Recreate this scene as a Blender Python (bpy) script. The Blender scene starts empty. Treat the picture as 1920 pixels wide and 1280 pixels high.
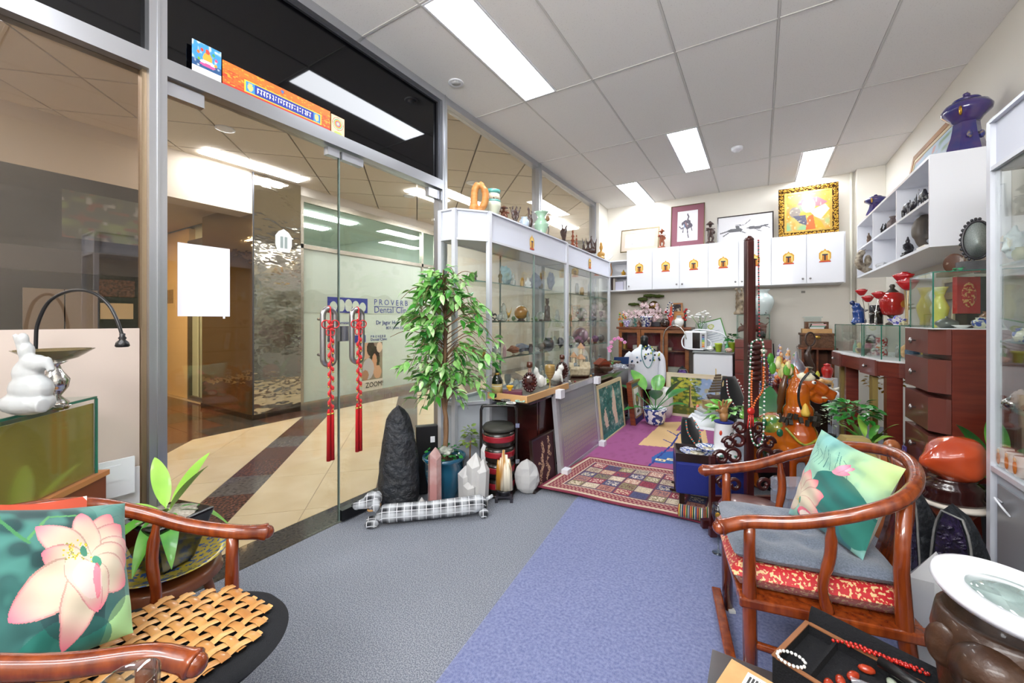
import bpy, math, random
import numpy as np
from mathutils import Vector, Matrix, Euler, noise as mn
random.seed(7)
SC=bpy.context.scene
C=SC.collection
# ---------------------------------------------------------------- camera, world, exposure
F=753.0; CX=960.0; CY=600.0; EYE=1.2
_h=math.hypot(465,753); cs=753/_h; sn=465/_h
cam=bpy.data.cameras.new('camera'); cam.sensor_width=36; cam.lens=F/1920*36; cam.shift_y=-40/1920; cam.clip_start=.02
camo=bpy.data.objects.new('camera',cam); C.objects.link(camo); camo.location=(0,0,EYE)
camo.rotation_euler=(math.pi/2,0,math.atan2(sn,cs)); SC.camera=camo
w=bpy.data.worlds.new('world'); SC.world=w; w.use_nodes=True
w.node_tree.nodes['Background'].inputs[0].default_value=(.95,.97,1,1); w.node_tree.nodes['Background'].inputs[1].default_value=.9
SC.view_settings.view_transform='Standard'; SC.view_settings.look='None'; SC.view_settings.gamma=1; SC.view_settings.use_curve_mapping=False
SC.view_settings.exposure=.16
LAMP=22.0      # strength of the fluorescent troffers in the shop
LAMP2=50.0     # strip lights of the arcade
SPOT=110.0     # downlights
def area(name,loc,rot,sx,sy,power,col=(1,1,1)):
    l=bpy.data.lights.new(name,'AREA'); l.shape='RECTANGLE'; l.size=sx; l.size_y=sy; l.energy=power; l.color=col
    o=bpy.data.objects.new(name,l); C.objects.link(o); o.location=loc; o.rotation_euler=rot; return o
# added unseen fill light behind the viewpoint, aimed up to brighten ceiling and room
area('added_fill_light',(-.4,-1.35,2.35),(math.radians(112),0,0),2.2,.7,115)
try:
    SC.cycles.max_bounces=9; SC.cycles.transparent_max_bounces=24; SC.cycles.transmission_bounces=6; SC.cycles.glossy_bounces=4; SC.cycles.diffuse_bounces=4
    SC.cycles.caustics_reflective=False; SC.cycles.caustics_refractive=False; SC.cycles.sample_clamp_indirect=4; SC.cycles.use_denoising=True
except Exception: pass
# ---------------------------------------------------------------- placing helpers: a line of sight meets a known plane of the room
def _dir(px,py=None):
    r=(px-CX)/F; v=0 if py is None else -(py-CY)/F
    return cs*r-sn, sn*r+cs, v
def at(px,py,Z=None,X=None,Y=None):
    a,b,v=_dir(px,py)
    t=(Z-EYE)/v if Z is not None else (X/a if X is not None else Y/b)
    return Vector((a*t,b*t,EYE+v*t))
def ax(px,X,z): a,b,_=_dir(px); t=X/a; return Vector((X,b*t,z))
def ay(px,Y,z): a,b,_=_dir(px); t=Y/b; return Vector((a*t,Y,z))
def ad(px,d,z): a,b,_=_dir(px); return Vector((a*d,b*d,z))
def mpp(v): return (-sn*v.x+cs*v.y)/F
FACE=math.atan2(sn,cs)
# ---------------------------------------------------------------- materials
def hx(s,a=1.0):
    s=s.lstrip('#'); o=[]
    for i in (0,2,4):
        c=int(s[i:i+2],16)/255; o.append(c/12.92 if c<=.04045 else ((c+.055)/1.055)**2.4)
    return (o[0],o[1],o[2],a)
_M={}
def mat(name,col='888888',rough=.5,metal=0,bump=0,bs=60,var=None,vs=6,stretch=None,coat=0,emit=0,trans=0,spec=.5,detail=3,sheen=0,ior=1.45,bdist=.01,vc=False,ramp=(.35,.65),kind='noise'):
    if name in _M: return _M[name]
    m=bpy.data.materials.new(name); _M[name]=m; m.use_nodes=True; nt=m.node_tree; N=nt.nodes; L=nt.links
    b=N['Principled BSDF']; b.inputs['Base Color'].default_value=hx(col); b.inputs['Roughness'].default_value=rough; b.inputs['Metallic'].default_value=metal
    b.inputs['Specular IOR Level'].default_value=spec; b.inputs['Coat Weight'].default_value=coat; b.inputs['Coat Roughness'].default_value=.06
    b.inputs['IOR'].default_value=ior
    if trans: b.inputs['Transmission Weight'].default_value=trans
    if sheen: b.inputs['Sheen Weight'].default_value=sheen
    if emit: b.inputs['Emission Color'].default_value=hx(col); b.inputs['Emission Strength'].default_value=emit
    src=None
    if var or bump:
        tc=N.new('ShaderNodeTexCoord'); mp=N.new('ShaderNodeMapping'); L.new(tc.outputs['Object'],mp.inputs[0])
        if stretch: mp.inputs['Scale'].default_value=stretch
        src=mp.outputs[0]
    if vc:
        at_=N.new('ShaderNodeAttribute'); at_.attribute_name='Col'; L.new(at_.outputs[0],b.inputs['Base Color'])
    if var:
        if kind=='voronoi': n=N.new('ShaderNodeTexVoronoi'); n.inputs['Scale'].default_value=vs; o=n.outputs['Distance']
        else: n=N.new('ShaderNodeTexNoise'); n.inputs['Scale'].default_value=vs; n.inputs['Detail'].default_value=detail; o=n.outputs[0]
        L.new(src,n.inputs['Vector'])
        r=N.new('ShaderNodeValToRGB'); e=r.color_ramp.elements; e[0].position=ramp[0]; e[1].position=ramp[1]; e[0].color=hx(col); e[1].color=hx(var)
        L.new(o,r.inputs[0]); L.new(r.outputs[0],b.inputs['Base Color'])
    if bump:
        n=N.new('ShaderNodeTexNoise'); n.inputs['Scale'].default_value=bs; n.inputs['Detail'].default_value=4; L.new(src,n.inputs['Vector'])
        u=N.new('ShaderNodeBump'); u.inputs['Strength'].default_value=bump; u.inputs['Distance'].default_value=bdist; L.new(n.outputs[0],u.inputs['Height']); L.new(u.outputs[0],b.inputs['Normal'])
    return m
def glass(name,tint='ffffff',refl=1.0,rough=0.0,ior=1.45,through=1.0):
    if name in _M: return _M[name]
    m=bpy.data.materials.new(name); _M[name]=m; m.use_nodes=True; nt=m.node_tree; N=nt.nodes; L=nt.links; N.clear()
    o=N.new('ShaderNodeOutputMaterial'); mx=N.new('ShaderNodeMixShader'); t=N.new('ShaderNodeBsdfTransparent'); g=N.new('ShaderNodeBsdfGlossy'); f=N.new('ShaderNodeLayerWeight'); f.inputs[0].default_value=.5; pw=N.new('ShaderNodeMath'); pw.operation='POWER'; pw.inputs[1].default_value=5; q=N.new('ShaderNodeMath'); q.operation='MULTIPLY_ADD'
    t.inputs[0].default_value=hx(tint); g.inputs[0].default_value=(1,1,1,1); g.inputs['Roughness'].default_value=rough; f0=((ior-1)/(ior+1))**2*refl; q.inputs[1].default_value=1-f0; q.inputs[2].default_value=f0
    L.new(f.outputs['Facing'],pw.inputs[0]); L.new(pw.outputs[0],q.inputs[0]); L.new(q.outputs[0],mx.inputs[0]); L.new(g.outputs[0],mx.inputs[2])
    if through<1:
        d=N.new('ShaderNodeBsdfDiffuse'); d.inputs[0].default_value=hx(tint); m2=N.new('ShaderNodeMixShader'); m2.inputs[0].default_value=1-through
        L.new(t.outputs[0],m2.inputs[1]); L.new(d.outputs[0],m2.inputs[2]); L.new(m2.outputs[0],mx.inputs[1])
    else: L.new(t.outputs[0],mx.inputs[1])
    L.new(mx.outputs[0],o.inputs[0]); return m
# ---------------------------------------------------------------- mesh builder
def rotz(a): return Matrix.Rotation(a,4,'Z')
def TR(x=0,y=0,z=0): return Matrix.Translation((x,y,z))
def spl(P,k=6):
    "smooth curve through points (tuples of any length)"
    P=[tuple(p) for p in P]; out=[]; n=len(P)
    for i in range(n-1):
        p0=P[max(i-1,0)];p1=P[i];p2=P[i+1];p3=P[min(i+2,n-1)]
        for j in range(k):
            t=j/k; out.append(tuple(.5*((2*b)+(-a+c)*t+(2*a-5*b+4*c-d)*t*t+(-a+3*b-3*c+d)*t**3) for a,b,c,d in zip(p0,p1,p2,p3)))
    out.append(P[-1]); return out
class MB:
    def __init__(s,M=None): s.v=[];s.f=[];s.sm=[];s.col=[];s.M=M or Matrix.Identity(4);s.cc=None
    def add(s,vs,fs,sm=False):
        o=len(s.v); M=s.M; s.v+= [tuple(M@Vector(p)) for p in vs]; s.f+=[tuple(i+o for i in f) for f in fs]; s.sm+=[sm]*len(fs); s.col+=[s.cc]*len(fs); return s
    def box(s,c,d,rz=0,rx=0,ry=0,tap=1):
        x,y,z=d[0]/2,d[1]/2,d[2]/2; R=Matrix.Translation(c)@Euler((rx,ry,rz)).to_matrix().to_4x4()
        vs=[R@Vector((i*x*(tap if k>0 else 1),j*y*(tap if k>0 else 1),k*z)) for i,j,k in ((-1,-1,-1),(1,-1,-1),(1,1,-1),(-1,1,-1),(-1,-1,1),(1,-1,1),(1,1,1),(-1,1,1))]
        return s.add(vs,[(3,2,1,0),(4,5,6,7),(0,1,5,4),(1,2,6,5),(2,3,7,6),(3,0,4,7)])
    def bb(s,x0,x1,y0,y1,z0,z1): return s.box(((x0+x1)/2,(y0+y1)/2,(z0+z1)/2),(abs(x1-x0),abs(y1-y0),abs(z1-z0)))
    def lathe(s,pr,n=20,at=(0,0,0),sx=1,sy=1,sm=True,a0=0):
        vs=[];fs=[];m=len(pr)
        for r,z in pr:
            for i in range(n):
                a=a0+2*math.pi*i/n; vs.append((at[0]+r*sx*math.cos(a),at[1]+r*sy*math.sin(a),at[2]+z))
        for j in range(m-1):
            for i in range(n):
                k=(i+1)%n; fs.append((j*n+i,j*n+k,(j+1)*n+k,(j+1)*n+i))
        if pr[0][0]>1e-5: fs.append(tuple(range(n-1,-1,-1)))
        if pr[-1][0]>1e-5: fs.append(tuple((m-1)*n+i for i in range(n)))
        return s.add(vs,fs,sm)
    def ell(s,c,r,n=12,m=8,R=None,nz=0,nf=3,seed=0):
        if not hasattr(r,'__len__'): r=(r,r,r)
        vs=[];fs=[]
        for j in range(m+1):
            t=math.pi*j/m
            for i in range(n):
                a=2*math.pi*i/n; d=Vector((math.sin(t)*math.cos(a),math.sin(t)*math.sin(a),-math.cos(t)))
                q=1+(nz*mn.noise(d*nf+Vector((seed*3.7,seed,0))) if nz else 0)
                p=Vector((d.x*r[0],d.y*r[1],d.z*r[2]))*q
                if R: p=R@p
                vs.append((c[0]+p.x,c[1]+p.y,c[2]+p.z))
        for j in range(m):
            for i in range(n):
                k=(i+1)%n; fs.append((j*n+i,j*n+k,(j+1)*n+k,(j+1)*n+i))
        return s.add(vs,fs,True)
    def tube(s,P,r=.01,n=8,close=False,sm=True,flat=1.0):
        P=[Vector(p[:3]) for p in P]; m=len(P); rr=r if hasattr(r,'__len__') else [r]*m
        if len(rr)!=m: rr=[rr[min(int(i*(len(rr)-1)/(m-1)+.5),len(rr)-1)] if len(rr)>2 else rr[0]+(rr[1]-rr[0])*i/(m-1) for i in range(m)]
        T=[]
        for i in range(m):
            a=P[(i-1)%m] if (close or i>0) else P[i]; b=P[(i+1)%m] if (close or i<m-1) else P[i]
            t=(b-a); T.append(t.normalized() if t.length>1e-9 else Vector((0,0,1)))
        u=T[0].orthogonal().normalized() if abs(T[0].z)>.9 else T[0].cross(Vector((0,0,1))).normalized()
        vs=[];fs=[]
        for i in range(m):
            u=(u-T[i]*u.dot(T[i])); u=u.normalized() if u.length>1e-6 else T[i].orthogonal().normalized(); w_=T[i].cross(u)
            for k in range(n):
                a=2*math.pi*k/n; vs.append(P[i]+u*(rr[i]*math.cos(a))+w_*(rr[i]*flat*math.sin(a)))
        for i in range(m if close else m-1):
            j=(i+1)%m
            for k in range(n):
                l=(k+1)%n; fs.append((i*n+k,i*n+l,j*n+l,j*n+k))
        if not close: fs.append(tuple(range(n-1,-1,-1))); fs.append(tuple((m-1)*n+k for k in range(n)))
        return s.add(vs,fs,sm)
    def prism(s,poly,z0,z1,R=None,sm=False):
        n=len(poly); vs=[(x,y,z0) for x,y in poly]+[(x,y,z1) for x,y in poly]
        if R: vs=[R@Vector(p) for p in vs]
        return s.add(vs,[tuple(range(n-1,-1,-1)),tuple(range(n,2*n))]+[(i,(i+1)%n,n+(i+1)%n,n+i) for i in range(n)],sm)
    def surf(s,f,nu,nv,sm=True,cu=False):
        vs=[f(i/nu,j/nv) for j in range(nv+1) for i in range(nu+1)]
        return s.add(vs,[(j*(nu+1)+i,j*(nu+1)+i+1,(j+1)*(nu+1)+i+1,(j+1)*(nu+1)+i) for j in range(nv) for i in range(nu)],sm)
    def mesh(s,name,m):
        me=bpy.data.meshes.new(name); me.from_pydata(s.v,[],s.f); me.polygons.foreach_set('use_smooth',s.sm)
        if m: me.materials.append(m)
        if any(c is not None for c in s.col):
            A=me.attributes.new('Col','FLOAT_COLOR','CORNER'); dat=[]
            for f,c in zip(s.f,s.col): dat+=list(c or (1,1,1,1))*len(f)
            A.data.foreach_set('color',dat)
        me.update(); return me
# ---------------------------------------------------------------- linking
def link(name,me,parent=None,loc=None,rz=0):
    o=bpy.data.objects.new(name,me); C.objects.link(o)
    if parent: o.parent=parent
    if loc is not None: o.location=loc
    if rz: o.rotation_euler.z=rz
    return o
def part(name,mb,m,parent,loc=None,rz=0,bev=0,rem=0,thick=0,label=None,stuff=False):
    o=link(name,mb.mesh(name,m) if isinstance(mb,MB) else mb,parent,loc,rz); mods(o,bev,rem,thick)
    if label: o['label']=label
    if stuff: o['kind']='stuff'
    return o
def mods(o,bev=0,rem=0,thick=0):
    if thick: k=o.modifiers.new('solid','SOLIDIFY'); k.thickness=thick; k.offset=0
    if rem:
        k=o.modifiers.new('remesh','REMESH'); k.mode='VOXEL'; k.voxel_size=rem; k.use_smooth_shade=True
        k=o.modifiers.new('smooth','SMOOTH'); k.iterations=3; k.factor=.5
    if bev: k=o.modifiers.new('bevel','BEVEL'); k.width=bev; k.segments=2; k.limit_method='ANGLE'
def tag(o,label,cat,group=None):
    o['label']=label; o['category']=cat
    if group: o['group']=group
    return o
def thing(name,label,cat,loc,rz=0,group=None):
    o=bpy.data.objects.new(name,None); C.objects.link(o); o.location=loc; o.rotation_euler.z=rz; o.empty_display_size=.05
    return tag(o,label,cat,group)
def one(name,label,cat,mb,m,loc,rz=0,group=None,**k):
    "a thing that is a single mesh"
    o=part(name,mb,m,None,loc,rz,**k); return tag(o,label,cat,group)
def struct(name,mb,m,parent=None,**k):
    o=part(name,mb,m,parent,**k); o['kind']='structure'; return o
def dup(o,loc=None,rz=None,label=None,group=None,scale=None):
    def cp(a,p):
        b=a.copy(); C.objects.link(b); b.parent=p
        for ch in a.children: cp(ch,b)
        return b
    r=cp(o,None)
    if loc is not None: r.location=loc
    if rz is not None: r.rotation_euler.z=rz
    if scale: r.scale=(scale,)*3
    if label: r['label']=label
    if group: r['group']=group
    return r
def text(name,s,size,m,parent,loc,rot,ext=.0006,align='LEFT',sx=1,sp=1.0):
    cu=bpy.data.curves.new(name,'FONT'); cu.body=s; cu.size=size; cu.extrude=ext; cu.align_x=align; cu.resolution_u=2; cu.space_character=sp
    t_=bpy.data.objects.new(name,cu); C.objects.link(t_); bpy.context.view_layer.update(); me=bpy.data.meshes.new_from_object(t_.evaluated_get(bpy.context.evaluated_depsgraph_get())); bpy.data.objects.remove(t_)
    me.materials.clear(); me.materials.append(m); o=bpy.data.objects.new(name,me); C.objects.link(o); o.parent=parent; o.location=loc; o.rotation_euler=rot; o.scale=(sx,1,1); return o
# ---------------------------------------------------------------- painted prints: colour held on a fine grid of faces
class CV:
    def __init__(s,w,h,bg='ffffff'): s.w=w;s.h=h; s.a=np.zeros((h,w,3)); s.a[:]=hx(bg)[:3]; s.Y,s.X=np.mgrid[0:h,0:w]; s.X=(s.X+.5)/w; s.Y=(s.Y+.5)/h; s.asp=w/h
    def put(s,m,c,al=1.0):
        c=np.array(hx(c)[:3]) if isinstance(c,str) else c; k=(m*al)[...,None]; s.a=s.a*(1-k)+c*k; return s
    def rect(s,x0,y0,x1,y1,c,al=1): return s.put((s.X>=x0)&(s.X<x1)&(s.Y>=y0)&(s.Y<y1),c,al)
    def ell(s,x,y,rx,ry,c,rot=0,al=1,soft=0):
        dx=s.X-x;dy=(s.Y-y); a=math.cos(rot);b=math.sin(rot); q=((dx*a+dy*b)/rx)**2+((-dx*b+dy*a)/ry)**2
        return s.put((q<1).astype(float) if not soft else np.clip((1-q)/soft,0,1),c,al)
    def poly(s,P,c,al=1):
        m=np.zeros((s.h,s.w),bool); n=len(P)
        for i in range(n):
            x0,y0=P[i];x1,y1=P[(i+1)%n]
            if y0==y1: continue
            t=((s.Y>=min(y0,y1))&(s.Y<max(y0,y1))); m^=t&(s.X<(x1-x0)*(s.Y-y0)/(y1-y0)+x0)
        return s.put(m,c,al)
    def line(s,P,wd,c,al=1):
        m=np.zeros((s.h,s.w),bool)
        for (x0,y0),(x1,y1) in zip(P[:-1],P[1:]):
            dx,dy=x1-x0,y1-y0; l=dx*dx+dy*dy+1e-12; t=np.clip(((s.X-x0)*dx+(s.Y-y0)*dy)/l,0,1); m|=((s.X-x0-t*dx)**2+(s.Y-y0-t*dy)**2)<wd*wd
        return s.put(m,c,al)
    def petal(s,x,y,L,W,rot,c,tip='d8356f',edge='8f7a68'):
        dx=s.X-x;dy=s.Y-y;a=math.cos(rot);b=math.sin(rot); u=(dx*a+dy*b)/L; v=(-dx*b+dy*a)/W
        wd=np.clip(u,0,1)**.6*np.clip(1-u,0,1)**.75*1.6; q=np.abs(v)/np.maximum(wd,1e-4); m=(u>0)&(u<1)&(q<1)
        s.put(m,c); s.put(m,tip,np.clip((u-.55)/.45,0,1)**1.5*.8); s.put(m&(q>.91),edge,.6); s.put(m,tip,(np.clip(q-.72,0,1)*2.2)*np.clip(u,0,1)*.8); return s
    def nz(s,sc,c,lo,hi,al=1,seed=0,asp=None):
        "soft noise patches"
        rs=np.random.RandomState(seed); n=int(sc)+3; g=rs.rand(n,n); x=s.X*sc;y=s.Y*(sc if asp is None else sc*asp)%(n-2); xi=x.astype(int);yi=y.astype(int);fx=x-xi;fy=y-yi; fx=fx*fx*(3-2*fx);fy=fy*fy*(3-2*fy)
        v=g[yi,xi]*(1-fx)*(1-fy)+g[yi,xi+1]*fx*(1-fy)+g[yi+1,xi]*(1-fx)*fy+g[yi+1,xi+1]*fx*fy
        return s.put(np.clip((v-lo)/(hi-lo),0,1),c,al)
    def mesh(s,name,f,m,sm=False):
        "f(u,v) -> point; v=0 is the top row"
        w_,h_=s.w,s.h; vs=[f(i/w_,j/h_) for j in range(h_+1) for i in range(w_+1)]
        fs=[(j*(w_+1)+i,(j+1)*(w_+1)+i,(j+1)*(w_+1)+i+1,j*(w_+1)+i+1) for j in range(h_) for i in range(w_)]
        me=bpy.data.meshes.new(name); me.from_pydata([tuple(p) for p in vs],[],fs); me.materials.append(m)
        A=me.attributes.new('Col','FLOAT_COLOR','CORNER'); d=np.ones((h_*w_,4,4)); d[:,:,:3]=s.a.reshape(-1,1,3); A.data.foreach_set('color',d.ravel())
        if sm: me.polygons.foreach_set('use_smooth',[True]*len(fs))
        me.update(); return me
def flat(W,Hh,x0=None,z0=0,y=0):
    "picture plane facing -Y, W wide, Hh tall"
    return lambda u,v:(-W/2+u*W,y,z0+Hh*(1-v))
VC=mat('print','ffffff',.6,vc=True); VCG=mat('print_gloss','ffffff',.25,vc=True); VCF=mat('print_fabric','ffffff',.85,vc=True,sheen=.2)
# ================================================================ materials of the setting
WALLM=mat('wall_paint','e6e1d6',.75,bump=.05,bs=90)
CEIL=mat('ceiling_tile','efedeb',.9,var='d8d5d2',vs=130,ramp=(.62,.72),detail=2,bump=.12,bs=160,bdist=.004)
ALU=mat('aluminium','b4b6bb',.28,metal=.85,bump=.03,bs=8,stretch=(1,1,.1))
ALUD=mat('aluminium_dark','54555a',.4,metal=.7)
WHITE=mat('white_laminate','eceef4',.35,coat=.2)
WHITEG=mat('cabinet_edge','c3c6cd',.4,metal=.3)
GLASS=glass('clear_glass','f8faf9',.8)
GLASSD=glass('door_glass','f7f6f3',1.0)
GLASSW=glass('smoked_window_glass','e6ddd4',1.6)
GEDGE=mat('glass_edge_green','1f6b58',.15,spec=.8)
TUBE=mat('troffer_diffuser','f5f9ff',.5,emit=LAMP)
TUBE2=mat('arcade_strip_diffuser','f2f6ff',.5,emit=LAMP2)
WARM=mat('downlight_lens','ffd9a0',.5,emit=SPOT)
ROOMH=2.94; XL=-2.12; XR=1.2; YB=6.15; YF=-1.6
# ---- ceiling: exposed grid, tiles lie on it one by one
cb=MB().bb(XL-.1,XR+.1,YF,YB+.2,ROOMH+.03,ROOMH+.08)
ceiling=struct('ceiling',cb,mat('ceiling_slab','b5b3b0',.9))
TX=.563; TY=1.165; GX=-1.034; GY=2.78
grid=MB()
k0=int((XL-GX)//TX); nx=int((XR-XL)/TX)+3
for i in range(k0,k0+nx):
    x=GX+i*TX
    if XL<x<XR: grid.bb(x-.006,x+.006,YF,YB,ROOMH-.002,ROOMH+.012)
for j in range(-5,5):
    y=GY+j*TY
    if YF<y<YB: grid.bb(XL,XR,y-.006,y+.006,ROOMH-.0021,ROOMH+.012)
part('grid_rail',grid,mat('grid_rail','d0cecb',.6),ceiling)
LIGHTC={(-1,-1):0,(0,1):1,(2,2):1,(-1,2):0,(1,-3):1,(-1,-4):0,(1,-1):None}
troffers=[]
LIGHTC={(-1,-1):0,(0,1):1,(2,2):1,(-1,2):0,(0,-3):1,(2,-3):0}
tilemesh={}
rt=random.Random(3)
for i in range(k0,k0+nx):
    for j in range(-5,5):
        x0=max(GX+i*TX+.0075,XL+.002); x1=min(GX+(i+1)*TX-.0075,XR-.002); y0=max(GY+j*TY+.0075,YF+.002); y1=min(GY+(j+1)*TY-.0075,YB-.002)
        if x1-x0<.03 or y1-y0<.03: continue
        l=LIGHTC.get((i,j))
        if l is not None:
            xm=(x0+x1)/2
            troffers.append((x0,xm,y0,y1) if l==0 else (xm,x1,y0,y1))
            if l==0: x0=xm+.005
            else: x1=xm-.005
        key=(round(x1-x0,3),round(y1-y0,3))
        if key not in tilemesh: tilemesh[key]=MB().bb(-key[0]/2,key[0]/2,-key[1]/2,key[1]/2,0,.012).mesh('ceiling_tile',CEIL)
        o=link('ceiling_tile',tilemesh[key],ceiling,((x0+x1)/2,(y0+y1)/2,ROOMH+rt.uniform(0,.002)))
for n,(x0,x1,y0,y1) in enumerate(troffers):
    lab=['long fluorescent troffer nearest the glass doors, brightest in the ceiling','fluorescent troffer over the deep left side near the display cabinets','fluorescent troffer in the middle of the ceiling near the smoke detector','fluorescent troffer above the ornate gold picture frame','fluorescent troffer behind the viewpoint over the seating','second fluorescent troffer behind the viewpoint by the side wall']
    t=thing('ceiling_light',lab[[0,1,4,2,5,3][n]],'ceiling light',((x0+x1)/2,(y0+y1)/2,ROOMH),0,'ceiling troffers')
    a=(x1-x0)/2;b=(y1-y0)/2
    part('diffuser',MB().bb(-a+.012,a-.012,-b+.012,b-.012,-.002,.004),TUBE,t)
    fr=MB().bb(-a,-a+.012,-b,b,-.004,.02).bb(a-.012,a,-b,b,-.004,.02).bb(-a+.012,a-.012,-b,-b+.012,-.004,.02).bb(-a+.012,a-.012,b-.012,b,-.004,.02)
    part('frame',fr,WHITE,t)
p=at(1382,276,Z=ROOMH); one('smoke_detector','round white smoke detector under the middle of the ceiling','detector',MB().lathe([(.0,-.045),(.025,-.045),(.04,-.03),(.05,-.026),(.052,-.004),(.052,0)],24),WHITE,(p.x,p.y,ROOMH-.001))
p=at(855,155,Z=ROOMH); t=thing('ceiling_speaker','small round recessed sprinkler cover beside the black glass transom','ceiling fitting',(p.x,p.y,ROOMH-.001))
part('ring',MB().lathe([(.035,-.002),(.05,-.006),(.056,-.001),(.056,.0)],24),WHITE,t); part('cover',MB().lathe([(0,-.004),(.034,-.004),(.034,0)],24),mat('cover_grey','c9c9c9',.6),t)
# ---- walls
struct('wall_right',MB().bb(XR,XR+.1,YF,YB+.1,0,ROOMH+.03),WALLM)
struct('wall_back',MB().bb(XL-.1,XR,YB,YB+.1,0,ROOMH+.03),WALLM)
struct('wall_front',MB().bb(XL-.1,XR+.1,YF-.1,YF,0,ROOMH+.03),WALLM)
struct('column_right',MB().bb(.95,XR-.001,6.03,YB-.001,0,ROOMH),WALLM)
struct('column_left',MB().bb(XL+.03,-2.03,5.74,YB-.001,0,ROOMH),WALLM)
tb=MB().tube([(.915,6.13,0),(.915,6.13,ROOMH)],.014,8); struct('trim_1',tb,mat('pipe_paint','f0ecdf',.5))
bo=MB().bb(.05,.14,6.139,6.149,1.52,1.56); one('wall_socket','tiny grey cable outlet on the cream back wall','outlet',MB().bb(-.02,.02,-.004,0,-.014,.014),mat('outlet','8a857c',.5),tuple(ay(1506,6.149,1.55)))
# ---- floor
E0=.0
CARP=mat('carpet_grey','6e7480',.97,var='9b9fa8',vs=210,ramp=(.42,.6),detail=1,bump=.9,bs=240,bdist=.006)
CARPB=mat('carpet_blue','5c6799',.98,var='8790bb',vs=95,ramp=(.3,.7),detail=6,bump=.8,bs=320,bdist=.008,sheen=.2)
floor=struct('floor',MB().bb(XL,XR,YF,YB,-.06,0),CARP)
p0=at(820,1280,Z=0);p1=at(1075,945,Z=0)
bc=MB().prism([(-.87,-1.2),(.45,-1.2),(.45,2.9),(-.1,2.9),(-1.07,2.9),(-1.04,2.44),(-.908,1.0)],.0,.012)
one('blue_carpet','plush blue carpet strip laid over the grey floor','carpet',bc,CARPB,(0,0,0),bev=.004)
# ---- storefront: aluminium frame + glass
def post(y0,y1,z0=0,z1=ROOMH,dx=.045,m=ALU,name='mullion'):
    b=MB().bb(XL-dx,XL+dx,y0,y1,z0,z1); b.bb(XL+dx,XL+dx+.006,(y0+y1)/2-.004,(y0+y1)/2+.004,z0,z1)
    return b
front=struct('window_1',post(.603,.661),ALU)
for a,b in ((2.345,2.40),(3.93,4.0),(5.70,5.745)):
    part('mullion',post(a,b),ALU,front)
hd=MB().bb(XL-.045,XL+.045,-1.6,.603,2.205,2.275).bb(XL-.045,XL+.045,.661,2.345,2.205,2.275)
part('header_rail',hd,ALU,front)
hd=MB().bb(XL-.045,XL+.045,-1.6,.603,2.885,ROOMH).bb(XL-.045,XL+.045,.661,2.345,2.885,ROOMH).bb(XL-.04,XL+.04,2.40,3.93,2.885,ROOMH).bb(XL-.04,XL+.04,4.0,5.70,2.885,ROOMH)
part('head_rail',hd,ALU,front)
hd=MB().bb(XL-.03,XL+.03,-1.6,.603,0,.05).bb(XL-.03,XL+.03,2.40,5.70,0,.06)
part('sill_rail',hd,ALU,front)
BLK=mat('black_glass','040406',.04,spec=.45,coat=0)
part('black_transom_pane',MB().bb(XL-.012,XL-.002,.661,2.345,2.275,2.885),BLK,front)
part('black_transom_pane',MB().bb(XL-.012,XL-.002,-1.6,.603,2.275,2.885),BLK,front)
part('glazing_bead',MB().bb(XL+.001,XL+.02,2.325,2.345,2.275,2.885).bb(XL+.001,XL+.018,.661,2.325,2.87,2.885),ALUD,front)
part('pane',MB().bb(XL-.006,XL,-1.6,.60,.05,2.205),GLASSW,front)
part('pane',MB().bb(XL-.006,XL,2.40,3.93,.06,2.885),GLASSD,front)
part('pane',MB().bb(XL-.006,XL,4.0,5.70,.06,2.885),GLASSD,front)
part('edge_strip',MB().bb(XL-.02,XL+.02,.588,.6028,.05,2.205),mat('bronze_bead','8d7a62',.35,metal=.6),front)
part('frosted_film',MB().bb(XL+.001,XL+.004,-1.6,.585,.62,1.168),mat('film_beige','c9bab0',.6),front)
part('window_panel',MB().bb(XL+.001,XL+.004,-1.6,.585,.05,.619),mat('film_beige2','c4b6a4',.6),front)
# doors
def door(y0,y1,nm):
    d=struct(nm,MB().bb(XL-.006,XL+.006,y0,y1,.012,2.195),GLASSD)
    return d
door1=door(.665,1.478,'door_1'); door2=door(1.486,2.34,'door_2')
EDG=mat('glass_edge_grey','7d8f88',.15)
part('glass_edge',MB().bb(XL-.006,XL+.006,1.478,1.4805,.012,2.195),EDG,door1); part('glass_edge',MB().bb(XL-.006,XL+.006,1.4832,1.486,.012,2.195),EDG,door2)
PATCH=mat('patch_steel','c3c5cc',.25,metal=.8)
part('patch_fitting',MB().bb(XL-.018,XL+.02,.668,.80,2.14,2.196),PATCH,door1)
part('patch_fitting',MB().bb(XL-.018,XL+.02,1.40,1.474,2.15,2.196),PATCH,door1)
part('patch_fitting',MB().bb(XL-.018,XL+.02,1.492,1.64,2.15,2.196),PATCH,door2)
part('patch_fitting',MB().bb(XL-.018,XL+.02,2.22,2.338,2.13,2.196),PATCH,door2)
part('floor_patch',MB().bb(XL-.02,XL+.025,1.49,1.68,.013,.075),mat('patch_black','121215',.3),door2)
STEEL=mat('brushed_steel','a9a7a8',.3,metal=.9)
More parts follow.
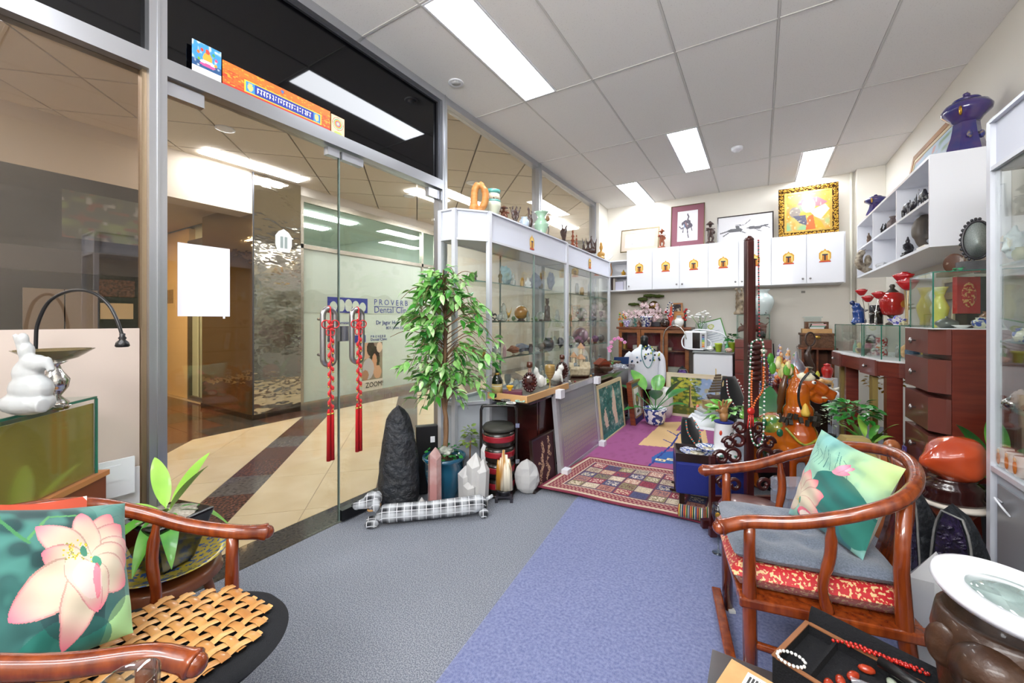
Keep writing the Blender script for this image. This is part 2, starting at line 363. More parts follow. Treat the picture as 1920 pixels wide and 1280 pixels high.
def handle(y,parent,dx):
    h=.122; w_=.036; pts=[]
    for k in range(13): a=math.pi*k/12; pts.append((0,w_*math.cos(a),h+w_*math.sin(a)))
    for k in range(13): a=math.pi+math.pi*k/12; pts.append((0,w_*math.cos(a),-h+w_*math.sin(a)))
    b=MB().tube([(dx,q[1],q[2]) for q in pts],.0155,12,close=True); b.tube([(dx,w_ if y>1.48 else -w_,.1),(-.0+(.0065 if dx>0 else -.0065),w_ if y>1.48 else -w_,.1)],.008,8).tube([(dx,w_ if y>1.48 else -w_,-.1),(0+(.0065 if dx>0 else -.0065),w_ if y>1.48 else -w_,-.1)],.008,8)
    return part('handle',b,STEEL,parent,(XL,y,1.106))
handle(1.385,door1,.05); handle(1.572,door2,.05)
a=at(532,451,X=XL+.007); em=MB().prism([(x*.085,q*.12) for x,q in [(-.36,0),(-.5,.3),(-.5,.68),(-.3,.88),(0,1),(.3,.88),(.5,.68),(.5,.3),(.36,0)]],0,.001,Matrix(((0,0,1,0),(1,0,0,0),(0,1,0,0),(0,0,0,1))))
o=one('shield_sticker','frosted white shield sticker with a gateway on the left glass door','sticker',em,mat('frosted_white','dfe5e2',.5),(XL+.0066,a.y,a.z-.06))
for y_ in (-.018,.004): part('gateway_mark',MB().bb(.0012,.002,y_,y_+.014,.02,.08),mat('sticker_grey','8f9a98',.5),o)
lk=MB().bb(XL+.007,XL+.022,1.405,1.478,1.075,1.165); part('lock_plate',lk,PATCH,door1)
part('lock_plate',MB().bb(XL+.007,XL+.022,1.486,1.535,1.075,1.165),mat('patch_b','a3a5b0',.25,metal=.8),door2)
part('lock_cylinder',MB().tube([(XL+.022,1.428,1.125),(XL+.034,1.428,1.125)],.012,14),STEEL,door1)
# ================================================================ arcade outside
CR=mat('arcade_cream_tile','dccaa8',.12,var='d2be98',vs=3,spec=.5)
GRN=mat('brown_granite','6f4b38',.1,var='3a2721',vs=55,ramp=(.4,.6),detail=4); GRY=mat('grey_granite','6b655f',.1,var='4b4641',vs=40,detail=4); BLKG=mat('black_granite','35332f',.08,var='4a4741',vs=70,detail=4)
acf=struct('ground_arcade',MB().bb(-9.6,XL-.0,-4.2,9.5,-.06,-.004),mat('grout','a99a80',.6))
def clip(P,x0,x1,y0,y1):
    def c(P,f,g):
        o=[]
        for i in range(len(P)):
            a=P[i-1];b=P[i]
            if f(a)!=f(b): o.append(g(a,b))
            if f(b): o.append(b)
        return o
    ix=lambda X:(lambda a,b:(X,a[1]+(b[1]-a[1])*(X-a[0])/(b[0]-a[0]))); iy=lambda Y:(lambda a,b:(a[0]+(b[0]-a[0])*(Y-a[1])/(b[1]-a[1]),Y))
    for f,g in ((lambda p:p[0]>=x0,ix(x0)),(lambda p:p[0]<=x1,ix(x1)),(lambda p:p[1]>=y0,iy(y0)),(lambda p:p[1]<=y1,iy(y1))):
        P=c(P,f,g)
        if len(P)<3: return []
    return P
r2=math.sqrt(2); g=.002
def diag(p0,p1,q0,q1): # p=(x+y)/r2, q=(x-y)/r2
    return [((p+q)/r2,(p-q)/r2) for p,q in ((p0+g,q0+g),(p1-g,q0+g),(p1-g,q1-g),(p0+g,q1-g))]
per=1.555/r2; base=-1.96/r2; bw=.41/r2; tw=(per-bw)/2
near=[]
for k in range(-4,8):
    s0=base+k*per
    for (a,b,kind) in ((s0,s0+bw,'band'),(s0+bw,s0+bw+tw,'tile'),(s0+bw+tw,s0+per,'tile')):
        L=.36 if kind=='band' else .62; q=-9.6
        n=0
        while q<1.5:
            P=clip(diag(a,b,q,q+L),-4.85,-2.34,-3.5,9.0); q+=L; n+=1
            if len(P)<3: continue
            cx=sum(x for x,y in P)/len(P);cy=sum(y for x,y in P)/len(P)
            m=CR if kind=='tile' else (GRN if n%3 else GRY)
            o=MB().prism([(x-cx,y-cy) for x,y in P],-.012,0); part('floor_tile' if kind=='tile' else 'granite_tile',o,m,acf,(cx,cy,0))
for y in np.arange(-3.5,9,.6):
    part('threshold_tile',MB().bb(-.106,.106,-.298,.298,-.012,0),BLKG,acf,(-2.23,y+.3,0))
    part('border_tile',MB().bb(-.173,.173,-.298,.298,-.012,0),GRN if int(y*2)%3 else BLKG,acf,(-5.025,y+.3,0))
for i in range(6):
    for j in range(7): part('branch_tile',MB().bb(-.298,.298,-.178,.178,-.012,0),GRN if (i+j)%3 else BLKG,acf,(-5.5-.6*i,.2+.36*j,0))
# arcade ceiling with diagonal grid
AC=mat('arcade_ceiling','e8ddcd',.85); ACL=mat('arcade_grid','80766a',.8)
ach=2.98
ac=struct('ceiling_arcade',MB().bb(-9.6,XL-.05,-4.2,9.5,ach+.03,ach+.08),ACL)
L=.6
for i in range(-12,14):
    for j in range(-14,8):
        P=clip([((p+q)/r2,(p-q)/r2) for p,q in ((i*L+.008,j*L+.008),((i+1)*L-.008,j*L+.008),((i+1)*L-.008,(j+1)*L-.008),(i*L+.008,(j+1)*L-.008))],-5.2,XL-.06,-3.4,9.0)
        if len(P)<3: continue
        cx=sum(x for x,y in P)/len(P);cy=sum(y for x,y in P)/len(P)
        part('arcade_ceiling_panel',MB().prism([(x-cx,y-cy) for x,y in P],0,.02),AC,ac,(cx,cy,ach))
def strip(P,lab,grp='arcade strip lights'):
    cx=sum(p[0] for p in P)/4;cy=sum(p[1] for p in P)/4
    t=thing('strip_light',lab,'ceiling light',(cx,cy,ach),0,grp)
    part('diffuser',MB().prism([(x-cx,y-cy) for x,y in P],-.012,-.002),TUBE2,t)
strip([(-5.06,1.88),(-4.84,1.88),(-4.84,2.95),(-5.06,2.95)],'long white strip light in the arcade ceiling before the mirrored pillar')
strip([(-4.16,3.93),(-3.94,3.93),(-3.94,4.6),(-4.16,4.6)],'short white strip light seen at the top corner of the right glass door')
strip([(-4.2,5.4),(-3.9,5.4),(-3.9,6.4),(-4.2,6.4)],'white strip light seen through the pane above the display cabinets')
strip([(-3.3,6.2),(-3.0,6.2),(-3.0,7.3),(-3.3,7.3)],'farthest white strip light beyond the pane above the display cabinets')  # strip added further along to brighten the arcade
for x_,y_ in ((-3.6,-1.2),(-4.3,-2.6)): strip([(x_,y_),(x_+.25,y_),(x_+.25,y_+1.1),(x_,y_+1.1)],'white arcade strip light out of sight behind the shop front, '+('nearer' if x_>-4 else 'farther')+' one')  # unseen strips added to lift the light in the arcade
for q,lab in (((422,241),'warm downlight over the arcade, nearest above the left glass door'),((767,367),'warm downlight beyond the right glass door'),((885,342),'warm downlight seen through the pane above the display cabinets'),((345,130),'warm downlight hidden behind the black transom')):
    p=at(q[0],q[1],Z=ach); t=thing('downlight',lab,'downlight',(p.x,p.y,ach),0,'arcade downlights')
    part('lens',MB().lathe([(0,-.006),(.06,-.006),(.06,-.003)],20),WARM,t); part('rim',MB().lathe([(.06,-.008),(.078,-.008),(.08,-.001),(.06,-.001)],20),WHITE,t)
# dental clinic front, X=-5.2
CX5=-5.2
FR=mat('clinic_frame','b9b2a4',.25,metal=.8); MINT=mat('frosted_mint_film','c3d0c1',.3,coat=.4)
cf=struct('window_2',MB().bb(CX5-.04,CX5+.02,3.06,5.7,2.78,2.86).bb(CX5-.04,CX5+.02,3.06,5.7,2.16,2.215).bb(CX5-.04,CX5+.02,3.06,5.7,0,.10).bb(CX5-.04,CX5+.02,3.06,3.10,.1,2.78).bb(CX5-.04,CX5+.02,5.30,5.34,.1,2.78).bb(CX5-.04,CX5+.02,5.66,5.7,.1,2.78),FR)
part('frosted_pane',MB().bb(CX5-.012,CX5-.002,3.10,5.30,.10,2.16),MINT,cf)
part('frosted_pane',MB().bb(CX5-.012,CX5-.002,5.34,5.66,.10,2.16),MINT,cf)
part('upper_pane',MB().bb(CX5-.012,CX5-.002,3.10,5.30,2.215,2.78),glass('mint_glass','e6f0ea',1.2),cf)
part('upper_pane',MB().bb(CX5-.012,CX5-.002,5.34,5.66,2.215,2.78),glass('mint_glass'),cf)
fl=MB(); pts=[(3.10+2.2*i/40,1.56+.04*math.sin(i*.35)+.03*math.sin(i*.8)) for i in range(41)]
fl.prism([(y,z) for y,z in pts]+[(5.30,1.30),(3.10,1.30)],0,.003,Matrix(((0,0,1,CX5+.0005),(1,0,0,0),(0,1,0,0),(0,0,0,1))))
part('wave_film',fl,mat('film_green_grey','b4bfb0',.3,coat=.3),cf)
struct('wall_clinic',MB().bb(-9.6,-9.5,2.66,9,0,ach).bb(-9.5,CX5-.05,5.75,5.85,0,ach).bb(-9.5,CX5,2.7,2.76,0,ach+.03),mat('clinic_paint','dfe6dc',.8))
struct('ceiling_clinic',MB().bb(-9.5,CX5-.045,2.76,5.75,2.90,2.95),mat('clinic_ceiling','dde2dc',.85))
struct('wall_arcade',MB().bb(CX5-.04,CX5+.01,5.7,9.0,0,ach).bb(CX5-.04,CX5+.005,3.06,5.7,2.86,ach+.02).bb(-6.5,XL,9.0,9.1,0,ach+.03).bb(-9.5,-5.2,-3.6,-3.5,0,ach),mat('arcade_paint','cfc7ba',.7))
for k,(x,y) in enumerate(((-6.1,3.9),(-6.9,3.9))):
    t=thing('clinic_light',['fluorescent strip in the clinic ceiling nearer the window','fluorescent strip deeper in the clinic ceiling'][k],'ceiling light',(x,y,2.898),0,'clinic strip lights')
    part('diffuser',MB().bb(-.1,.1,-.65,.65,-.02,0),TUBE2,t)
# lettering of the clinic
NAVY=mat('navy_vinyl','2b3488',.5)
ROT=(math.pi/2,0,math.pi/2)
def ct(px,py): q=at(px,py,X=CX5+.004); return q
lg=MB(); a=ct(614,556);b=ct(689,587); X0,X1=a.y,b.y; Z1,Z0=a.z,b.z
RX=Matrix(((0,0,1,CX5+.003),(1,0,0,0),(0,1,0,0),(0,0,0,1)))
lg.prism([(X0,Z0),(X1,Z0),(X1,Z1),(X0,Z1)],0,.003,RX)
cl=one('clinic_logo','navy rectangular logo of white teeth on the clinic window','logo',lg,NAVY,(0,0,0))
for k in range(5):
    u0=X0+.03+(X1-X0-.06)*k/5;u1=X0+.03+(X1-X0-.06)*(k+1)/5; zt=Z1-[.06,.03,.02,.04,.06][k]
    P=[(u0+(u1-u0)*(.5+.5*math.cos(t_)*(1-.15*math.sin(t_))),zt-.07+.07*math.sin(t_)) for t_ in [math.pi*i/10 for i in range(11)]]+[(u0+(u1-u0)*.08,Z0+.05),(u0+(u1-u0)*.3,Z0+.02),(u0+(u1-u0)*.7,Z0+.02),(u0+(u1-u0)*.92,Z0+.05)]
    part('tooth',MB().prism(P,.003,.005,RX),MINT,cl)
def sign(s,px,py,size,lab,sp=1.0,m=NAVY,sx=1):
    q=ct(px,py); t=thing('window_lettering',lab,'lettering',(q.x,q.y,q.z)); o=text('lettering',s,size,m,t,(0,0,0),ROT,sx=sx,sp=sp); return t
z=ct(702,571); sign('PROVERB',701,571,.13,'navy capital word PROVERB on the clinic window',1.45)
sign('Dental Clinic',701,586,.15,'navy words Dental Clinic under the capital word on the clinic window',1.0)
one('lettering_rule','thin navy rule between the two lines of clinic lettering','lettering',MB().bb(0,.003,0,.62,0,.007),NAVY,tuple(ct(701,574.5)))
sign('Dr Jagar Hor',705,608,.09,'navy doctor name lettering on the right of the clinic window'); sign('BDS Hons (Sydney)',724,617,.065,'small navy qualification lettering below the doctor name at right')
sign('Dr Dominic Siow',617,608,.068,'navy doctor name lettering behind the steel door handles')
sign('PROVERB',695,633,.055,'small navy word PROVERB above the couple poster',1.4); sign('Dental Clinic',695,639,.062,'small navy words Dental Clinic just above the couple poster')
one('clinic_logo','smaller navy teeth logo above the couple poster','logo',MB().bb(0,.003,0,.26,-.07,.04),NAVY,tuple(ct(658,634)))
# poster with a couple
cv=CV(44,64,'d8d0bc'); cv.rect(0,0,1,.72,'8d7f6c'); cv.ell(.15,.12,.3,.2,'c9a184'); cv.ell(.42,.12,.2,.14,'3a2c22'); cv.ell(.62,.33,.24,.25,'2b2019'); cv.ell(.6,.36,.12,.14,'c89470'); cv.ell(.3,.5,.28,.2,'b9b6b2'); cv.ell(.15,.62,.16,.1,'a87d62'); cv.ell(.75,.58,.2,.13,'c99a78'); cv.ell(.85,.1,.15,.1,'d8bfa2')
a=ct(679,643);b=ct(717,735)
po=link('poster',cv.mesh('poster',lambda u,v:(0,(u)*(b.y-a.y),-v*(a.z-b.z)),VC),None,(CX5+.003,a.y,a.z)); tag(po,'tall poster of a couple with a word in capitals on the clinic window','poster')
text('lettering','ZOOM!',.115,mat('ink','14141a',.6),po,(.004,.06,-.86*(a.z-b.z)),ROT,sx=.9)
# mirrored pillar
MIR=mat('mirror_steel','c9c4b8',.06,metal=1,bump=.55,bs=1.3,stretch=(.8,.8,1.5),bdist=.05)
pl=struct('column_mirror',MB().bb(-6.55,CX5+.02,2.47,3.058,0,ach),MIR)
part('seam',MB().bb(CX5+.018,CX5+.026,2.462,2.478,0,ach),ALUD,pl)
part('plinth',MB().bb(-6.56,CX5+.03,2.455,3.05,0,.06),mat('plinth_steel','6a645a',.2,metal=.9),pl)
# shield emblem on the pillar
# branch passage: beige wall and glass entrance at Y=2.62
bw_=struct('wall_branch',MB().bb(-9.5,-7.4,2.62,2.7,0,2.6),mat('branch_paint','dcc39a',.6))
gd=struct('door_3',MB().bb(-7.4,-7.34,2.60,2.68,0,2.4).bb(-7.40,-6.56,2.60,2.68,2.32,2.4).bb(-7.34,-6.56,2.60,2.68,0,.06),mat('bronze_frame','6f6557',.35,metal=.6))
part('door_glass',MB().bb(-7.34,-6.56,2.64,2.65,.06,2.32),mat('frosted_door','b9c6ba',.3,coat=.4),gd)
for k in range(11): part('vertical_blind',MB().bb(-.012,.012,-.004,.004,.06,2.3),mat('blind_strip','8c8a76' ,.5) if k%2 else mat('blind_strip2','d5e0d8',.5),gd,(-7.12+.05*k,2.632,0))
cv=CV(20,30,'c9a878'); cv.ell(.5,.3,.45,.35,'e2c8a8'); cv.ell(.6,.35,.25,.3,'3b2418'); cv.ell(.5,.4,.12,.15,'c08a62')
po=link('poster',cv.mesh('poster',lambda u,v:(u*.36,0,-v*.62),VC),None,(-6.95,2.62,1.55)); tag(po,'beige poster with a portrait on the glass entrance of the side passage','poster')
q=at(316,555,Y=2.615); t=thing('door_notice','small pale notice on the beige passage wall at far left','notice',(q.x-.2,2.618,q.z-.2)); part('paper',MB().bb(0,.45,-.004,0,0,.4),mat('notice_cream','d6c096',.6),t)
for k in range(6): part('print_block',MB().bb(.05+.06*k,.09+.06*k,-.006,-.004,.08,.3),mat('notice_ink','7a6548',.6),t)
struct('ceiling_branch',MB().bb(-9.5,CX5-.3,-3.4,2.62,2.62,2.70),mat('branch_ceiling','c8b699',.8))
struct('trim_2',MB().bb(CX5-.3,CX5,-3.5,2.47,2.48,ach+.02),mat('fascia_cream','d3c6b4',.7))
for k,(x,y) in enumerate(((-6.4,1.6),(-7.6,1.2),(-6.6,-.4))):  # lamps added to brighten the dim side passage
    t=thing('downlight',['warm downlight in the side passage nearest the mirrored pillar','warm downlight deeper in the side passage','warm downlight in the side passage behind the dark shopfront'][k],'downlight',(x,y,2.62),0,'arcade downlights'); part('lens',MB().lathe([(0,-.006),(.17,-.006),(.17,-.003)],20),WARM,t)
# dark shop opposite
DK=mat('dark_glass_front','25211f',.08,coat=.5)
ds=struct('wall_opposite',MB().bb(CX5-.1,CX5,-3.5,1.46,0,2.48),DK)
part('fascia_band',MB().bb(CX5,CX5+.01,-3.5,1.46,1.62,1.82),mat('fascia_slate','4f4c4d',.3,coat=.3),ds)
part('door_panel',MB().bb(CX5,CX5+.02,.70,.93,0,1.47),mat('beige_door','8d8071',.4),ds); part('door_panel',MB().bb(CX5,CX5+.02,.94,1.14,0,1.47),mat('beige_door'),ds)
part('granite_panel',MB().bb(CX5,CX5+.012,1.15,1.40,1.42,1.58),GRN,ds)
one('shop_notice','small cream notice pinned on the dark shopfront across the arcade','notice',MB().bb(0,.006,0,.23,0,.15),mat('notice_cream'),(CX5+.001,1.16,1.21))
struct('wall_branch_end',MB().bb(-9.6,-9.5,-3.5,2.62,0,2.7),mat('branch_end','8f7c62',.7))
cv=CV(60,30,'4c4f45'); cv.nz(6,'6d7a4c',.4,.8,seed=2); cv.nz(9,'6d4a3c',.7,.9,seed=5); cv.nz(10,'8f8c84',.78,.9,seed=9)
mu=link('wall_mural',cv.mesh('wall_mural',lambda u,v:(0,u*.55,-v*.42),VC),None,(CX5+.004,.92,2.35)); tag(mu,'dark floral mural band on the shopfront across the arcade','mural')
for k,(px,py) in enumerate(((113,393),(146,379),(180,361))):
    q=ad(px,4.3,2.0); q.z=EYE-(py-CY)/F*4.3
    t=thing('pendant_lamp',['left low flat pendant lamp glowing warm beyond the window','middle flat pendant lamp glowing warm beyond the window','right and highest flat pendant lamp glowing warm beyond the window'][k],'pendant lamp',tuple(q),0,'flat pendant lamps in the arcade')
    part('lamp_shade',MB().lathe([(.02,.03),(.09,.015),(.1,.0),(.095,-.004)],20),mat('lamp_black','1c1a18',.4),t); part('diffuser',MB().lathe([(0,-.012),(.085,-.01),(.09,-.004)],20),WARM,t)
    part('cord',MB().tube([(0,0,.03),(0,0,ach-q.z)],.004,6),mat('lamp_black'),t)
# ================================================================ kit: shapes of the stock
PROF={
'vase':[(.5,0),(.55,.02),(.62,.1),(.95,.4),(1,.55),(.85,.72),(.45,.84),(.38,.9),(.6,.98),(.62,1),(.52,1),(.3,.88)],
'jar':[(.6,0),(.66,.02),(.9,.25),(1,.5),(.92,.75),(.6,.9),(.55,.94),(.7,1),(.6,1),(.45,.93)],
'bottle':[(.85,0),(1,.04),(1,.5),(.9,.6),(.45,.72),(.32,.78),(.3,.95),(.36,.96),(.36,1),(.2,1)],
'flare':[(.55,0),(.6,.05),(.55,.1),(.95,.4),(1,.5),(.6,.68),(.45,.78),(.75,.95),(.95,1),(.85,1),(.4,.8)],
'bowl':[(.4,0),(.42,.1),(.35,.14),(.8,.5),(1,.95),(1,1),(.93,1),(.7,.5),(.1,.25)],
'gourd':[(.5,0),(.8,.06),(1,.28),(.8,.48),(.4,.56),(.6,.72),(.62,.8),(.35,.92),(.2,1),(.1,1)],
'pot':[(.62,0),(.7,.02),(.95,.85),(1,.86),(1,1),(.9,1),(.85,.86),(.8,.82),(.05,.8)],
'urn':[(.4,0),(.5,.03),(.35,.1),(.8,.35),(1,.6),(.9,.75),(.5,.85),(.55,.9),(.3,.97),(.1,1)],
'disk':[(1,0),(1.03,.2),(1,1),(.0,1)],
'dish':[(.45,0),(.5,.2),(1,.95),(1,1),(.9,1),(.45,.35),(.05,.3)],
'cyl':[(.95,0),(1,.03),(1,.97),(.95,1),(.0,1)],
'cone':[(1,0),(.96,.04),(.3,.9),(.0,1)],
'teapot':[(.5,0),(.6,.04),(1,.3),(.95,.55),(.55,.72),(.5,.74),(.3,.82),(.12,.85),(.14,.93),(.05,1),(.0,1)],
'ginger':[(.65,0),(.7,.02),(1,.45),(.95,.65),(.55,.78),(.55,.82),(.62,.83),(.6,.92),(.2,.98),(.12,1),(.0,1)],
'goblet':[(.9,0),(.85,.03),(.15,.1),(.12,.4),(.5,.5),(.95,.7),(1,.9),(.95,1),(.88,1),(.3,.55)],
}
PROF={k:[(max(r,0)*.5,z) for r,z in v] for k,v in PROF.items()}
def lt(kind,w_,h,n=20,mb=None,at=(0,0,0),sy=1):
    mb=mb or MB(); pr=[(r*w_,z*h) for r,z in PROF[kind]]
    return mb.lathe(pr,n,at=at,sy=sy)
def carve(kind,seed=0):
    R=random.Random(seed*13+5); b=MB(); e=b.ell; t=b.tube
    if kind=='buddha':
        b.lathe([(.3,0),(.32,.05),(.26,.08)],14); e((0,0,.16),(.3,.22,.1)); e((0,0,.4),(.17,.13,.22)); e((0,-.04,.35),(.15,.14,.13)); e((0,0,.74),(.1,.1,.13)); e((0,0,.9),(.055,.055,.07)); e((0,.0,.6),(.2,.1,.07))
        t([(-.2,0,.58),(-.26,-.04,.4),(-.1,-.16,.26)],[.06,.05,.04]); t([(.2,0,.58),(.26,-.04,.4),(.1,-.16,.26)],[.06,.05,.04]); t([(-.28,-.06,.13),(0,-.2,.12),(.28,-.06,.13)],[.08,.07,.08]); t([(0,0,.93),(0,0,1)],[.03,.012]); e((-.105,0,.73),(.02,.03,.06)); e((.105,0,.73),(.02,.03,.06))
    elif kind=='bust':
        b.lathe([(.3,0),(.3,.04),(.24,.08),(.22,.12)],14); e((0,0,.25),(.32,.18,.18)); t([(0,0,.3),(0,0,.55)],[.12,.08]); e((0,-.01,.66),(.15,.16,.19)); e((0,.02,.86),(.12,.12,.1)); e((0,.02,.95),(.05,.05,.05)); e((0,-.16,.65),(.02,.04,.04))
    elif kind=='stand':
        b.lathe([(.24,0),(.25,.04),(.15,.08),(.2,.3),(.14,.5),(.17,.68),(.1,.78),(.04,.82)],14); e((0,0,.88),(.09,.09,.11)); t([(-.15,0,.7),(-.22,-.05,.52),(-.06,-.16,.5)],[.055,.05,.035]); t([(.15,0,.7),(.24,-.03,.55),(.16,-.12,.42)],[.055,.045,.03]); e((0,.02,.97),(.05,.05,.03)); t([(.15,-.1,.15),(.2,-.1,.6)],[.03,.02])
    elif kind=='hatman':
        b.lathe([(.22,0),(.24,.05),(.2,.09)],10); t([(-.07,0,.08),(-.09,-.03,.25),(-.06,0,.42)],[.06,.06,.08]); t([(.08,0,.08),(.12,-.06,.25),(.06,0,.42)],[.05,.06,.08]); e((0,0,.5),(.13,.1,.16)); e((0,-.02,.78),(.08,.08,.09)); b.lathe([(.2,.82),(.19,.84),(.08,.92),(.02,.98)],14)
        t([(-.12,0,.62),(-.24,-.08,.55),(-.12,-.2,.66)],[.05,.04,.03]); t([(.12,0,.62),(.22,-.04,.5),(.14,-.15,.42)],[.05,.04,.03]); t([(-.26,-.1,.66),(.2,-.14,.62)],[.025,.025])
    elif kind=='bear':
        b.lathe([(.3,0),(.3,.06),(.2,.08)],10); e((0,0,.28),(.2,.18,.22)); e((0,-.02,.5),(.15,.14,.18)); e((0,-.04,.78),(.14,.14,.13)); e((0,-.16,.75),(.06,.08,.06)); e((-.1,0,.9),.045); e((.1,0,.9),.045); t([(-.12,-.05,.6),(-.14,-.14,.4)],[.06,.05]); t([(.12,-.05,.6),(.14,-.14,.4)],[.06,.05]); t([(-.14,-.05,.15),(-.14,-.24,.1)],[.08,.06]); t([(.14,-.05,.15),(.14,-.24,.1)],[.08,.06])
    elif kind=='horse':
        e((0,0,.52),(.3,.13,.15)); e((-.18,0,.54),(.15,.13,.15)); e((.2,0,.54),(.15,.13,.16)); t([(-.24,0,.6),(-.36,0,.76),(-.38,0,.9)],[.12,.08,.06]); t([(-.36,0,.92),(-.5,0,.8)],[.075,.04]); t([(-.36,.03,.95),(-.35,.04,1)],[.02,.01]); t([(-.36,-.03,.95),(-.35,-.04,1)],[.02,.01])
        for x,y,k in ((-.22,.07,0),(-.2,-.07,1),(.22,.07,0),(.25,-.07,0)):
            t([(x,y,.5),(x-.02+(-.12 if k else 0),y,.27+(.08 if k else 0)),(x+.02-(.06 if k else 0),y,.05+(.1 if k else 0))],[.065,.035,.03]); e((x+.01-(.06 if k else 0),y,.03+(.1 if k else 0)),(.035,.03,.035))
        t([(.33,0,.6),(.46,0,.55),(.46,0,.25)],[.04,.04,.015])
    elif kind=='elephant':
        e((.05,0,.52),(.38,.24,.28)); e((-.36,0,.62),(.18,.17,.2)); t([(-.48,0,.6),(-.6,0,.4),(-.58,0,.15),(-.66,0,.08)],[.09,.07,.05,.03]); e((-.3,.18,.62),(.1,.05,.17)); e((-.3,-.18,.62),(.1,.05,.17))
        for x in (-.2,.26):
            for y in (.13,-.13): t([(x,y,.45),(x,y,0)],[.11,.085])
        t([(.42,0,.62),(.48,0,.3)],[.03,.015]); t([(-.48,.09,.5),(-.66,.1,.46)],[.03,.012]); t([(-.48,-.09,.5),(-.66,-.1,.46)],[.03,.012]); b.ell((.05,0,.82),(.2,.16,.1))
    elif kind=='bull':
        e((.05,0,.5),(.36,.18,.22)); e((-.22,0,.6),(.2,.19,.24)); e((-.48,0,.42),(.13,.1,.13)); t([(-.5,0,.4),(-.62,0,.28)],[.08,.06]); t([(-.44,.06,.52),(-.5,.2,.62),(-.56,.18,.74)],[.035,.03,.01]); t([(-.44,-.06,.52),(-.5,-.2,.62),(-.56,-.18,.74)],[.035,.03,.01])
        for x in (-.24,.3):
            for y in (.1,-.1): t([(x,y,.42),(x+.03,y,.2),(x,y,0)],[.09,.05,.05])
        t([(.38,0,.6),(.5,0,.75),(.44,0,.92),(.36,0,.86)],[.03,.025,.025,.03])
    elif kind=='cat':
        e((.1,0,.32),(.3,.2,.28)); e((-.12,0,.5),(.18,.16,.25)); e((-.22,0,.76),(.18,.17,.17)); t([(-.28,.08,.88),(-.28,.1,1)],[.05,.015]); t([(-.28,-.08,.88),(-.28,-.1,1)],[.05,.015]); t([(-.22,.1,.4),(-.3,.1,.03)],[.07,.06]); t([(-.22,-.1,.4),(-.3,-.1,.03)],[.07,.06]); t([(.35,0,.15),(.5,.05,.2),(.45,.05,.5)],[.06,.06,.04]); e((-.37,0,.72),(.05,.07,.05))
    elif kind=='rhino':
        e((.05,0,.42),(.36,.2,.24)); e((-.36,0,.46),(.2,.14,.16)); t([(-.5,0,.52),(-.58,0,.95)],[.07,.012]); t([(-.38,0,.58),(-.4,0,.78)],[.05,.012]); e((-.24,.1,.66),(.04,.03,.08)); e((-.24,-.1,.66),(.04,.03,.08))
        for x in (-.2,.28):
            for y in (.12,-.12): t([(x,y,.35),(x,y,0)],[.09,.08])
    elif kind=='root':
        b.lathe([(.3,0),(.28,.08),(.18,.14)],9)
        for k in range(9):
            x=R.uniform(-.12,.12);y=R.uniform(-.08,.08); P=[(x,y,.05)]; 
            for q in range(4): P.append((P[-1][0]+R.uniform(-.16,.16),P[-1][1]+R.uniform(-.1,.1),P[-1][2]+R.uniform(.12,.26)))
            t(P,[.09,.075,.07,.06,.03]); e(P[-1],(.06,.06,.07)); e(P[2],(.1,.09,.1))
    elif kind=='branch':
        b.lathe([(.2,0),(.18,.06),(.1,.1)],9); P=[(0,0,.05),(.15,0,.25),(-.1,0,.45),(.12,0,.65),(-.05,0,.85),(0,0,1)]; t(spl(P,4),[.09,.05])
        for k in range(5): z=.2+.15*k; s=(-1)**k; t([(0,0,z),(s*.2,R.uniform(-.1,.1),z+.1),(s*.3,0,z+.22)],[.05,.04,.015])
    elif kind=='waves':
        for k in range(9):
            x=-.45+k*.11; t([(x,0,0),(x+R.uniform(-.1,.1),R.uniform(-.15,.15),.4),(x+R.uniform(-.22,.22),R.uniform(-.15,.15),R.uniform(.6,1))],[.1,.07,.02])
        e((0,0,.12),(.5,.22,.14))
    elif kind=='boat':
        e((0,0,.1),(.5,.16,.12)); t([(-.5,0,.15),(-.6,0,.4)],[.06,.02]); t([(.5,0,.15),(.6,0,.35)],[.06,.02]); t([(0,0,.1),(0,0,1)],[.03,.015])
    elif kind=='rock': e((0,0,.5),(.42,.32,.52),16,12,nz=.45,nf=2.2,seed=seed)
    elif kind=='turtle': e((0,0,.4),(.42,.36,.36)); e((-.48,0,.45),(.15,.12,.16)); [e((x,y,.12),(.13,.1,.12)) for x in (-.3,.3) for y in (-.26,.26)]; e((0,0,.78),(.14,.1,.18))
    elif kind=='bird': e((0,0,.4),(.3,.15,.2)); t([(-.2,0,.5),(-.34,0,.78),(-.36,0,.86)],[.1,.06,.07]); t([(-.4,0,.88),(-.52,0,.84)],[.04,.01]); t([(.2,0,.45),(.5,0,.75),(.6,0,1)],[.12,.08,.03]); t([(0,.05,.3),(0,.05,0)],[.03,.03]); t([(0,-.05,.3),(0,-.05,0)],[.03,.03]); e((0,0,.03),(.2,.14,.04))
    elif kind=='pagoda':
        for k in range(4): z=.2*k; r_=.3-.055*k; b.lathe([(r_*.55,z),(r_*.55,z+.12),(r_,z+.13),(r_*.5,z+.2)],8)
        t([(0,0,.78),(0,0,1)],[.05,.01])
    elif kind=='dragon':
        P=spl([(-.45,0,.1),(-.2,.1,.35),(.1,-.1,.2),(.35,.05,.45),(.15,0,.7),(-.15,.0,.6),(-.3,0,.85)],4); t(P,[.05,.13]); e((-.36,-.02,.88),(.17,.1,.11)); t([(-.3,.05,.95),(-.15,.08,1)],[.04,.01]); b.lathe([(.42,0),(.38,.08),(.2,.12)],12)
        for p in P[::3]: t([(p[0],p[1],p[2]),(p[0]+.03,p[1],p[2]+.18)],[.05,.01])
    return b
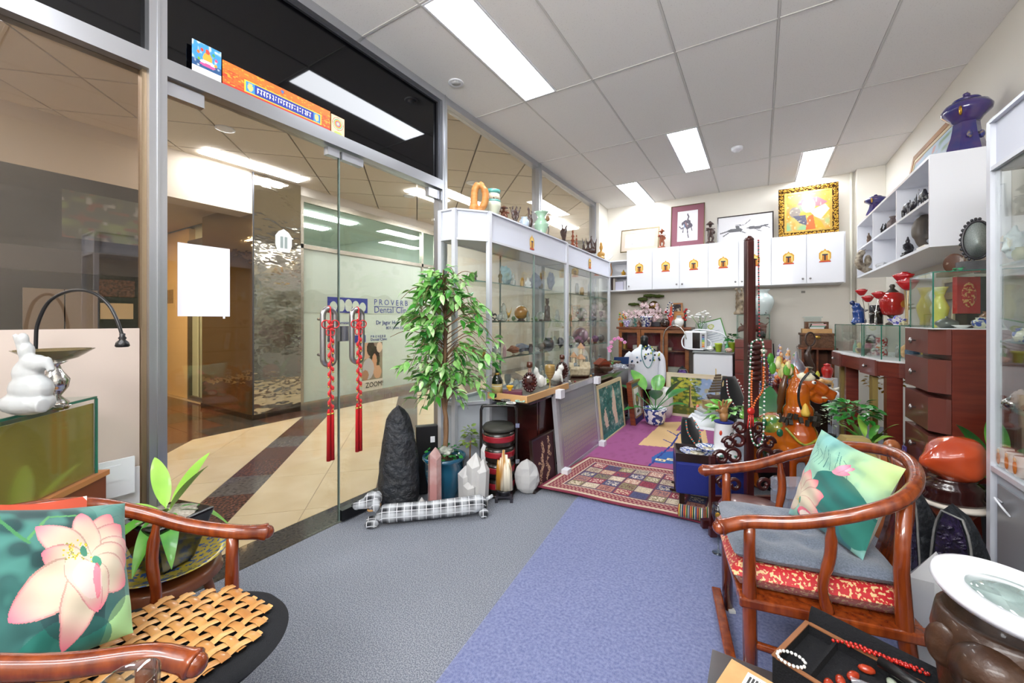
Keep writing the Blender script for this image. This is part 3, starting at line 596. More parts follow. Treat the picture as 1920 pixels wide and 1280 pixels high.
def _norm(b,w_,h,dp=None):
    xs=[v[0] for v in b.v];ys=[v[1] for v in b.v];zs=[v[2] for v in b.v]
    ex=max(xs)-min(xs); z0=min(zs);ez=max(zs)-z0; cx=(max(xs)+min(xs))/2; fx=w_/ex; fz=h/ez; fy=fx if dp is None else dp/(max(ys)-min(ys))
    b.v=[((x-cx)*fx,y*fy,(z-z0)*fz) for x,y,z in b.v]; return b
def fig(kind,name,label,cat,p,hp,wp,m,rz=None,seed=0,group=None,dp=None,rem=None,m_=None,parent=None):
    "carved figure: hp, wp are its height and width as seen, in photograph pixels at its distance"
    k=m_ if m_ else mpp(p); h=hp*k; w_=wp*k; b=_norm(carve(kind,seed),w_,h,dp)
    if rz is None: rz=FACE
    return one(name,label,cat,b,m,p,rz,group,rem=rem if rem is not None else max(h,w_)*.028)
def vas(kind,name,label,cat,p,hp,wp,m,group=None,n=20,lid=None,stand=None,sy=1,rz=0,m_=None):
    k=m_ if m_ else mpp(p); h=hp*k; w_=wp*k
    if not stand and not lid: return one(name,label,cat,lt(kind,w_,h,n,sy=sy),m,p,rz,group)
    t=thing(name,label,cat,p,rz,group); z=0
    if stand: z=h*.12; part('stand',MB().lathe([(w_*.3,0),(w_*.34,z*.3),(w_*.24,z*.6),(w_*.3,z)],16),stand,t)
    part('body',lt(kind,w_,h-z,n,sy=sy),m,t,(0,0,z))
    if lid: part('lid',MB().lathe([(w_*.22,h*.97),(w_*.2,h*1.02),(w_*.05,h*1.06),(w_*.06,h*1.1),(0,h*1.13)],16),lid,t)
    return t
def ball(name,label,cat,p,dp,m,stand=None,group=None,m_=None):
    k=m_ if m_ else mpp(p); r=dp*k/2; t=thing(name,label,cat,p,0,group); z=r*.3
    part('stand',MB().lathe([(r*.62,0),(r*.6,z*.4),(r*.4,z*.7),(r*.55,z*1.3),(r*.35,z*1.2)],14),stand or DARKW,t); part('sphere',MB().ell((0,0,z+r*.93),r,20,14),m,t); return t
def crystal(mb,c,r,h,n=6,tip=.35,tilt=0,ta=0):
    R=Matrix.Translation(c)@Matrix.Rotation(tilt,4,Vector((math.cos(ta),math.sin(ta),0))); hb=h*(1-tip); vs=[R@Vector((r*math.cos(2*math.pi*i/n),r*math.sin(2*math.pi*i/n),0)) for i in range(n)]+[R@Vector((r*.93*math.cos(2*math.pi*i/n),r*.93*math.sin(2*math.pi*i/n),hb*(1+.07*math.sin(i*2.1)))) for i in range(n)]+[R@Vector((r*.1,0,h))]
    return mb.add(vs,[tuple(range(n-1,-1,-1))]+[(i,(i+1)%n,n+(i+1)%n,n+i) for i in range(n)]+[(n+i,n+(i+1)%n,2*n) for i in range(n)])
DARKW=mat('dark_carved_wood','2a1c18',.35,var='4a322a',vs=30,coat=.3); BLKW=mat('black_carved_stone','1e1d20',.3,var='34323a',vs=20,coat=.3)
ROSE=mat('rosewood','5f240d',.22,var='8a3f17',vs=7,stretch=(6,6,.8),coat=.6,detail=6); MAHO=mat('mahogany_laminate','5c1f15',.35,var='6e2a1c',vs=5,stretch=(1,1,9),coat=.3)
MAHD=mat('mahogany_drawer','6b3a32',.32,coat=.4); REDW=mat('red_brown_wood','6b2a18',.35,var='87401f',vs=8,stretch=(1,1,6),coat=.3); TEAK=mat('teak_light','b5763c',.45,var='cf9455',vs=9,stretch=(1,1,5)); BLACKW=mat('black_lacquer_wood','1b1210',.3,var='2b1a15',vs=8,coat=.4)
GOLD=mat('gilt','c99a3a',.3,metal=.8,bump=.2,bs=60); BRASS=mat('brass','a88642',.35,metal=.9); CELA=mat('celadon_glaze','a9cdb2',.15,coat=.6); PALEB=mat('pale_blue_glaze','bccbdc',.2,coat=.5); COBALT=mat('cobalt_glaze','2a2a6e',.12,var='4a3468',vs=9,coat=.8); WPORC=mat('white_porcelain','eeeeea',.15,coat=.6); BLKP=mat('black_plastic','141416',.35); CLEARC=mat('clear_crystal','eef3f2',.06,trans=.75,var=None); CLEARG=glass('thin_clear','e9efec',1.6); REDG=mat('red_glaze','b01a17',.15,coat=.8); GREYSTONE=mat('grey_stone','8d8c8a',.6,var='6d6b68',vs=14); WIRE=mat('dark_wire','2b2a2c',.4,metal=.6); PINKW=mat('pinkish_white','e5c7bd',.4)
BW=None
def bluewhite(name,a='f0f1f4',b='27358a',vs=40): return mat(name,a,.15,var=b,vs=vs,ramp=(.5,.54),coat=.6,detail=2)
BW=bluewhite('blue_white_porcelain')
def emblem(t,loc,w_,h,rzm=None):
    "gilt shield sticker with a dark gateway on a red base"
    R=rzm or Matrix(((1,0,0,0),(0,0,-1,0),(0,1,0,0),(0,0,0,1))); b=MB(); y=h
    def s(P,c,z0,z1): b.cc=hx(c); b.prism([(x*w_,q*h) for x,q in P],z0,z1,R)
    s([(-.36,.1),(-.5,.3),(-.5,.68),(-.3,.84),(-.12,.86),(0,1),(.12,.86),(.3,.84),(.5,.68),(.5,.3),(.36,.1)],'d9a53a',0,.001)
    s([(-.38,.18),(-.38,.62),(0,.86),(.38,.62),(.38,.18)],'f0d27a',.001,.0015)
    s([(-.5,0),(-.46,.1),(.46,.1),(.5,0)],'c8492a',0,.0018); s([(-.26,.1),(-.22,.6),(.22,.6),(.26,.1)],'c9812f',.0015,.002); s([(-.22,.5),(-.25,.6),(.25,.6),(.22,.5)],'2f3350',.002,.0025); s([(-.07,.14),(-.07,.5),(.07,.5),(.07,.14)],'4a2f2a',.002,.0025)
    return part('emblem_sticker',b,VC,t,loc)
# ================================================================ plants
LEAFM=mat('leaf_green','3f8a2c',.4,var='6dae3e',vs=9,coat=.2); LEAFD=mat('leaf_deep_green','1f6b2c',.35,var='2f8a38',vs=7,coat=.35); LEAFL=mat('leaf_lime','8cc04a',.4,var='a8d45c',vs=5,coat=.2); BARK=mat('bark','5e4433',.8,var='8a6a4c',vs=20,stretch=(1,1,.3)); SOIL=mat('soil','2e241c',.95,var='4a3a2c',vs=60)
def leafmesh(name,L,W,m,fold=.25,curl=.2,n=6,rim=None):
    b=MB(); P=[]
    for i in range(n+1):
        u=i/n; wd=W/2*math.sin(math.pi*min(u**.75,1))*(1-.15*u); z=-curl*L*u*u; P.append((u*L,wd,z))
    vs=[];
    for x,wd,z in P: vs+=[(x,-wd,z+wd*fold),(x,0,z),(x,wd,z+wd*fold)]
    b.cc=hx(rim) if rim else None
    fs=[]
    for i in range(n):
        a=i*3; fs+=[(a,a+3,a+4,a+1),(a+1,a+4,a+5,a+2)]
    b.add(vs,fs,True)
    return b.mesh(name,m)
def dirmat(loc,d,roll=0):
    "matrix whose +X looks along d"
    d=Vector(d).normalized(); up=Vector((0,0,1)); y=up.cross(d); y=y.normalized() if y.length>1e-3 else Vector((0,1,0)); z=d.cross(y)
    M=Matrix((( d.x,y.x,z.x,loc[0]),(d.y,y.y,z.y,loc[1]),(d.z,y.z,z.z,loc[2]),(0,0,0,1)))
    return M@Matrix.Rotation(roll,4,'X')
def putleaf(me,parent,loc,d,s=1,roll=0,name='leaf'):
    o=link(name,me,parent); o.matrix_local=dirmat(loc,d,roll)@Matrix.Scale(s,4); return o
def bigleaf(parent,root,tipd,L,W,m,bend=.5,stem=.3,name='leaf',fold=.15):
    "a broad leaf on its own stalk, one mesh: tipd = horizontal direction and rise"
    d=Vector(tipd); b=MB(); h=Vector((d.x,d.y,0)); h=h.normalized() if h.length>1e-3 else Vector((1,0,0)); side=Vector((-h.y,h.x,0)); n=9; P=[]
    for i in range(n+5):
        u=i/(n+4); P.append(Vector(root)+d*(u*L)-Vector((0,0,1))*(bend*L*u*u))
    b.tube(P[:int((n+4)*stem)+2],L*.012,5)
    k0=int((n+4)*stem); Q=P[k0:]; m_=len(Q)-1; vs=[]
    for i,p in enumerate(Q):
        u=i/m_; wd=W/2*math.sin(math.pi*u**.8)**.8 if 0<u<1 else 0; vs+=[tuple(p-side*wd+Vector((0,0,wd*fold*2))),tuple(p),tuple(p+side*wd+Vector((0,0,wd*fold*2)))]
    b.add(vs,[f for i in range(m_) for f in ((i*3,i*3+3,i*3+4,i*3+1),(i*3+1,i*3+4,i*3+5,i*3+2))],True)
    return part(name,b,m,parent)
def bush(t,c,r,n,me,R,pot=0,name='leaf'):
    for i in range(n):
        a=R.uniform(0,6.28);e=R.uniform(-.5,1.2); d=Vector((math.cos(a)*math.cos(e),math.sin(a)*math.cos(e),math.sin(e))); q=R.uniform(.45,1)
        putleaf(me,t,(c[0]+d.x*r[0]*q,c[1]+d.y*r[1]*q,c[2]+d.z*r[2]*q),(d.x,d.y,d.z*.4-.1),R.uniform(.8,1.25),R.uniform(-.6,.6),name)
# ================================================================ display cabinets on the left, white with glass
def outline_frame(b,P,z0,z1,r=.016):
    for x,y in P: b.bb(x-r,x+r,y-r,y+r,z0,z1)
def wallseg(b,p,q,z0,z1,t=.008,trim=0):
    dx,dy=q[0]-p[0],q[1]-p[1]; L=math.hypot(dx,dy)-2*trim; return b.box(((p[0]+q[0])/2,(p[1]+q[1])/2,(z0+z1)/2),(L,t,z1-z0),rz=math.atan2(dy,dx))
FRAMEW=mat('cabinet_frame','d4d7df',.35,metal=.25); PANELG=mat('cabinet_base_panel','aeb4bd',.5); PANELW=mat('cabinet_header','dfe3f0',.45)
def showcase(name,label,P,openside,zb,zs,zh,zt,shelves,doorsplit=None):
    "P: footprint, anticlockwise; the first edges are glazed"
    t=thing(name,label,'display cabinet',(0,0,0)); n=len(P)
    for q in P: fr=MB(); outline_frame(fr,[q],0,zt); part('post',fr,FRAMEW,t)
    cx=sum(p[0] for p in P)/n; cy=sum(p[1] for p in P)/n; In=[(cx+(x-cx)*.985,cy+(y-cy)*.985) for x,y in P]
    part('base',MB().prism(In,.04,zb),PANELG,t)
    hb=MB(); hb.prism([(cx+(x-cx)*.998,cy+(y-cy)*.998) for x,y in P],zh,zt-.012); part('header',hb,PANELW,t)
    for i in range(n):
        for a,b,w_ in ((zt-.012,zt,.036),(zh-.004,zh+.012,.03),(zb,zb+.02,.03)): part('rail',wallseg(MB(),P[i],P[(i+1)%n],a,b,w_,.012),FRAMEW,t)
    0 and part('tube_light',MB().tube([(cx,min(p[1] for p in P)+.12,zh-.02),(cx,max(p[1] for p in P)-.12,zh-.02)],.011,10),mat('cabinet_tube','f3f7ff',.5,emit=6),t)
    for z in shelves:
        s=part('glass_shelf',MB().prism([(cx+(x-cx)*.95,cy+(y-cy)*.97) for x,y in P],z-.007,z),glass('shelf_glass','e4efe9',1.5),t); part('shelf_edge',MB().bb(max(p[0] for p in P)-.03,max(p[0] for p in P)-.027,cy-.6,cy+.6,z-.007,z) if openside!='R' else MB().bb(min(p[0] for p in P)+.027,min(p[0] for p in P)+.03,min(p[1] for p in P)+.05,max(p[1] for p in P)-.05,z-.007,z),mat('shelf_edge_green','5c8076',.2),s)
    for i in range(n):
        p,q=P[i],P[(i+1)%n]; L=math.hypot(q[0]-p[0],q[1]-p[1])
        if L>1:
            m=((p[0]+q[0])/2,(p[1]+q[1])/2)
            part('glass_door',wallseg(MB(),p,m,zb+.02,zh-.004,.005,.012),GLASS,t); part('glass_door',wallseg(MB(),m,q,zb+.02,zh-.004,.005,.012),GLASS,t)
            part('door_edge',MB().bb(m[0]-.005,m[0]+.005,m[1]-.006,m[1]+.006,zb+.02,zh-.004),EDG,t)
        else: part('side_glass',wallseg(MB(),p,q,zb+.02,zh-.004,.005,.016),GLASS,t)
    return t
P1=[(-1.70,2.43),(-1.70,3.81),(-1.99,3.81),(-1.99,2.23),(-1.86,2.23)]
cab1=showcase('display_cabinet','white display cabinet with slanted corner beside the glass doors',P1,'L',.59,0,1.78,2.0,(1.487,1.19,.905))
P2=[(-1.71,3.85),(-1.75,5.34),(-1.99,5.34),(-1.99,3.85)]
cab2=showcase('display_cabinet','white display cabinet farther along, near the back wall',P2,'L',.59,0,1.78,1.995,(1.487,1.19,.905))
RL=Matrix(((0,0,1,0),(1,0,0,0),(0,1,0,0),(0,0,0,1)))
e=ax(997,-1.70,1.80); emblem(cab1,(-1.697,e.y,1.815),.075,.13,RL); e=ax(1105,-1.73,1.8); emblem(cab2,(-1.722,e.y,1.815),.075,.13,RL)
# right-hand cabinet, very near
P3=[(.80,1.1),(.80,2.39),(1.17,2.39),(1.17,1.1)]
P3=[(.80,2.39),(.80,1.1),(1.17,1.1),(1.17,2.39)]
cab3=showcase('display_cabinet','white display cabinet against the right wall, nearest of all',P3,'R',.60,0,1.80,2.0,(1.42,1.12,.86))
part('kick_panel',MB().bb(.792,.799,1.15,2.34,.08,.56),mat('kick_grey','9a9ca0',.35,metal=.4),cab3)
part('cable_loop',MB().tube(spl([(.79,2.3,.5),(.765,2.28,.52),(.77,2.24,.5),(.79,2.24,.47)],5),.004,6),WHITE,cab3)
# ================================================================ overhead cupboards on the back wall
YO=5.8
t=thing('wall_cupboard','long white overhead cupboard with gold emblems on its seven doors','cupboard',(0,0,0))
Z0,Z1=1.625,2.2
part('carcass',MB().bb(-1.64,.82,YO+.022,YB-.002,Z0,Z1),WHITE,t)
xs=[ay(px,YO,1.9).x for px in (1175,1223,1274,1328,1385,1446,1512,1583)]
for i in range(7):
    d=part('cupboard_door',MB().bb(xs[i]+.0025,xs[i+1]-.0025,YO,YO+.018,Z0+.004,Z1),WHITE,t,bev=.0015)
    hxp=xs[i]+.035 if i in (0,2,4,6) else xs[i+1]-.035
    part('knob',MB().lathe([(.004,0),(.004,.012),(.011,.014),(.012,.02),(.0,.024)],12),STEEL,d,(hxp,YO,Z0+.06)).rotation_euler=(math.pi/2,0,0)
    emblem(d,((xs[i]+xs[i+1])/2,YO-.0005,1.865),.11,.155)
t=thing('open_shelf','open white wall shelf at the left end of the overhead cupboard','shelf',(0,0,0))
b=MB().bb(-2.02,-1.645,YO+.04,YB-.002,2.06,2.078).bb(-2.02,-1.645,YO+.04,YB-.002,Z0,Z0+.018).bb(-2.02,-1.645,YB-.01,YB-.002,Z0,2.06); part('carcass',b,WHITE,t); part('shelf_board',MB().bb(-2.02,-1.645,YO+.04,YB-.012,1.84,1.855),WHITE,t)
# ================================================================ pigeon-hole shelves on the right wall
XS=.87
t=thing('cubby_shelf','white pigeon-hole wall shelf of six compartments above the counter','shelf',(0,0,0)); cub=t
def yx(px,X): return ax(px,X,0).y
ya=yx(1743,XS)+.0; ye=yx(1607,XS); zt_=at(1743,290,X=XS).z; zb_=at(1743,463,X=XS).z; zm=(zt_+zb_)/2+.015
part('side_panel',MB().bb(XS,XR-.002,ya,ya+.018,zb_,zt_),WHITE,t); part('side_panel',MB().bb(XS,XR-.002,ye-.018,ye,zb_,zt_),WHITE,t)
part('top_board',MB().bb(XS,XR-.002,ya+.018,ye-.018,zt_-.018,zt_),WHITE,t); part('bottom_board',MB().bb(XS,XR-.002,ya+.018,ye-.018,zb_,zb_+.018),WHITE,t); part('shelf_board',MB().bb(XS+.005,XR-.012,ya+.018,ye-.018,zm-.008,zm+.008),WHITE,t)
part('back_board',MB().bb(XR-.01,XR-.002,ya+.018,ye-.018,zb_+.018,zt_-.018),WHITE,t)
dv=[yx(1678.5,XS),yx(1635,XS)]
for y in dv:
    part('divider',MB().bb(XS+.005,XR-.012,y-.008,y+.008,zb_+.018,zm-.008),WHITE,t); part('divider',MB().bb(XS+.005,XR-.012,y-.008,y+.008,zm+.008,zt_-.018),WHITE,t)
CUBT=zt_; CUBM=zm+.008; CUBB=zb_+.018
# ================================================================ mahogany drawer tower and counter
t=thing('drawer_tower','tall mahogany drawer tower with stepped drawer fronts and round knobs','drawers',(0,0,0)); TZ=1.152
y0,y1=2.98,3.42; xf=.85
part('carcass',MB().bb(xf,XR-.004,y0,y1,.0,TZ),MAHO,t)
zz=[1.152,.995,.79,.58,.37,.17]
offs=[.0,.02,.05,.0,.04]
for i in range(5):
    za,zb=zz[i],zz[i+1]
    b=MB().prism([(xf-.012-.07,y1-.01),(xf-.001,y1-.01),(xf-.001,y0+.004),(xf-.02,y0+.004),(xf-.075,y0+.06)],zb+.022,za-(.006 if i else 0))
    d=part('drawer',b,MAHD,t); k=part('knob',MB().lathe([(.005,0),(.006,.014),(.016,.018),(.017,.024),(0,.03)],14),STEEL,d,(xf-.081,(y0+y1)/2+.02,(za+zb)/2+.01)); k.rotation_euler=(0,-math.pi/2,0)
part('top_board',MB().bb(xf-.08,XR-.004,y0,y1,TZ,TZ+.004),mat('case_white_base','e8e8ea',.4),t)
CZ=.927
t=thing('counter','curved mahogany counter on square legs carrying two glass cases','counter',(0,0,0))
top=[(.56,4.62),(.58,4.30),(.645,3.98),(.70,3.70),(.78,3.60),(1.19,3.47),(1.19,4.62)]
part('worktop',MB().prism(top,CZ-.012,CZ),mat('counter_top_white','e9e9ea',.4),t)
part('apron',MB().prism([(.975+(x-.975)*.985,4.05+(y-4.05)*.985) for x,y in top],CZ-.11,CZ-.0125),MAHO,t)
for a,b_ in (((.565,4.60),(.585,4.34)),((.655,3.97),(.70,3.74))):
    d=part('drawer',wallseg(MB(),a,b_,CZ-.12,CZ-.008,.03),MAHD,t); k=part('knob',MB().lathe([(.005,0),(.006,.012),(.015,.016),(0,.026)],12),STEEL,d,((a[0]+b_[0])/2-.016,(a[1]+b_[1])/2,CZ-.06)); k.rotation_euler=(0,-math.pi/2,0)
for x,y in ((.765,3.66),(.655,4.38),(1.14,3.56),(1.14,4.56)): part('leg',MB().bb(x-.04,x+.04,y-.04,y+.04,.0,CZ-.11),MAHO,t)
for (x,y) in ((.70,3.85),(.62,4.56)): part('side_board',MB().bb(x-.015,x+.015,y-.05,y+.05,0,CZ-.13),mat('olive_board','857038',.5),t)
# ================================================================ glass cases
def gcase(label,P,z0,z1,top=True,name='glass_case'):
    t=thing(name,label,'glass case',(0,0,0)); n=len(P)
    for i in range(n): part('glass_side',wallseg(MB(),P[i],P[(i+1)%n],z0,z1-.005,.004,.004),GLASS,t)
    part('glass_top',MB().prism(P,z1-.005,z1),GLASS,t)
    e=MB()
    for i in range(n):
        x,y=P[i]; e.bb(x-.003,x+.003,y-.003,y+.003,z0,z1-.005); wallseg(e,P[i],P[(i+1)%n],z1-.0049,z1-.0001,.006)
    part('glass_edge',e,GEDGE,t); return t
gc1=gcase('wide low glass case on the far half of the mahogany counter',[(.575,4.60),(.66,4.0),(1.17,4.0),(1.17,4.60)],CZ,1.165)
gc2=gcase('low glass case on the near corner of the mahogany counter',[(.668,3.98),(.715,3.71),(.79,3.625),(1.17,3.50),(1.17,3.98)],CZ,1.165)
gc3=gcase('square glass case on top of the mahogany drawer tower',[(.79,3.40),(.79,3.02),(1.17,3.00),(1.17,3.40)],TZ+.004,1.46)
# ================================================================ low desk on the left, in front of the cabinets
DZ=.64
t=thing('desk','dark mahogany desk in front of the display cabinets, loaded with stock','desk',(0,0,0))
DW=mat('dark_desk','2b1110',.25,var='3c1815',vs=6,coat=.5)
part('desktop',MB().bb(-1.665,-1.355,2.42,5.18,DZ-.03,DZ),DW,t,bev=.006); part('side_panel',MB().bb(-1.66,-1.40,2.62,2.645,0,DZ-.03),DW,t); part('side_panel',MB().bb(-1.66,-1.40,5.0,5.025,0,DZ-.03),DW,t); part('front_panel',MB().bb(-1.415,-1.395,2.645,5.0,.04,DZ-.03),DW,t); part('back_panel',MB().bb(-1.66,-1.645,2.645,5.0,.2,DZ-.03),DW,t)
t=thing('display_tray','shallow light wood tray covering the near end of the desk','tray',(0,0,DZ))
LW=mat('light_wood_edge','c79b68',.5); part('base',MB().bb(-1.66,-1.35,2.37,3.05,.0,.008),mat('tray_grey','6f6a62',.6),t)
part('rim',MB().bb(-1.66,-1.335,2.355,2.37,0,.045).bb(-1.35,-1.335,2.37,3.05,0,.045),LW,t)
# ================================================================ back wall furniture
t=thing('glazed_bookcase','old dark wood bookcase with glazed doors against the back wall','bookcase',(0,0,0))
bx0,bx1=ay(1160,5.75,0).x,ay(1292,5.75,0).x; bz=at(1225,613,Y=5.75).z; BCW=mat('bookcase_wood','5a2c14',.35,var='7a3f1c',vs=6,stretch=(1,1,5),coat=.4)
b=MB().bb(bx0,bx0+.03,5.76,6.1,0,bz-.03).bb(bx1-.03,bx1,5.76,6.1,0,bz-.03).bb(bx0+.03,bx1-.03,6.08,6.1,0,bz-.03).bb(bx0+.03,bx1-.03,5.78,6.08,.0,.06); part('carcass',b,BCW,t)
part('back_cloth',MB().bb(bx0+.04,bx1-.04,6.06,6.07,.06,bz-.05),mat('maroon_cloth','7d2a33',.8),t)
part('top_board',MB().bb(bx0-.03,bx1+.03,5.73,6.12,bz-.03,bz),BCW,t,bev=.005)
for z in (.45,.78): part('shelf_board',MB().bb(bx0+.031,bx1-.031,5.80,6.055,z-.012,z),BCW,t)
n=3; wd=(bx1-bx0)/n
for i in range(n):
    x0=bx0+i*wd+.003;x1=x0+wd-.006; f=MB().bb(x0,x0+.045,5.742,5.758,.03,bz-.035).bb(x1-.045,x1,5.742,5.758,.03,bz-.035).bb(x0+.045,x1-.045,5.742,5.758,bz-.08,bz-.035).bb(x0+.045,x1-.045,5.742,5.758,.03,.1)
    d=part('door',f,mat('bookcase_door','74401b',.35,var='8e5424',vs=6,stretch=(1,1,5),coat=.4),t); part('pane',MB().bb(x0+.045,x1-.045,5.748,5.752,.1,bz-.08),GLASS,d)
BCZ=bz; BX0,BX1=bx0,bx1
t=thing('fridge','small white bar fridge at the back wall','fridge',(0,0,0)); fx0,fx1=ay(1300,5.55,0).x,ay(1374,5.55,0).x; fz=at(1340,662,Y=5.55).z
part('body',MB().bb(fx0,fx1,5.6,6.08,.02,fz),WHITEG,t,bev=.01); part('door',MB().bb(fx0,fx1,5.55,5.595,.04,fz-.02),WHITE,t,bev=.012); part('top_board',MB().bb(fx0-.01,fx1+.01,5.54,6.1,fz,fz+.012),mat('grey_top','8c9190',.4),t)
part('foot',MB().bb(fx0+.02,fx1-.02,5.62,6.05,0,.02),BLKP,t)
FZ=fz+.012; FX0,FX1=fx0,fx1
t=thing('drawer_chest','square mahogany chest of drawers against the back wall','drawers',(0,0,0)); cx0,cx1=ay(1378,5.5,0).x,ay(1447,5.5,0).x; cz=at(1410,637,Y=5.5).z
part('carcass',MB().bb(cx0,cx1,5.52,6.0,0,cz),MAHO,t)
zs=[at(1410,y,Y=5.5).z for y in (638,653,676,702,724)]+[.30,.14,.0]
for i in range(6): d=part('drawer',MB().bb(cx0,cx1,5.495,5.519,zs[i+1]+.008,zs[i]-.006),mat('mahogany_front','6d2418',.35,coat=.3),t); part('knob',MB().ell((cx1-.2,5.487,(zs[i]+zs[i+1])/2),.012,8,6),STEEL,d)
DCZ=cz; DX0,DX1=cx0,cx1
t=thing('side_cabinet','small open dark wood bookcase stacked with wooden boxes, back right','bookcase',(0,0,0)); sx0,sx1=ay(1503,5.75,0).x,ay(1565,5.75,0).x; sz=at(1535,652,Y=5.75).z
b=MB().bb(sx0,sx0+.025,5.76,6.1,0,sz-.02).bb(sx1-.025,sx1,5.76,6.1,0,sz-.02).bb(sx0+.025,sx1-.025,6.08,6.1,0,sz-.02).bb((sx0+sx1)/2-.01,(sx0+sx1)/2+.01,5.78,6.08,0,sz-.02); part('carcass',b,BCW,t); part('top_board',MB().bb(sx0-.03,sx1+.03,5.74,6.11,sz-.02,sz),BCW,t); part('shelf_board',MB().bb(sx0+.025,sx1-.025,5.8,6.08,.5,.515),BCW,t)
SZ=sz; SX0,SX1=sx0,sx1
# ================================================================ floor coverings at the back
RUGZ=.0
cv=CV(120,150,'995283'); cv.nz(30,'8a4873',.6,.9,.6,seed=1)
q=[at(px,py,Z=0) for px,py in ((1195,838),(1240,790),(1300,790),(1300,855))]
PX0,PX1,PY0,PY1=-1.33,-.25,3.2,5.3
def pm(px,py): a=at(px,py,Z=0); return ((a.x-PX0)/(PX1-PX0),1-(a.y-PY0)/(PY1-PY0))
cv.poly([pm(1196,838),pm(1243,795),pm(1320,793),pm(1330,850)],'d8b483'); cv.poly([pm(1275,800),pm(1268,811),pm(1320,812),pm(1320,800)],'995283')
cv.poly([pm(1222,862),pm(1240,851),pm(1300,850),pm(1300,872),pm(1222,872)],'2f5ea0'); cv.poly([pm(1228,872),pm(1232,862),pm(1300,862),pm(1300,878)],'2f5ea0')
cv.line([pm(1215,880),pm(1262,836),pm(1272,818),pm(1278,813)],.008,'2b3a86'); cv.line([pm(1262,836),pm(1244,828)],.005,'2b3a86'); cv.line([pm(1268,820),pm(1252,811)],.005,'2b3a86'); cv.line([pm(1258,838),pm(1280,842)],.005,'2b3a86'); cv.line([pm(1262,870),pm(1300,828)],.008,'2b3a86')
for k in range(3): 
    u,v=pm(1238+22*k,867); cv.rect(u-.035,v-.012,u+.035,v+.012,'e0d0a0'); cv.ell(u,v,.02,.008,'2f4c86'); cv.ell(u,v,.012,.005,'e0d0a0')
o=link('purple_rug',cv.mesh('purple_rug',lambda u,v:(u*(PX1-PX0),(1-v)*(PY1-PY0),0),mat('print_pile','ffffff',.95,vc=True)),None,(PX0,PY0,.0185)); tag(o,'purple rug with a sand coloured branch motif between the leaning pictures','rug'); mods(o,thick=.008)
# persian runner: border bands and a lattice of panels
cv=CV(170,104,'7d2f42')
cv.rect(.02,.03,.98,.97,'c9b8a0'); cv.rect(.035,.055,.965,.945,'7a2b40'); rs=np.random.RandomState(4)
m=((np.floor(cv.X*85)%2)==(np.floor(cv.Y*52)%3==0)); cv.put(m&((cv.X<.1)|(cv.X>.9)|(cv.Y<.15)|(cv.Y>.85))&(cv.X>.04)&(cv.X<.96)&(cv.Y>.06)&(cv.Y<.94),'b58d7c',.75)
cv.rect(.1,.15,.9,.85,'d2c4ae'); cv.rect(.108,.162,.892,.838,'5b3b52')
for i in range(8):
    for j in range(5):
        x0=.115+i*.0968;y0=.175+j*.132; c=['8f3b4a','b5a58f','4a4d6e','a8766a','857a5a'][(i*2+j)%5]; cv.rect(x0,y0,x0+.088,y0+.118,c); cv.put((rs.rand(cv.h,cv.w)>.55)&(cv.X>x0+.008)&(cv.X<x0+.08)&(cv.Y>y0+.012)&(cv.Y<y0+.106),['e0d2bc','5d2538','d9c9a8','3f3a5a','ead9c4'][(i+j)%5],.75)
A=at(1012,920,Z=0);B=at(1345,992,Z=0);D=at(1108,862,Z=0); E_=at(1400,905,Z=0)
A,B,D,E_=Vector((-1.33,2.50,0)),Vector((-.16,2.56,0)),Vector((-1.25,3.27,0)),Vector((-.16,3.36,0))
def prug(u,v): p=A.lerp(B,u).lerp(D.lerp(E_,u),1-v); return (p.x,p.y,.031+.003*math.sin(u*13+v*5))
o=link('persian_rug',cv.mesh('persian_rug',prug,mat('print_pile')),None); tag(o,'crimson Persian runner with panel pattern lying across the carpet edge','rug'); mods(o,thick=.008)
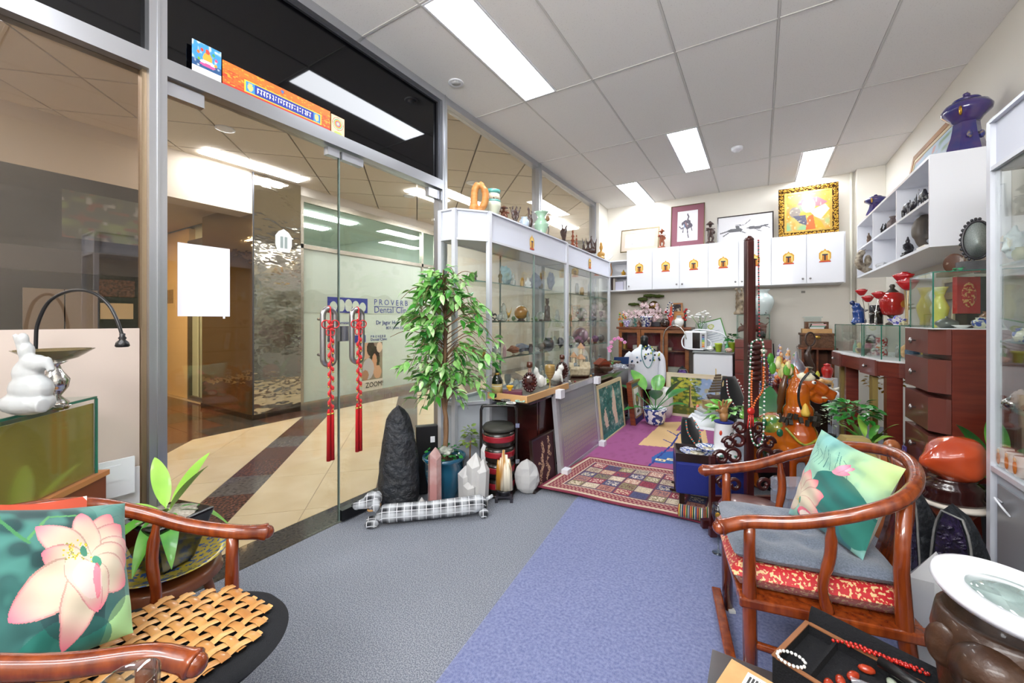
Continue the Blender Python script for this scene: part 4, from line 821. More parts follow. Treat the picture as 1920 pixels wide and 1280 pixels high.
# ================================================================ the two horseshoe armchairs
BROC=mat('red_brocade','b3141f',.45,var='d8b884',vs=105,ramp=(.54,.58),detail=1.5,sheen=.3,bump=.1,bs=80); GREYC=mat('grey_linen','5d6674',.95,var='727b8a',vs=220,bump=.4,bs=300,sheen=.3); MESHB=mat('black_mesh_cloth','14161b',.9,bump=.5,bs=500)
def armchair(label,loc,ang,mirror=1):
    "x = towards the back, y = across, seat at .35"
    t=thing('horseshoe_armchair',label,'chair',loc,ang)
    half=[(-.085,.25,.548),(-.06,.242,.556),(0,.232,.572),(.12,.252,.6),(.25,.268,.652),(.36,.243,.70),(.44,.14,.735),(.47,0,.752)]
    P=half+[(x,-y,z) for x,y,z in half[-2::-1]]
    S=spl(P,7); n=len(S); rr=[.0215-.003*math.sin(math.pi*i/(n-1))+(.004*math.exp(-((i-2)/3)**2)+.004*math.exp(-((n-3-i)/3)**2)) for i in range(n)]; rr[0]=.0205; rr[-1]=.0205
    part('arm_rail',MB().tube(S,rr,14).ell(S[0],.0205,12,8).ell(S[-1],.0205,12,8),ROSE,t)
    for s in (1,-1):
        part('front_leg',MB().tube([(.005,.228*s,0),(0,.228*s,.33),(0,.228*s,.5),(0,.232*s,.566)],[.02,.02,.0165,.0155],12),ROSE,t)
        part('back_leg',MB().tube([(.42,.225*s,0),(.375,.226*s,.33),(.365,.23*s,.5),(.37,.234*s,.69)],[.02,.021,.018,.0165],12),ROSE,t)
        part('spindle',MB().tube(spl([(.20,.226*s,.34),(.185,.232*s,.42),(.20,.243*s,.52),(.195,.262*s,.628)],5),[.017,.013,.015,.010],10),ROSE,t)
        part('seat_rail',MB().bb(-.03,.43,s*.228-.022,s*.228+.022,.315,.345),ROSE,t,bev=.006)
        part('side_stretcher',MB().tube(spl([(.0,.228*s,.2),(.1,.228*s,.192),(.16,.228*s,.205),(.19,.228*s,.19)],4),.012,8).tube([(.19,.228*s,.315),(.19,.228*s,.06)],.013,8).tube([(.19,.228*s,.07),(.41,.226*s,.07)],.011,8),ROSE,t)
    part('seat_rail',MB().bb(-.03,.0,-.206,.206,.317,.343),ROSE,t,bev=.005); part('seat_rail',MB().bb(.38,.425,-.206,.206,.317,.343),ROSE,t,bev=.005)
    part('seat_board',MB().bb(.0,.38,-.206,.206,.325,.34),ROSE,t)
    part('footrest',MB().bb(-.055,-.02,-.235,.235,.05,.075),ROSE,t,bev=.005); part('back_stretcher',MB().tube([(.41,-.22,.1),(.41,.22,.1)],.012,8),ROSE,t)
    part('back_splat',MB().surf(lambda u,v:(.40+.06*v+.03*math.sin(v*3.1),-.06+.12*u,.34+.40*v),4,10),ROSE,t,thick=.014)
    return t
U1=Vector((.98,.198,0)); 
ch1=armchair('rosewood horseshoe armchair on the blue carpet holding a grey seat pad',(-.073,1.653,.0125),math.atan2(.198,.98))
ch2=armchair('rosewood horseshoe armchair by the glass door holding a woven seat mat',(-1.156,.429,0),math.atan2(-.763,-.646))
def box_cushion(name,label,cat,par,x0,x1,y0,y1,z0,z1,m,tuft=False,nx=20,ny=20,rnd=.35,gr=None,pw=6,rd=0):
    "soft rounded slab in a chair's own frame"
    cx,cy=(x0+x1)/2,(y0+y1)/2; hx_,hy=(x1-x0)/2,(y1-y0)/2; cz=(z0+z1)/2; hz=(z1-z0)/2; b=MB()
    def top(s):
        def f(u,v):
            a=2*u-1;c=2*v-1; x=a*hx_*(1-.03*abs(c)**4)*(1-rd+rd*math.sqrt(1-c*c/2));y=c*hy*(1-.03*abs(a)**4)*(1-rd+rd*math.sqrt(1-a*a/2)); e=(1-abs(a)**pw)*(1-abs(c)**pw); z=hz*max(e,0)**rnd
            if tuft:
                for tx in (-.45,.1,.6):
                    for ty in (-.5,0,.5): z-=hz*.55*math.exp(-((a-tx)**2+(c-ty)**2)/.02)*(1 if s>0 else 0)
                z-= hz*.12*(abs(math.sin(a*4+c*3))**8 if s>0 else 0)
            return (cx+x,cy+y,cz+s*z)
        return f
    b.surf(top(1),nx,ny); f0=top(-1); b.surf(lambda u,v:f0(1-u,v),nx,ny)
    M=par.matrix_basis.copy()
    return one(name,label,cat,b,m,M.translation,par.rotation_euler.z)
box_cushion('seat_cushion','red and gold brocade seat cushion on the armchair at the right','cushion',ch1,-.045,.405,-.205,.205,.3465,.420,BROC,pw=16,rnd=.25)
gp=box_cushion('seat_pad','grey tufted seat pad tied on the armchair at the right','cushion',ch1,-.04,.40,-.195,.195,.421,.472,GREYC,tuft=True,nx=40,ny=40)
part('cushion_tie',MB().tube(spl([(.36,.20,.44),(.38,.265,.455),(.345,.262,.44),(.36,.21,.435)],5),.006,6).tube(spl([(.372,.262,.45),(.42,.27,.462),(.455,.275,.44),(.40,.272,.445),(.37,.268,.45)],5),.006,6).tube(spl([(.372,.266,.45),(.35,.275,.42),(.33,.27,.385)],4),[.006,.01],6).tube(spl([(.372,.266,.45),(.40,.275,.42),(.405,.27,.39)],4),[.006,.01],6),GREYC,gp)
box_cushion('seat_cushion','red brocade seat cushion under the black pad of the left armchair','cushion',ch2,-.06,.40,-.20,.20,.3505,.395,BROC)
box_cushion('seat_pad','large black mesh seat pad under the woven mat','cushion',ch2,-.19,.38,-.203,.203,.396,.43,MESHB,rnd=.5,pw=8,nx=30,ny=30,rd=.8)
# woven bamboo mat: every strip its own piece
t=thing('woven_mat','woven bamboo lattice mat lying on the black seat pad','seat mat',(-1.156,.429,.434),math.atan2(-.763,-.646))
BAM=mat('bamboo','b98349',.35,var='d3a468',vs=14,coat=.3); BAM2=mat('bamboo_dark','a8703a',.35,var='c08d50',vs=14,coat=.3)
pitch=.034
def octn(x,y): return max(abs(x-.065)/.205,abs(y)/.19,(abs(x-.065)+abs(y))/.285)<1
for fam in (0,1):
    for k in range(-9,10):
        pts=[]
        for j in range(-20,21):
            a=k*pitch; b_=j*pitch/2; x,y=((a+b_)/r2,(b_-a)/r2) if fam else ((a-b_)/r2,(a+b_)/r2); x+=.065
            if octn(x,y):
                ph=(j//2 if j%2==0 else (j+1)//2)+k+fam; z=.0035*math.cos(math.pi*(j/2+k+fam)); pts.append((x,y,z+.006))
        if len(pts)<4: continue
        b=MB()
        d=Vector((pts[-1][0]-pts[0][0],pts[-1][1]-pts[0][1],0)).normalized(); sd=Vector((-d.y,d.x,0))
        vs=[]
        for p in pts:
            for q,zz_ in ((-.0102,0),(-.008,.0016),(.008,.0016),(.0102,0)): vs.append((p[0]+sd.x*q,p[1]+sd.y*q,p[2]+zz_))
        b.add(vs,[(i*4+c,i*4+c+1,i*4+c+5,i*4+c+4) for i in range(len(pts)-1) for c in range(3)],True)
        part('strip',b,BAM if fam else BAM2,t)
# ---- lotus cushions
def pillow(name,label,corn,cv,fat=.055,back='e6e0d4',flip=False):
    TL,TRr,BR,BL=[Vector(c) for c in corn]; n=((TRr-TL).cross(BL-TL)).normalized()
    if n.dot(Vector((0,0,EYE))-TL)<0: n=-n
    def sh(s):
        def f(u,v):
            a=2*u-1;c=2*v-1; e=max((1-abs(a)**2.6)*(1-abs(c)**2.6),0)**.6
            pin=1-.07*(1-abs(c)**1.5)*(abs(a)>0)*abs(a)**3; pin2=1-.07*(1-abs(a)**1.5)*abs(c)**3; uu=.5+a*pin/2; vv=.5+c*pin2/2
            p=TL.lerp(TRr,uu).lerp(BL.lerp(BR,uu),vv); wv=.004*math.sin(u*9+v*14)*e+.0025*math.sin(v*31-u*12)*e
            return p+n*(s*(fat*e)+wv*(s>0))
        return f
    o=link(name,cv.mesh(name,sh(1),VCF,True),None); tag(o,label,'cushion')
    b=MB(); b.surf(sh(-1),24,24); part('back_panel',b,mat('cushion_back_cream',back,.9,bump=.15,bs=14),o); return o
def fl(cv,cx,cy,s,petals,heart=True):
    for (a,L,W) in petals: cv.petal(cx,cy,L*s,W*s*1.75,a,'cabda6')
    if heart:
        rs=np.random.RandomState(2)
        for k in range(26): a=rs.rand()*6.28;r_=rs.rand()*.085*s; cv.ell(cx+r_*math.cos(a),cy+r_*math.sin(a)*.8,.007,.006,'d8b428')
        cv.ell(cx+.04*s,cy,.03*s,.045*s,'3f8a6e')
# left cushion: corners seen around the flower
cv=CV(190,190,'1a3c3d'); cv.nz(5,'2f6660',.35,.75,.8,seed=3); cv.nz(9,'123838',.5,.9,.7,seed=8); cv.rect(.72,0,1,.9,'5a9488',.5); cv.nz(12,'4b8b80',.5,.8,.6,seed=21)
cv.ell(.95,.95,.22,.2,'9cc98a'); cv.ell(.45,1.0,.35,.22,'0f6a5c',al=.8); cv.ell(.6,.72,.3,.2,'16363a',al=.6)
for k in range(6): cv.line([(.78,.12*k+.08),(.9,.12*k+.02),(1,.12*k+.1)],.0025,'2c6a66')
cv.line([(.30,.28),(.45,.12),(.62,.14)],.008,'4e8a52'); cv.line([(.3,.3),(.2,.12),(.22,0)],.01,'3d7a4a')
fl(cv,.62,.5,1.0,[(-1.05,.42,.1),(-.75,.40,.11),(-.35,.38,.1),(-1.55,.38,.09),(-2.3,.40,.1),(-2.75,.3,.09),(0.0,.33,.12),(.55,.34,.12),(2.75,.5,.13),(1.9,.48,.12),(1.35,.3,.09)])
cv.petal(.5,.42,.42,.14,1.15,'cfc4b0'); cv.ell(.60,.60,.085,.125,'d8bfb8',rot=-.35); cv.put(((cv.X-.655)**2/.0007+(cv.Y-.62)**2/.012)<1,'dd2f6c',.6)
rs=np.random.RandomState(3)
for k in range(60): a_=rs.rand()*6.28;q_=.02+rs.rand()*.075; cv.ell(.55+q_*math.cos(a_),.40+q_*math.sin(a_)*.75,.006,.005,['c9a51c','e0c23a','8f8a20'][k%3])
cv.ell(.60,.41,.022,.04,'3a7a62')
pillow('throw_cushion','teal throw cushion with a big pink-tipped lotus on the left armchair',[(-1.388,.083,.823),(-1.412,.362,.722),(-1.195,.32,.50),(-1.164,.10,.52)],cv,.06)
# right cushion
cv=CV(190,190,'8fc0a8'); cv.nz(4,'7ab5b5',.3,.7,.8,seed=5); cv.put(np.clip((cv.X-.45)*2,0,1)*np.clip(1-cv.Y*1.6,0,1),'b7cf86',.95); cv.nz(14,'5f9f98',.62,.9,.5,seed=6)
cv.ell(.66,.60,.36,.26,'1f6a62',rot=.3); cv.nz(9,'174f4e',.5,.9,.4,seed=7); cv.ell(.55,.93,.35,.16,'2a6f78'); cv.ell(.9,.75,.15,.2,'2e7f72'); cv.put(np.clip((cv.X-.5)*2,0,1)*np.clip(1-cv.Y*2.2,0,1),'b7cf86',.95)
for k in range(9): cv.line([(.08+.06*k,.12+.03*(k%3)),(.16+.06*k,.22+.04*(k%2)),(.12+.07*k,.34)],.003,'2d6a6a')
cv.petal(.52,.33,.22,.05,-.6,'f2b8c6'); cv.petal(.5,.34,.2,.05,-.3,'e8a0b4'); cv.petal(.54,.33,.18,.05,-.9,'f0a0b8')
fl(cv,.2,.78,.8,[(-1.9,.42,.1),(-1.45,.44,.11),(-1.0,.42,.11),(-.45,.48,.13),(.15,.42,.11),(2.6,.3,.1),(-2.5,.35,.09)])
cv.ell(.33,.9,.12,.07,'e85d7d',al=.9); cv.ell(.34,.92,.1,.06,'f4dfd4')
pillow('throw_cushion','pale green and teal throw cushion with lotus on the right armchair',[(.195,1.883,.792),(.355,1.568,.775),(.262,1.574,.481),(.09,1.818,.478)],cv,.05)
b=pillow('back_cushion','terracotta patterned cushion slipped behind the teal one on the left armchair',[(-1.47,.12,.80),(-1.50,.31,.74),(-1.33,.29,.5),(-1.32,.14,.5)],CV(10,10,'b4472c'),.01,back='b4472c')
# ================================================================ far left: gold backed glass case on a wooden cabinet
G0=Vector((-1.95,.425,0)); gd_=Vector((.729,-.725,0)).normalized(); gn=Vector((-.725,-.729,0)).normalized()*1
def gp_(a,b): q=G0+gd_*a+gn*b; return (q.x,q.y)
gp_2=lambda a,b:gp_(a,b)
P=[gp_(0,0),gp_(.62,0),gp_(.62,.22),gp_(0,.12)]; P=P[::-1] if False else P
t=thing('low_cabinet','brown wooden cabinet under the gold glass case at far left','cabinet',(0,0,0))
part('body',MB().prism([gp_(-.03,-.01),gp_(.62,-.01),gp_(.62,.2),gp_(-.03,.11)][::-1],0,.655),mat('brown_cabinet','7a3a22',.4,coat=.3),t)
part('moulding',MB().prism([gp_(-.035,-.018),gp_(.62,-.018),gp_(.62,.2),gp_(-.035,.11)][::-1],.655,.672),mat('tan_moulding','b5784a',.4),t)
t=thing('gold_glass_case','glass case with a gold painted front panel at far left','glass case',(0,0,0))
part('gold_panel',wallseg(MB(),gp_(.004,.006),gp_(.6,.006),.674,.915,.004),mat('gold_panel','a08f3f',.45,metal=.15,coat=.5),t)
part('front_glass',wallseg(MB(),gp_(0,0),gp_(.6,0),.673,.929,.004),GLASS,t); part('top_glass',MB().prism([gp_(0,0),gp_(.6,0),gp_(.6,.2),gp_(0,.11)][::-1],.930,.938),glass('top_glass','dfece6',2.0),t)
e=MB(); wallseg(e,gp_(0,-.001),gp_(.6,-.001),.930,.938,.005); q=gp_(0,0); e.bb(q[0]-.004,q[0]+.004,q[1]-.004,q[1]+.004,.673,.93); part('glass_edge',e,GEDGE,t)
part('back_panel',wallseg(MB(),gp_(.0,.105),gp_(.6,.19),.674,.929,.004),mat('case_back','5c6152',.6),t)
CT=.939
ICE=mat('frosted_crystal','dfe3e4',.3,trans=.45,coat=.3)
p=at(55,778,Z=CT); k=mpp(p); b=MB(); 
for c_,r_ in (((0,0,.12),(.36,.25,.16)),((.05,0,.3),(.3,.2,.2)),((.0,0,.5),(.2,.15,.18)),((.1,0,.62),(.22,.13,.12)),((-.02,0,.78),(.09,.1,.12))): b.ell(c_,r_)
b.tube([(-.02,0,.7),(-.1,-.02,.88),(-.16,-.04,1)],[.08,.05,.03]); b.tube([(.1,0,.62),(.3,0,.66),(.36,0,.52)],[.07,.06,.05]); b.ell((-.05,-.02,.93),(.07,.07,.09)); b.tube([(-.3,0,.1),(.35,-.1,.1)],[.12,.1])
one('crystal_figurine','frosted white crystal figure of a reclining woman on the glass case','figurine',_norm(b,95*k,155*k,60*k),ICE,p,FACE,rem=.004)
p=at(88,765,Z=CT)+Vector((-.03,.02,0)); k=mpp(p); SIL=mat('silver','c8c6c4',.12,metal=1,bump=.3,bs=30)
t=thing('silver_bowl','amber glass bowl on a silver fish stem behind the crystal figure','bowl',p); part('stem',MB().lathe([(.03,0),(.032,.01),(.014,.03),(.03,.055),(.034,.08),(.016,.11),(.012,.125),(.03,.135)],16),SIL,t)
part('bowl',MB().lathe([(.02,.135),(.05,.145),(.085,.17),(.088,.172),(.05,.15),(.0,.14)],24),mat('amber_glass','c9b98a',.08,trans=.6),t)
p=at(110,770,Z=CT); t=thing('silver_fish','little silver fish ornament at the corner of the glass case','ornament',p,.4); part('body',MB().ell((0,0,.012),(.028,.008,.011),10,6).tube([(.026,0,.012),(.045,0,.02)],[.007,.001],6),SIL,t)
p=at(60,752,Z=CT)+Vector((-.045,.015,0)); t=thing('gooseneck_lamp','black gooseneck lamp arching over the glass case','lamp',p); k=mpp(p)
q=lambda px,py:((px-60)*k*cs,(px-60)*k*sn,(EYE-(py-CY)*k)-CT)
part('clamp_base',MB().bb(-.02,.02,-.015,.015,0,.03),BLKP,t)
NK=spl([(0,0,.03),q(60,640),q(64,605),q(85,565),q(125,545),q(165,548),q(195,570),q(212,600),q(222,630)],6); part('neck',MB().tube(NK,.0052,8),BLKP,t)
e=NK[-1]; part('lamp_head',MB().lathe([(.004,.022),(.008,.02),(.007,.012),(.011,.006),(.008,.0),(.016,-.008),(.019,-.02),(.016,-.024)],16,at=(e[0],e[1],e[2]-.012)),BLKP,t)
# papers behind the case on the sill
one('foam_board','white foam board leaning under the frosted film','board',MB().bb(0,.006,0,.12,0,.06+.22),mat('foam_white','eeeef2',.6),(XL+.012,.462,.34)); 
one('paper_pad','white paper with dark strip standing beside the wooden cabinet','paper',MB().bb(0,.01,0,.10,0,.14).bb(.0095,.0115,.005,.06,.06,.12),WHITE,(XL+.035,.46,.53))
# notices taped on the storefront
a=at(333,458,X=XL+.01);b_=at(431,582,X=XL+.01); o=one('paper_notice','blank white sheet taped to the left glass door','notice',MB().bb(.0,.002,0,b_.y-a.y,0,.315),mat('paper_white','e2e1f2',.7),(XL+.008,a.y,1.217)); part('tape',MB().bb(.0,.003,(b_.y-a.y)*.86,(b_.y-a.y)*.9,-.01,.002),WHITE,o)
cv=CV(40,48,'3f8fd0'); cv.rect(0,.55,1,.78,'27507f'); cv.nz(10,'dfe9f2',.6,.9,.8,seed=4); cv.rect(0,.76,1,1,'e6e4e8'); cv.ell(.52,.42,.16,.2,'e0a23c'); cv.ell(.52,.55,.26,.08,'f2f0e2'); cv.ell(.52,.62,.28,.05,'d94f8d'); cv.ell(.52,.2,.07,.08,'d84a3a'); [cv.ell(x,y,.05,.05,c) for x,y,c in ((.2,.3,'e0742c'),(.32,.2,'d8432c'),(.72,.22,'4a9a5c'),(.82,.35,'d84a78'),(.22,.5,'6aa03a'),(.8,.52,'e09a2c'))]
def onheader(name,label,cat,cv,y0,y1,z0,z1,th=.004): o=link(name,cv.mesh(name,lambda u,v:(0,u*(y1-y0),(1-v)*(z1-z0)),VC),None,(XL+.047-.02,y0,z0)); mods(o,thick=th); return tag(o,label,cat)
HZ=2.2755
onheader('calendar_card','blue picture calendar with a small deity standing on the door header','card',cv,.752,.862,HZ,2.42)
cv=CV(150,22,'e0662a'); cv.nz(40,'c83a2c',.55,.8,.9,seed=3); cv.rect(0,.0,1,.3,'e9712c'); cv.nz(46,'e8b03c',.66,.85,.8,seed=9); cv.rect(0,.86,1,1,'c8352c')
cv.rect(.17,.35,.9,.85,'e6c53a'); cv.rect(.18,.4,.89,.8,'27389a'); cv.rect(.18,.4,.255,.8,'3b8fc8'); cv.rect(.815,.4,.88,.8,'3b8fc8'); cv.ell(.217,.6,.022,.16,'e8c078'); cv.ell(.848,.6,.022,.16,'e8c078')
for k in range(20):
    x=.275+.026*k; cv.rect(x,.48,x+.017,.53,'f2efe0'); cv.rect(x+.004*(k%3),.53,x+.004*(k%3)+.005,.72,'f2efe0'); cv.rect(x,.6+.03*(k%2),x+.012,.66,'f2efe0')
cv.ell(.5,.16,.02,.1,'c84a3a'); cv.ell(.5,.14,.012,.07,'4a7ab0')
onheader('prayer_banner','long orange prayer banner with gilt script along the door header','banner',cv,.868,1.408,HZ,2.392)
cv=CV(40,50,'e0b48c'); cv.rect(.03,.03,.97,.97,'dfc7a8'); 
for r_,c in ((.42,'c2503c'),(.38,'e8d8b8'),(.33,'5c9a8a'),(.27,'e0c04a'),(.22,'d05a4a'),(.15,'6a9ac0'),(.09,'e8b04a'),(.04,'f2ead8')): cv.ell(.5,.4,r_,r_*.8,c)
cv.ell(.5,.9,.3,.09,'b8c46a'); onheader('mandala_card','square mandala card at the end of the door header','card',cv,1.415,1.50,HZ,2.385)
# ================================================================ potted succulent behind the left armchair
sp=Vector((-1.80,.572,0)); t=thing('round_stool','round carved wooden stool under the enamel dish behind the left armchair','stool',sp)
part('seat',MB().lathe([(.15,.0),(.165,.012),(.155,.025),(.16,.035),(.14,.045)],28,at=(0,0,.27)),mat('stool_wood','6b3a22',.35,var='8a5030',vs=8,coat=.4),t)
for k in range(4): a=.8+k*math.pi/2; part('leg',MB().tube(spl([(.12*math.cos(a),.12*math.sin(a),.272),(.14*math.cos(a),.14*math.sin(a),.17),(.10*math.cos(a),.1*math.sin(a),.08),(.13*math.cos(a),.13*math.sin(a),.0)],4),[.016,.012],8),mat('stool_wood'),t)
cv_=MB().lathe([(.08,0),(.085,.006),(.15,.028),(.176,.04),(.178,.043),(.15,.033),(.08,.012),(0,.012)],36); one('enamel_dish','large enamelled yellow and blue dish under the black planter','dish',cv_,mat('cloisonne','b5a33c',.25,var='3a5a8c',vs=55,ramp=(.52,.58),coat=.5,metal=.2),sp+Vector((0,0,.316)))
t=thing('potted_agave','green agave with broad leaves in a black square planter','plant',sp+Vector((0,0,.3295)),.25)
part('pot',MB().box((0,0,.09),(.155,.155,.18)),mat('black_glaze','101114',.2,coat=.6),t,bev=.01)
tp=t; 
o=[c for c in t.children][0]; o.data.vertices
for v in o.data.vertices:
    if v.co.z<.01: v.co.x*=.72; v.co.y*=.72
    else: v.co.x*=1.32; v.co.y*=1.32
part('gravel',MB().ell((0,0,.178),(.092,.092,.014),16,8,nz=.2,nf=9),mat('gravel','8a8378',.9,var='b5ada0',vs=90),t)
R_=random.Random(5)
for k in range(5): a=k*1.26+.3; bigleaf(t,(0,0,.18),(math.cos(a),math.sin(a),1.5 if k<3 else .7),.15,.055,LEAFL,.35,.15)
for a,ln in ((-.5,.2),(.9,.19),(2.3,.18),(3.6,.22),(4.6,.24),(5.3,.2)): bigleaf(t,(0,0,.18),(math.cos(a),math.sin(a),.35),ln,.055,LEAFM,.9,.12)
# ================================================================ small things by the very near left edge
t=thing('side_table','small round side table partly in view at the bottom left','table',(-.74,.2,.0125)); part('top',MB().lathe([(.11,.0),(.115,.008),(.11,.016),(0,.016)],24,at=(0,0,.56)),ROSE,t); part('column',MB().lathe([(.09,0),(.08,.02),(.02,.05),(.018,.56)],14),ROSE,t)
p=Vector((-.80,.21,.577)); t=thing('glass_cup','amber tinted glass cup at the bottom left edge','glass',p); part('body',MB().lathe([(.022,0),(.03,.01),(.034,.05),(.036,.09),(.033,.09),(.03,.05),(.02,.012),(0,.01)],24),CLEARG,t); part('tea',MB().lathe([(.0,.014),(.028,.014),(.031,.05),(.0,.05)],20),mat('tea','b5801f',.1,trans=.5),t)
p=Vector((-.715,.245,.577)); one('burl_carving','brown polished burl wood carving at the bottom left edge','carving',_norm(carve('rock',4),.075,.075,.06),mat('burl','6b3f1d',.3,var='a06a32',vs=20,coat=.5),p,.4)
p=Vector((-.735,.155,.577)); vas('bowl','black_bowl','small black bowl beside the glass cup','bowl',p,60,110,BLKW,m_=.0008)
# ================================================================ right foreground
t=thing('low_table','low dark table under the jewellery trays in front of the armchair','table',(.05,.95,0)); part('top',MB().bb(-.16,.225,-.30,.26,.29,.31),BLACKW,t)
for x in (-.13,.19):
    for y in (-.25,.21): part('leg',MB().bb(x-.02,x+.02,y-.02,y+.02,.0125,.29),BLACKW,t)
TT=.3105
CARD=mat('cardboard','c79e6b',.8,var='bb9260',vs=20)
p=at(1372,1235,Z=.37); o=one('cardboard_box','brown cardboard box with a white printed label at the bottom edge','box',MB().bb(0,.16,-.22,0,0,.06),CARD,(p.x,p.y+.0,TT),-.28)
cv=CV(50,30,'e9e9e6'); [cv.rect(.04+.02*k,.12,.045+.02*k+(.008 if k%3 else 0),.8,'3a3a3a') for k in range(14)]; [cv.rect(.38,.15+.12*k,.62,.2+.12*k,'55555a') for k in range(6)]; [cv.rect(.68+.02*k,.12,.69+.02*k,.7,'3a3a3a') for k in range(12)]
l=link('label',cv.mesh('label',lambda u,v:(.04+.115*u,-.012-.075*v,.0606),VC),o); l['label']='white printed shipping label'
# flocked jewellery case
p=ad(1625,.90,TT); t=thing('jewellery_case','open black flocked jewellery case with tan edging full of red stones','jewellery box',(p.x,p.y+.015,TT),-.42)
FLK=mat('black_flock','0e0f13',.95,bump=.4,bs=200); TAN=mat('tan_leather','8a5a38',.6); JX=t
part('base',MB().bb(-.15,.15,-.1,.1,0,.045),FLK,t); w_=MB().bb(-.15,-.142,-.1,.1,.045,.07).bb(.142,.15,-.1,.1,.045,.07).bb(-.142,.142,-.1,-.092,.045,.07).bb(-.142,.142,.092,.1,.045,.07).bb(-.085,-.078,-.092,.092,.008,.066); part('wall',w_,FLK,t)
part('edge_trim',MB().bb(-.152,-.141,-.1,.1,.07,.073).bb(.141,.152,-.1,.1,.07,.073).bb(-.141,.141,.091,.102,.07,.073).bb(-.141,.141,-.102,-.091,.07,.073),TAN,t)
part('lid_flap',MB().surf(lambda u,v:(-.15+.3*u,.11+.05*v,.05+.045*math.sin(v*3.1)),8,8),FLK,t,thick=.006)
JW=t.matrix_basis.copy()
def jl(x,y,z): return JW@Vector((x,y,z))
RS=mat('red_agate','8a2414',.15,var='c04a28',vs=22,coat=.6); rj=random.Random(11)
for k in range(16):
    x,y=rj.uniform(-.06,.125),rj.uniform(-.07,.07); q=jl(-.05+.012*k+.0,((k%4)-1.5)*.042+rj.uniform(-.006,.006),.0455); b=MB().ell((0,0,.009),(.018,.0105,.009),10,6)
    if k in (7,13): m_=mat('pale_jade','b8c8b4',.2,coat=.6); lb='smooth pale green stone among the red agates, '+('nearer the torch' if k==13 else 'amid the tray')
    else: m_=RS; lb='polished red agate stone lying in the black flocked case'
    one('agate_stone',lb,'gemstone',b,m_,q,rj.uniform(0,3),'polished stones in the flocked case')
def beads(P,r,n,m,b=None):
    b=b or MB(); P=[Vector(p) for p in P]; L=[0]
    for i in range(1,len(P)): L.append(L[-1]+(P[i]-P[i-1]).length)
    for k in range(n):
        s=L[-1]*k/n; i=max(j for j in range(len(L)) if L[j]<=s); i=min(i,len(P)-2); u=(s-L[i])/max(L[i+1]-L[i],1e-6); b.ell(P[i].lerp(P[i+1],u),r,6,4)
    return b
def strand(name,label,cat,P,r,cols,origin,group=None,parent=None):
    "bead string; cols: materials that alternate"
    P=[Vector(p) for p in P]; L=[0]
    for i in range(1,len(P)): L.append(L[-1]+(P[i]-P[i-1]).length)
    n=int(L[-1]/(2.05*r)); bs=[MB() for _ in cols]
    for k in range(n):
        s=L[-1]*(k+.5)/n; i=0
        while i<len(P)-2 and L[i+1]<s: i+=1
        u=(s-L[i])/max(L[i+1]-L[i],1e-6); bs[k%len(cols)].ell(P[i].lerp(P[i+1],u),r,6,4)
    t=thing(name,label,cat,origin,0,group)
    for b,m in zip(bs,cols): part('beads',b,m,t,stuff=True)
    part('thread',MB().tube(P,r*.2,4),WIRE,t)
    return t
CORAL=mat('red_coral','b8231a',.25,coat=.5)
for k in range(5): q=jl(.0+.0*k,.096,.082); strand('coral_strand',['red coral bead strand lying along the back of the flocked case, uppermost','red coral strand tangled beside the black torch','red coral strand spilling over the tray divider','red coral strand looped next to the torch end','short red coral strand at the tray corner'][k],'beads',spl([(-.09+.03*k,0,0),(-.04+.03*k,-.006*k+.006,.006),(.0+.02*k,.006,-.001),(.05+.015*k,-.012+.004*k,.004)],6),.0042,[CORAL],q,'coral strands')
q=jl(.09,.04,.078); t=thing('torch','black ribbed torch lying across the flocked case','torch',q,-.62)
part('barrel',MB().tube([(-.08,0,.018),(.02,0,.018)],.012,14),BLKP,t); part('grip',MB().tube([(.02,0,.018),(.025,0,.018),(.03,0,.018),(.035,0,.018),(.04,0,.018),(.07,0,.018)],[.015,.013,.015,.013,.014,.013],14),BLKP,t); part('tip',MB().tube([(.07,0,.018),(.14,0,.018)],[.011,.009],12),mat('torch_metal','6a6a70',.3,metal=.8),t)
BAG=glass('plastic_bag','e8ecf4',1.6,.15,through=.75)
def bag(label,p,w_,d_,h,rz=0,seed=0,m=None):
    b=MB(); b.surf(lambda u,v:(w_*(u-.5),d_*(v-.5),h*(.35+.65*mn.noise(Vector((u*4+seed,v*4,seed))))*max(0,(1-abs(2*u-1)**3)*(1-abs(2*v-1)**3))+.002),16,12); return one('plastic_bag',label,'bag',b,m or BAG,p,rz)
bag('crumpled clear plastic bag of stones inside the flocked case',jl(.03,-.02,.0635),.09,.07,.02,0,1); bag('clear plastic bag hanging off the right end of the flocked case',(.40,1.02,TT),.11,.09,.09,.3,2)
strand('red_bracelet','red bead bracelet at the front of the flocked case','bracelet',[(.028*math.cos(a/10*math.pi),.022*math.sin(a/10*math.pi),0) for a in range(20)],.0045,[CORAL],jl(.07,-.075,.05))
strand('pearl_bracelet','white bead bracelet on the tan divider of the case','bracelet',[(.028*math.cos(a/10*math.pi),.022*math.sin(a/10*math.pi),0) for a in range(20)],.004,[WPORC],jl(-.115,-.085,.08))
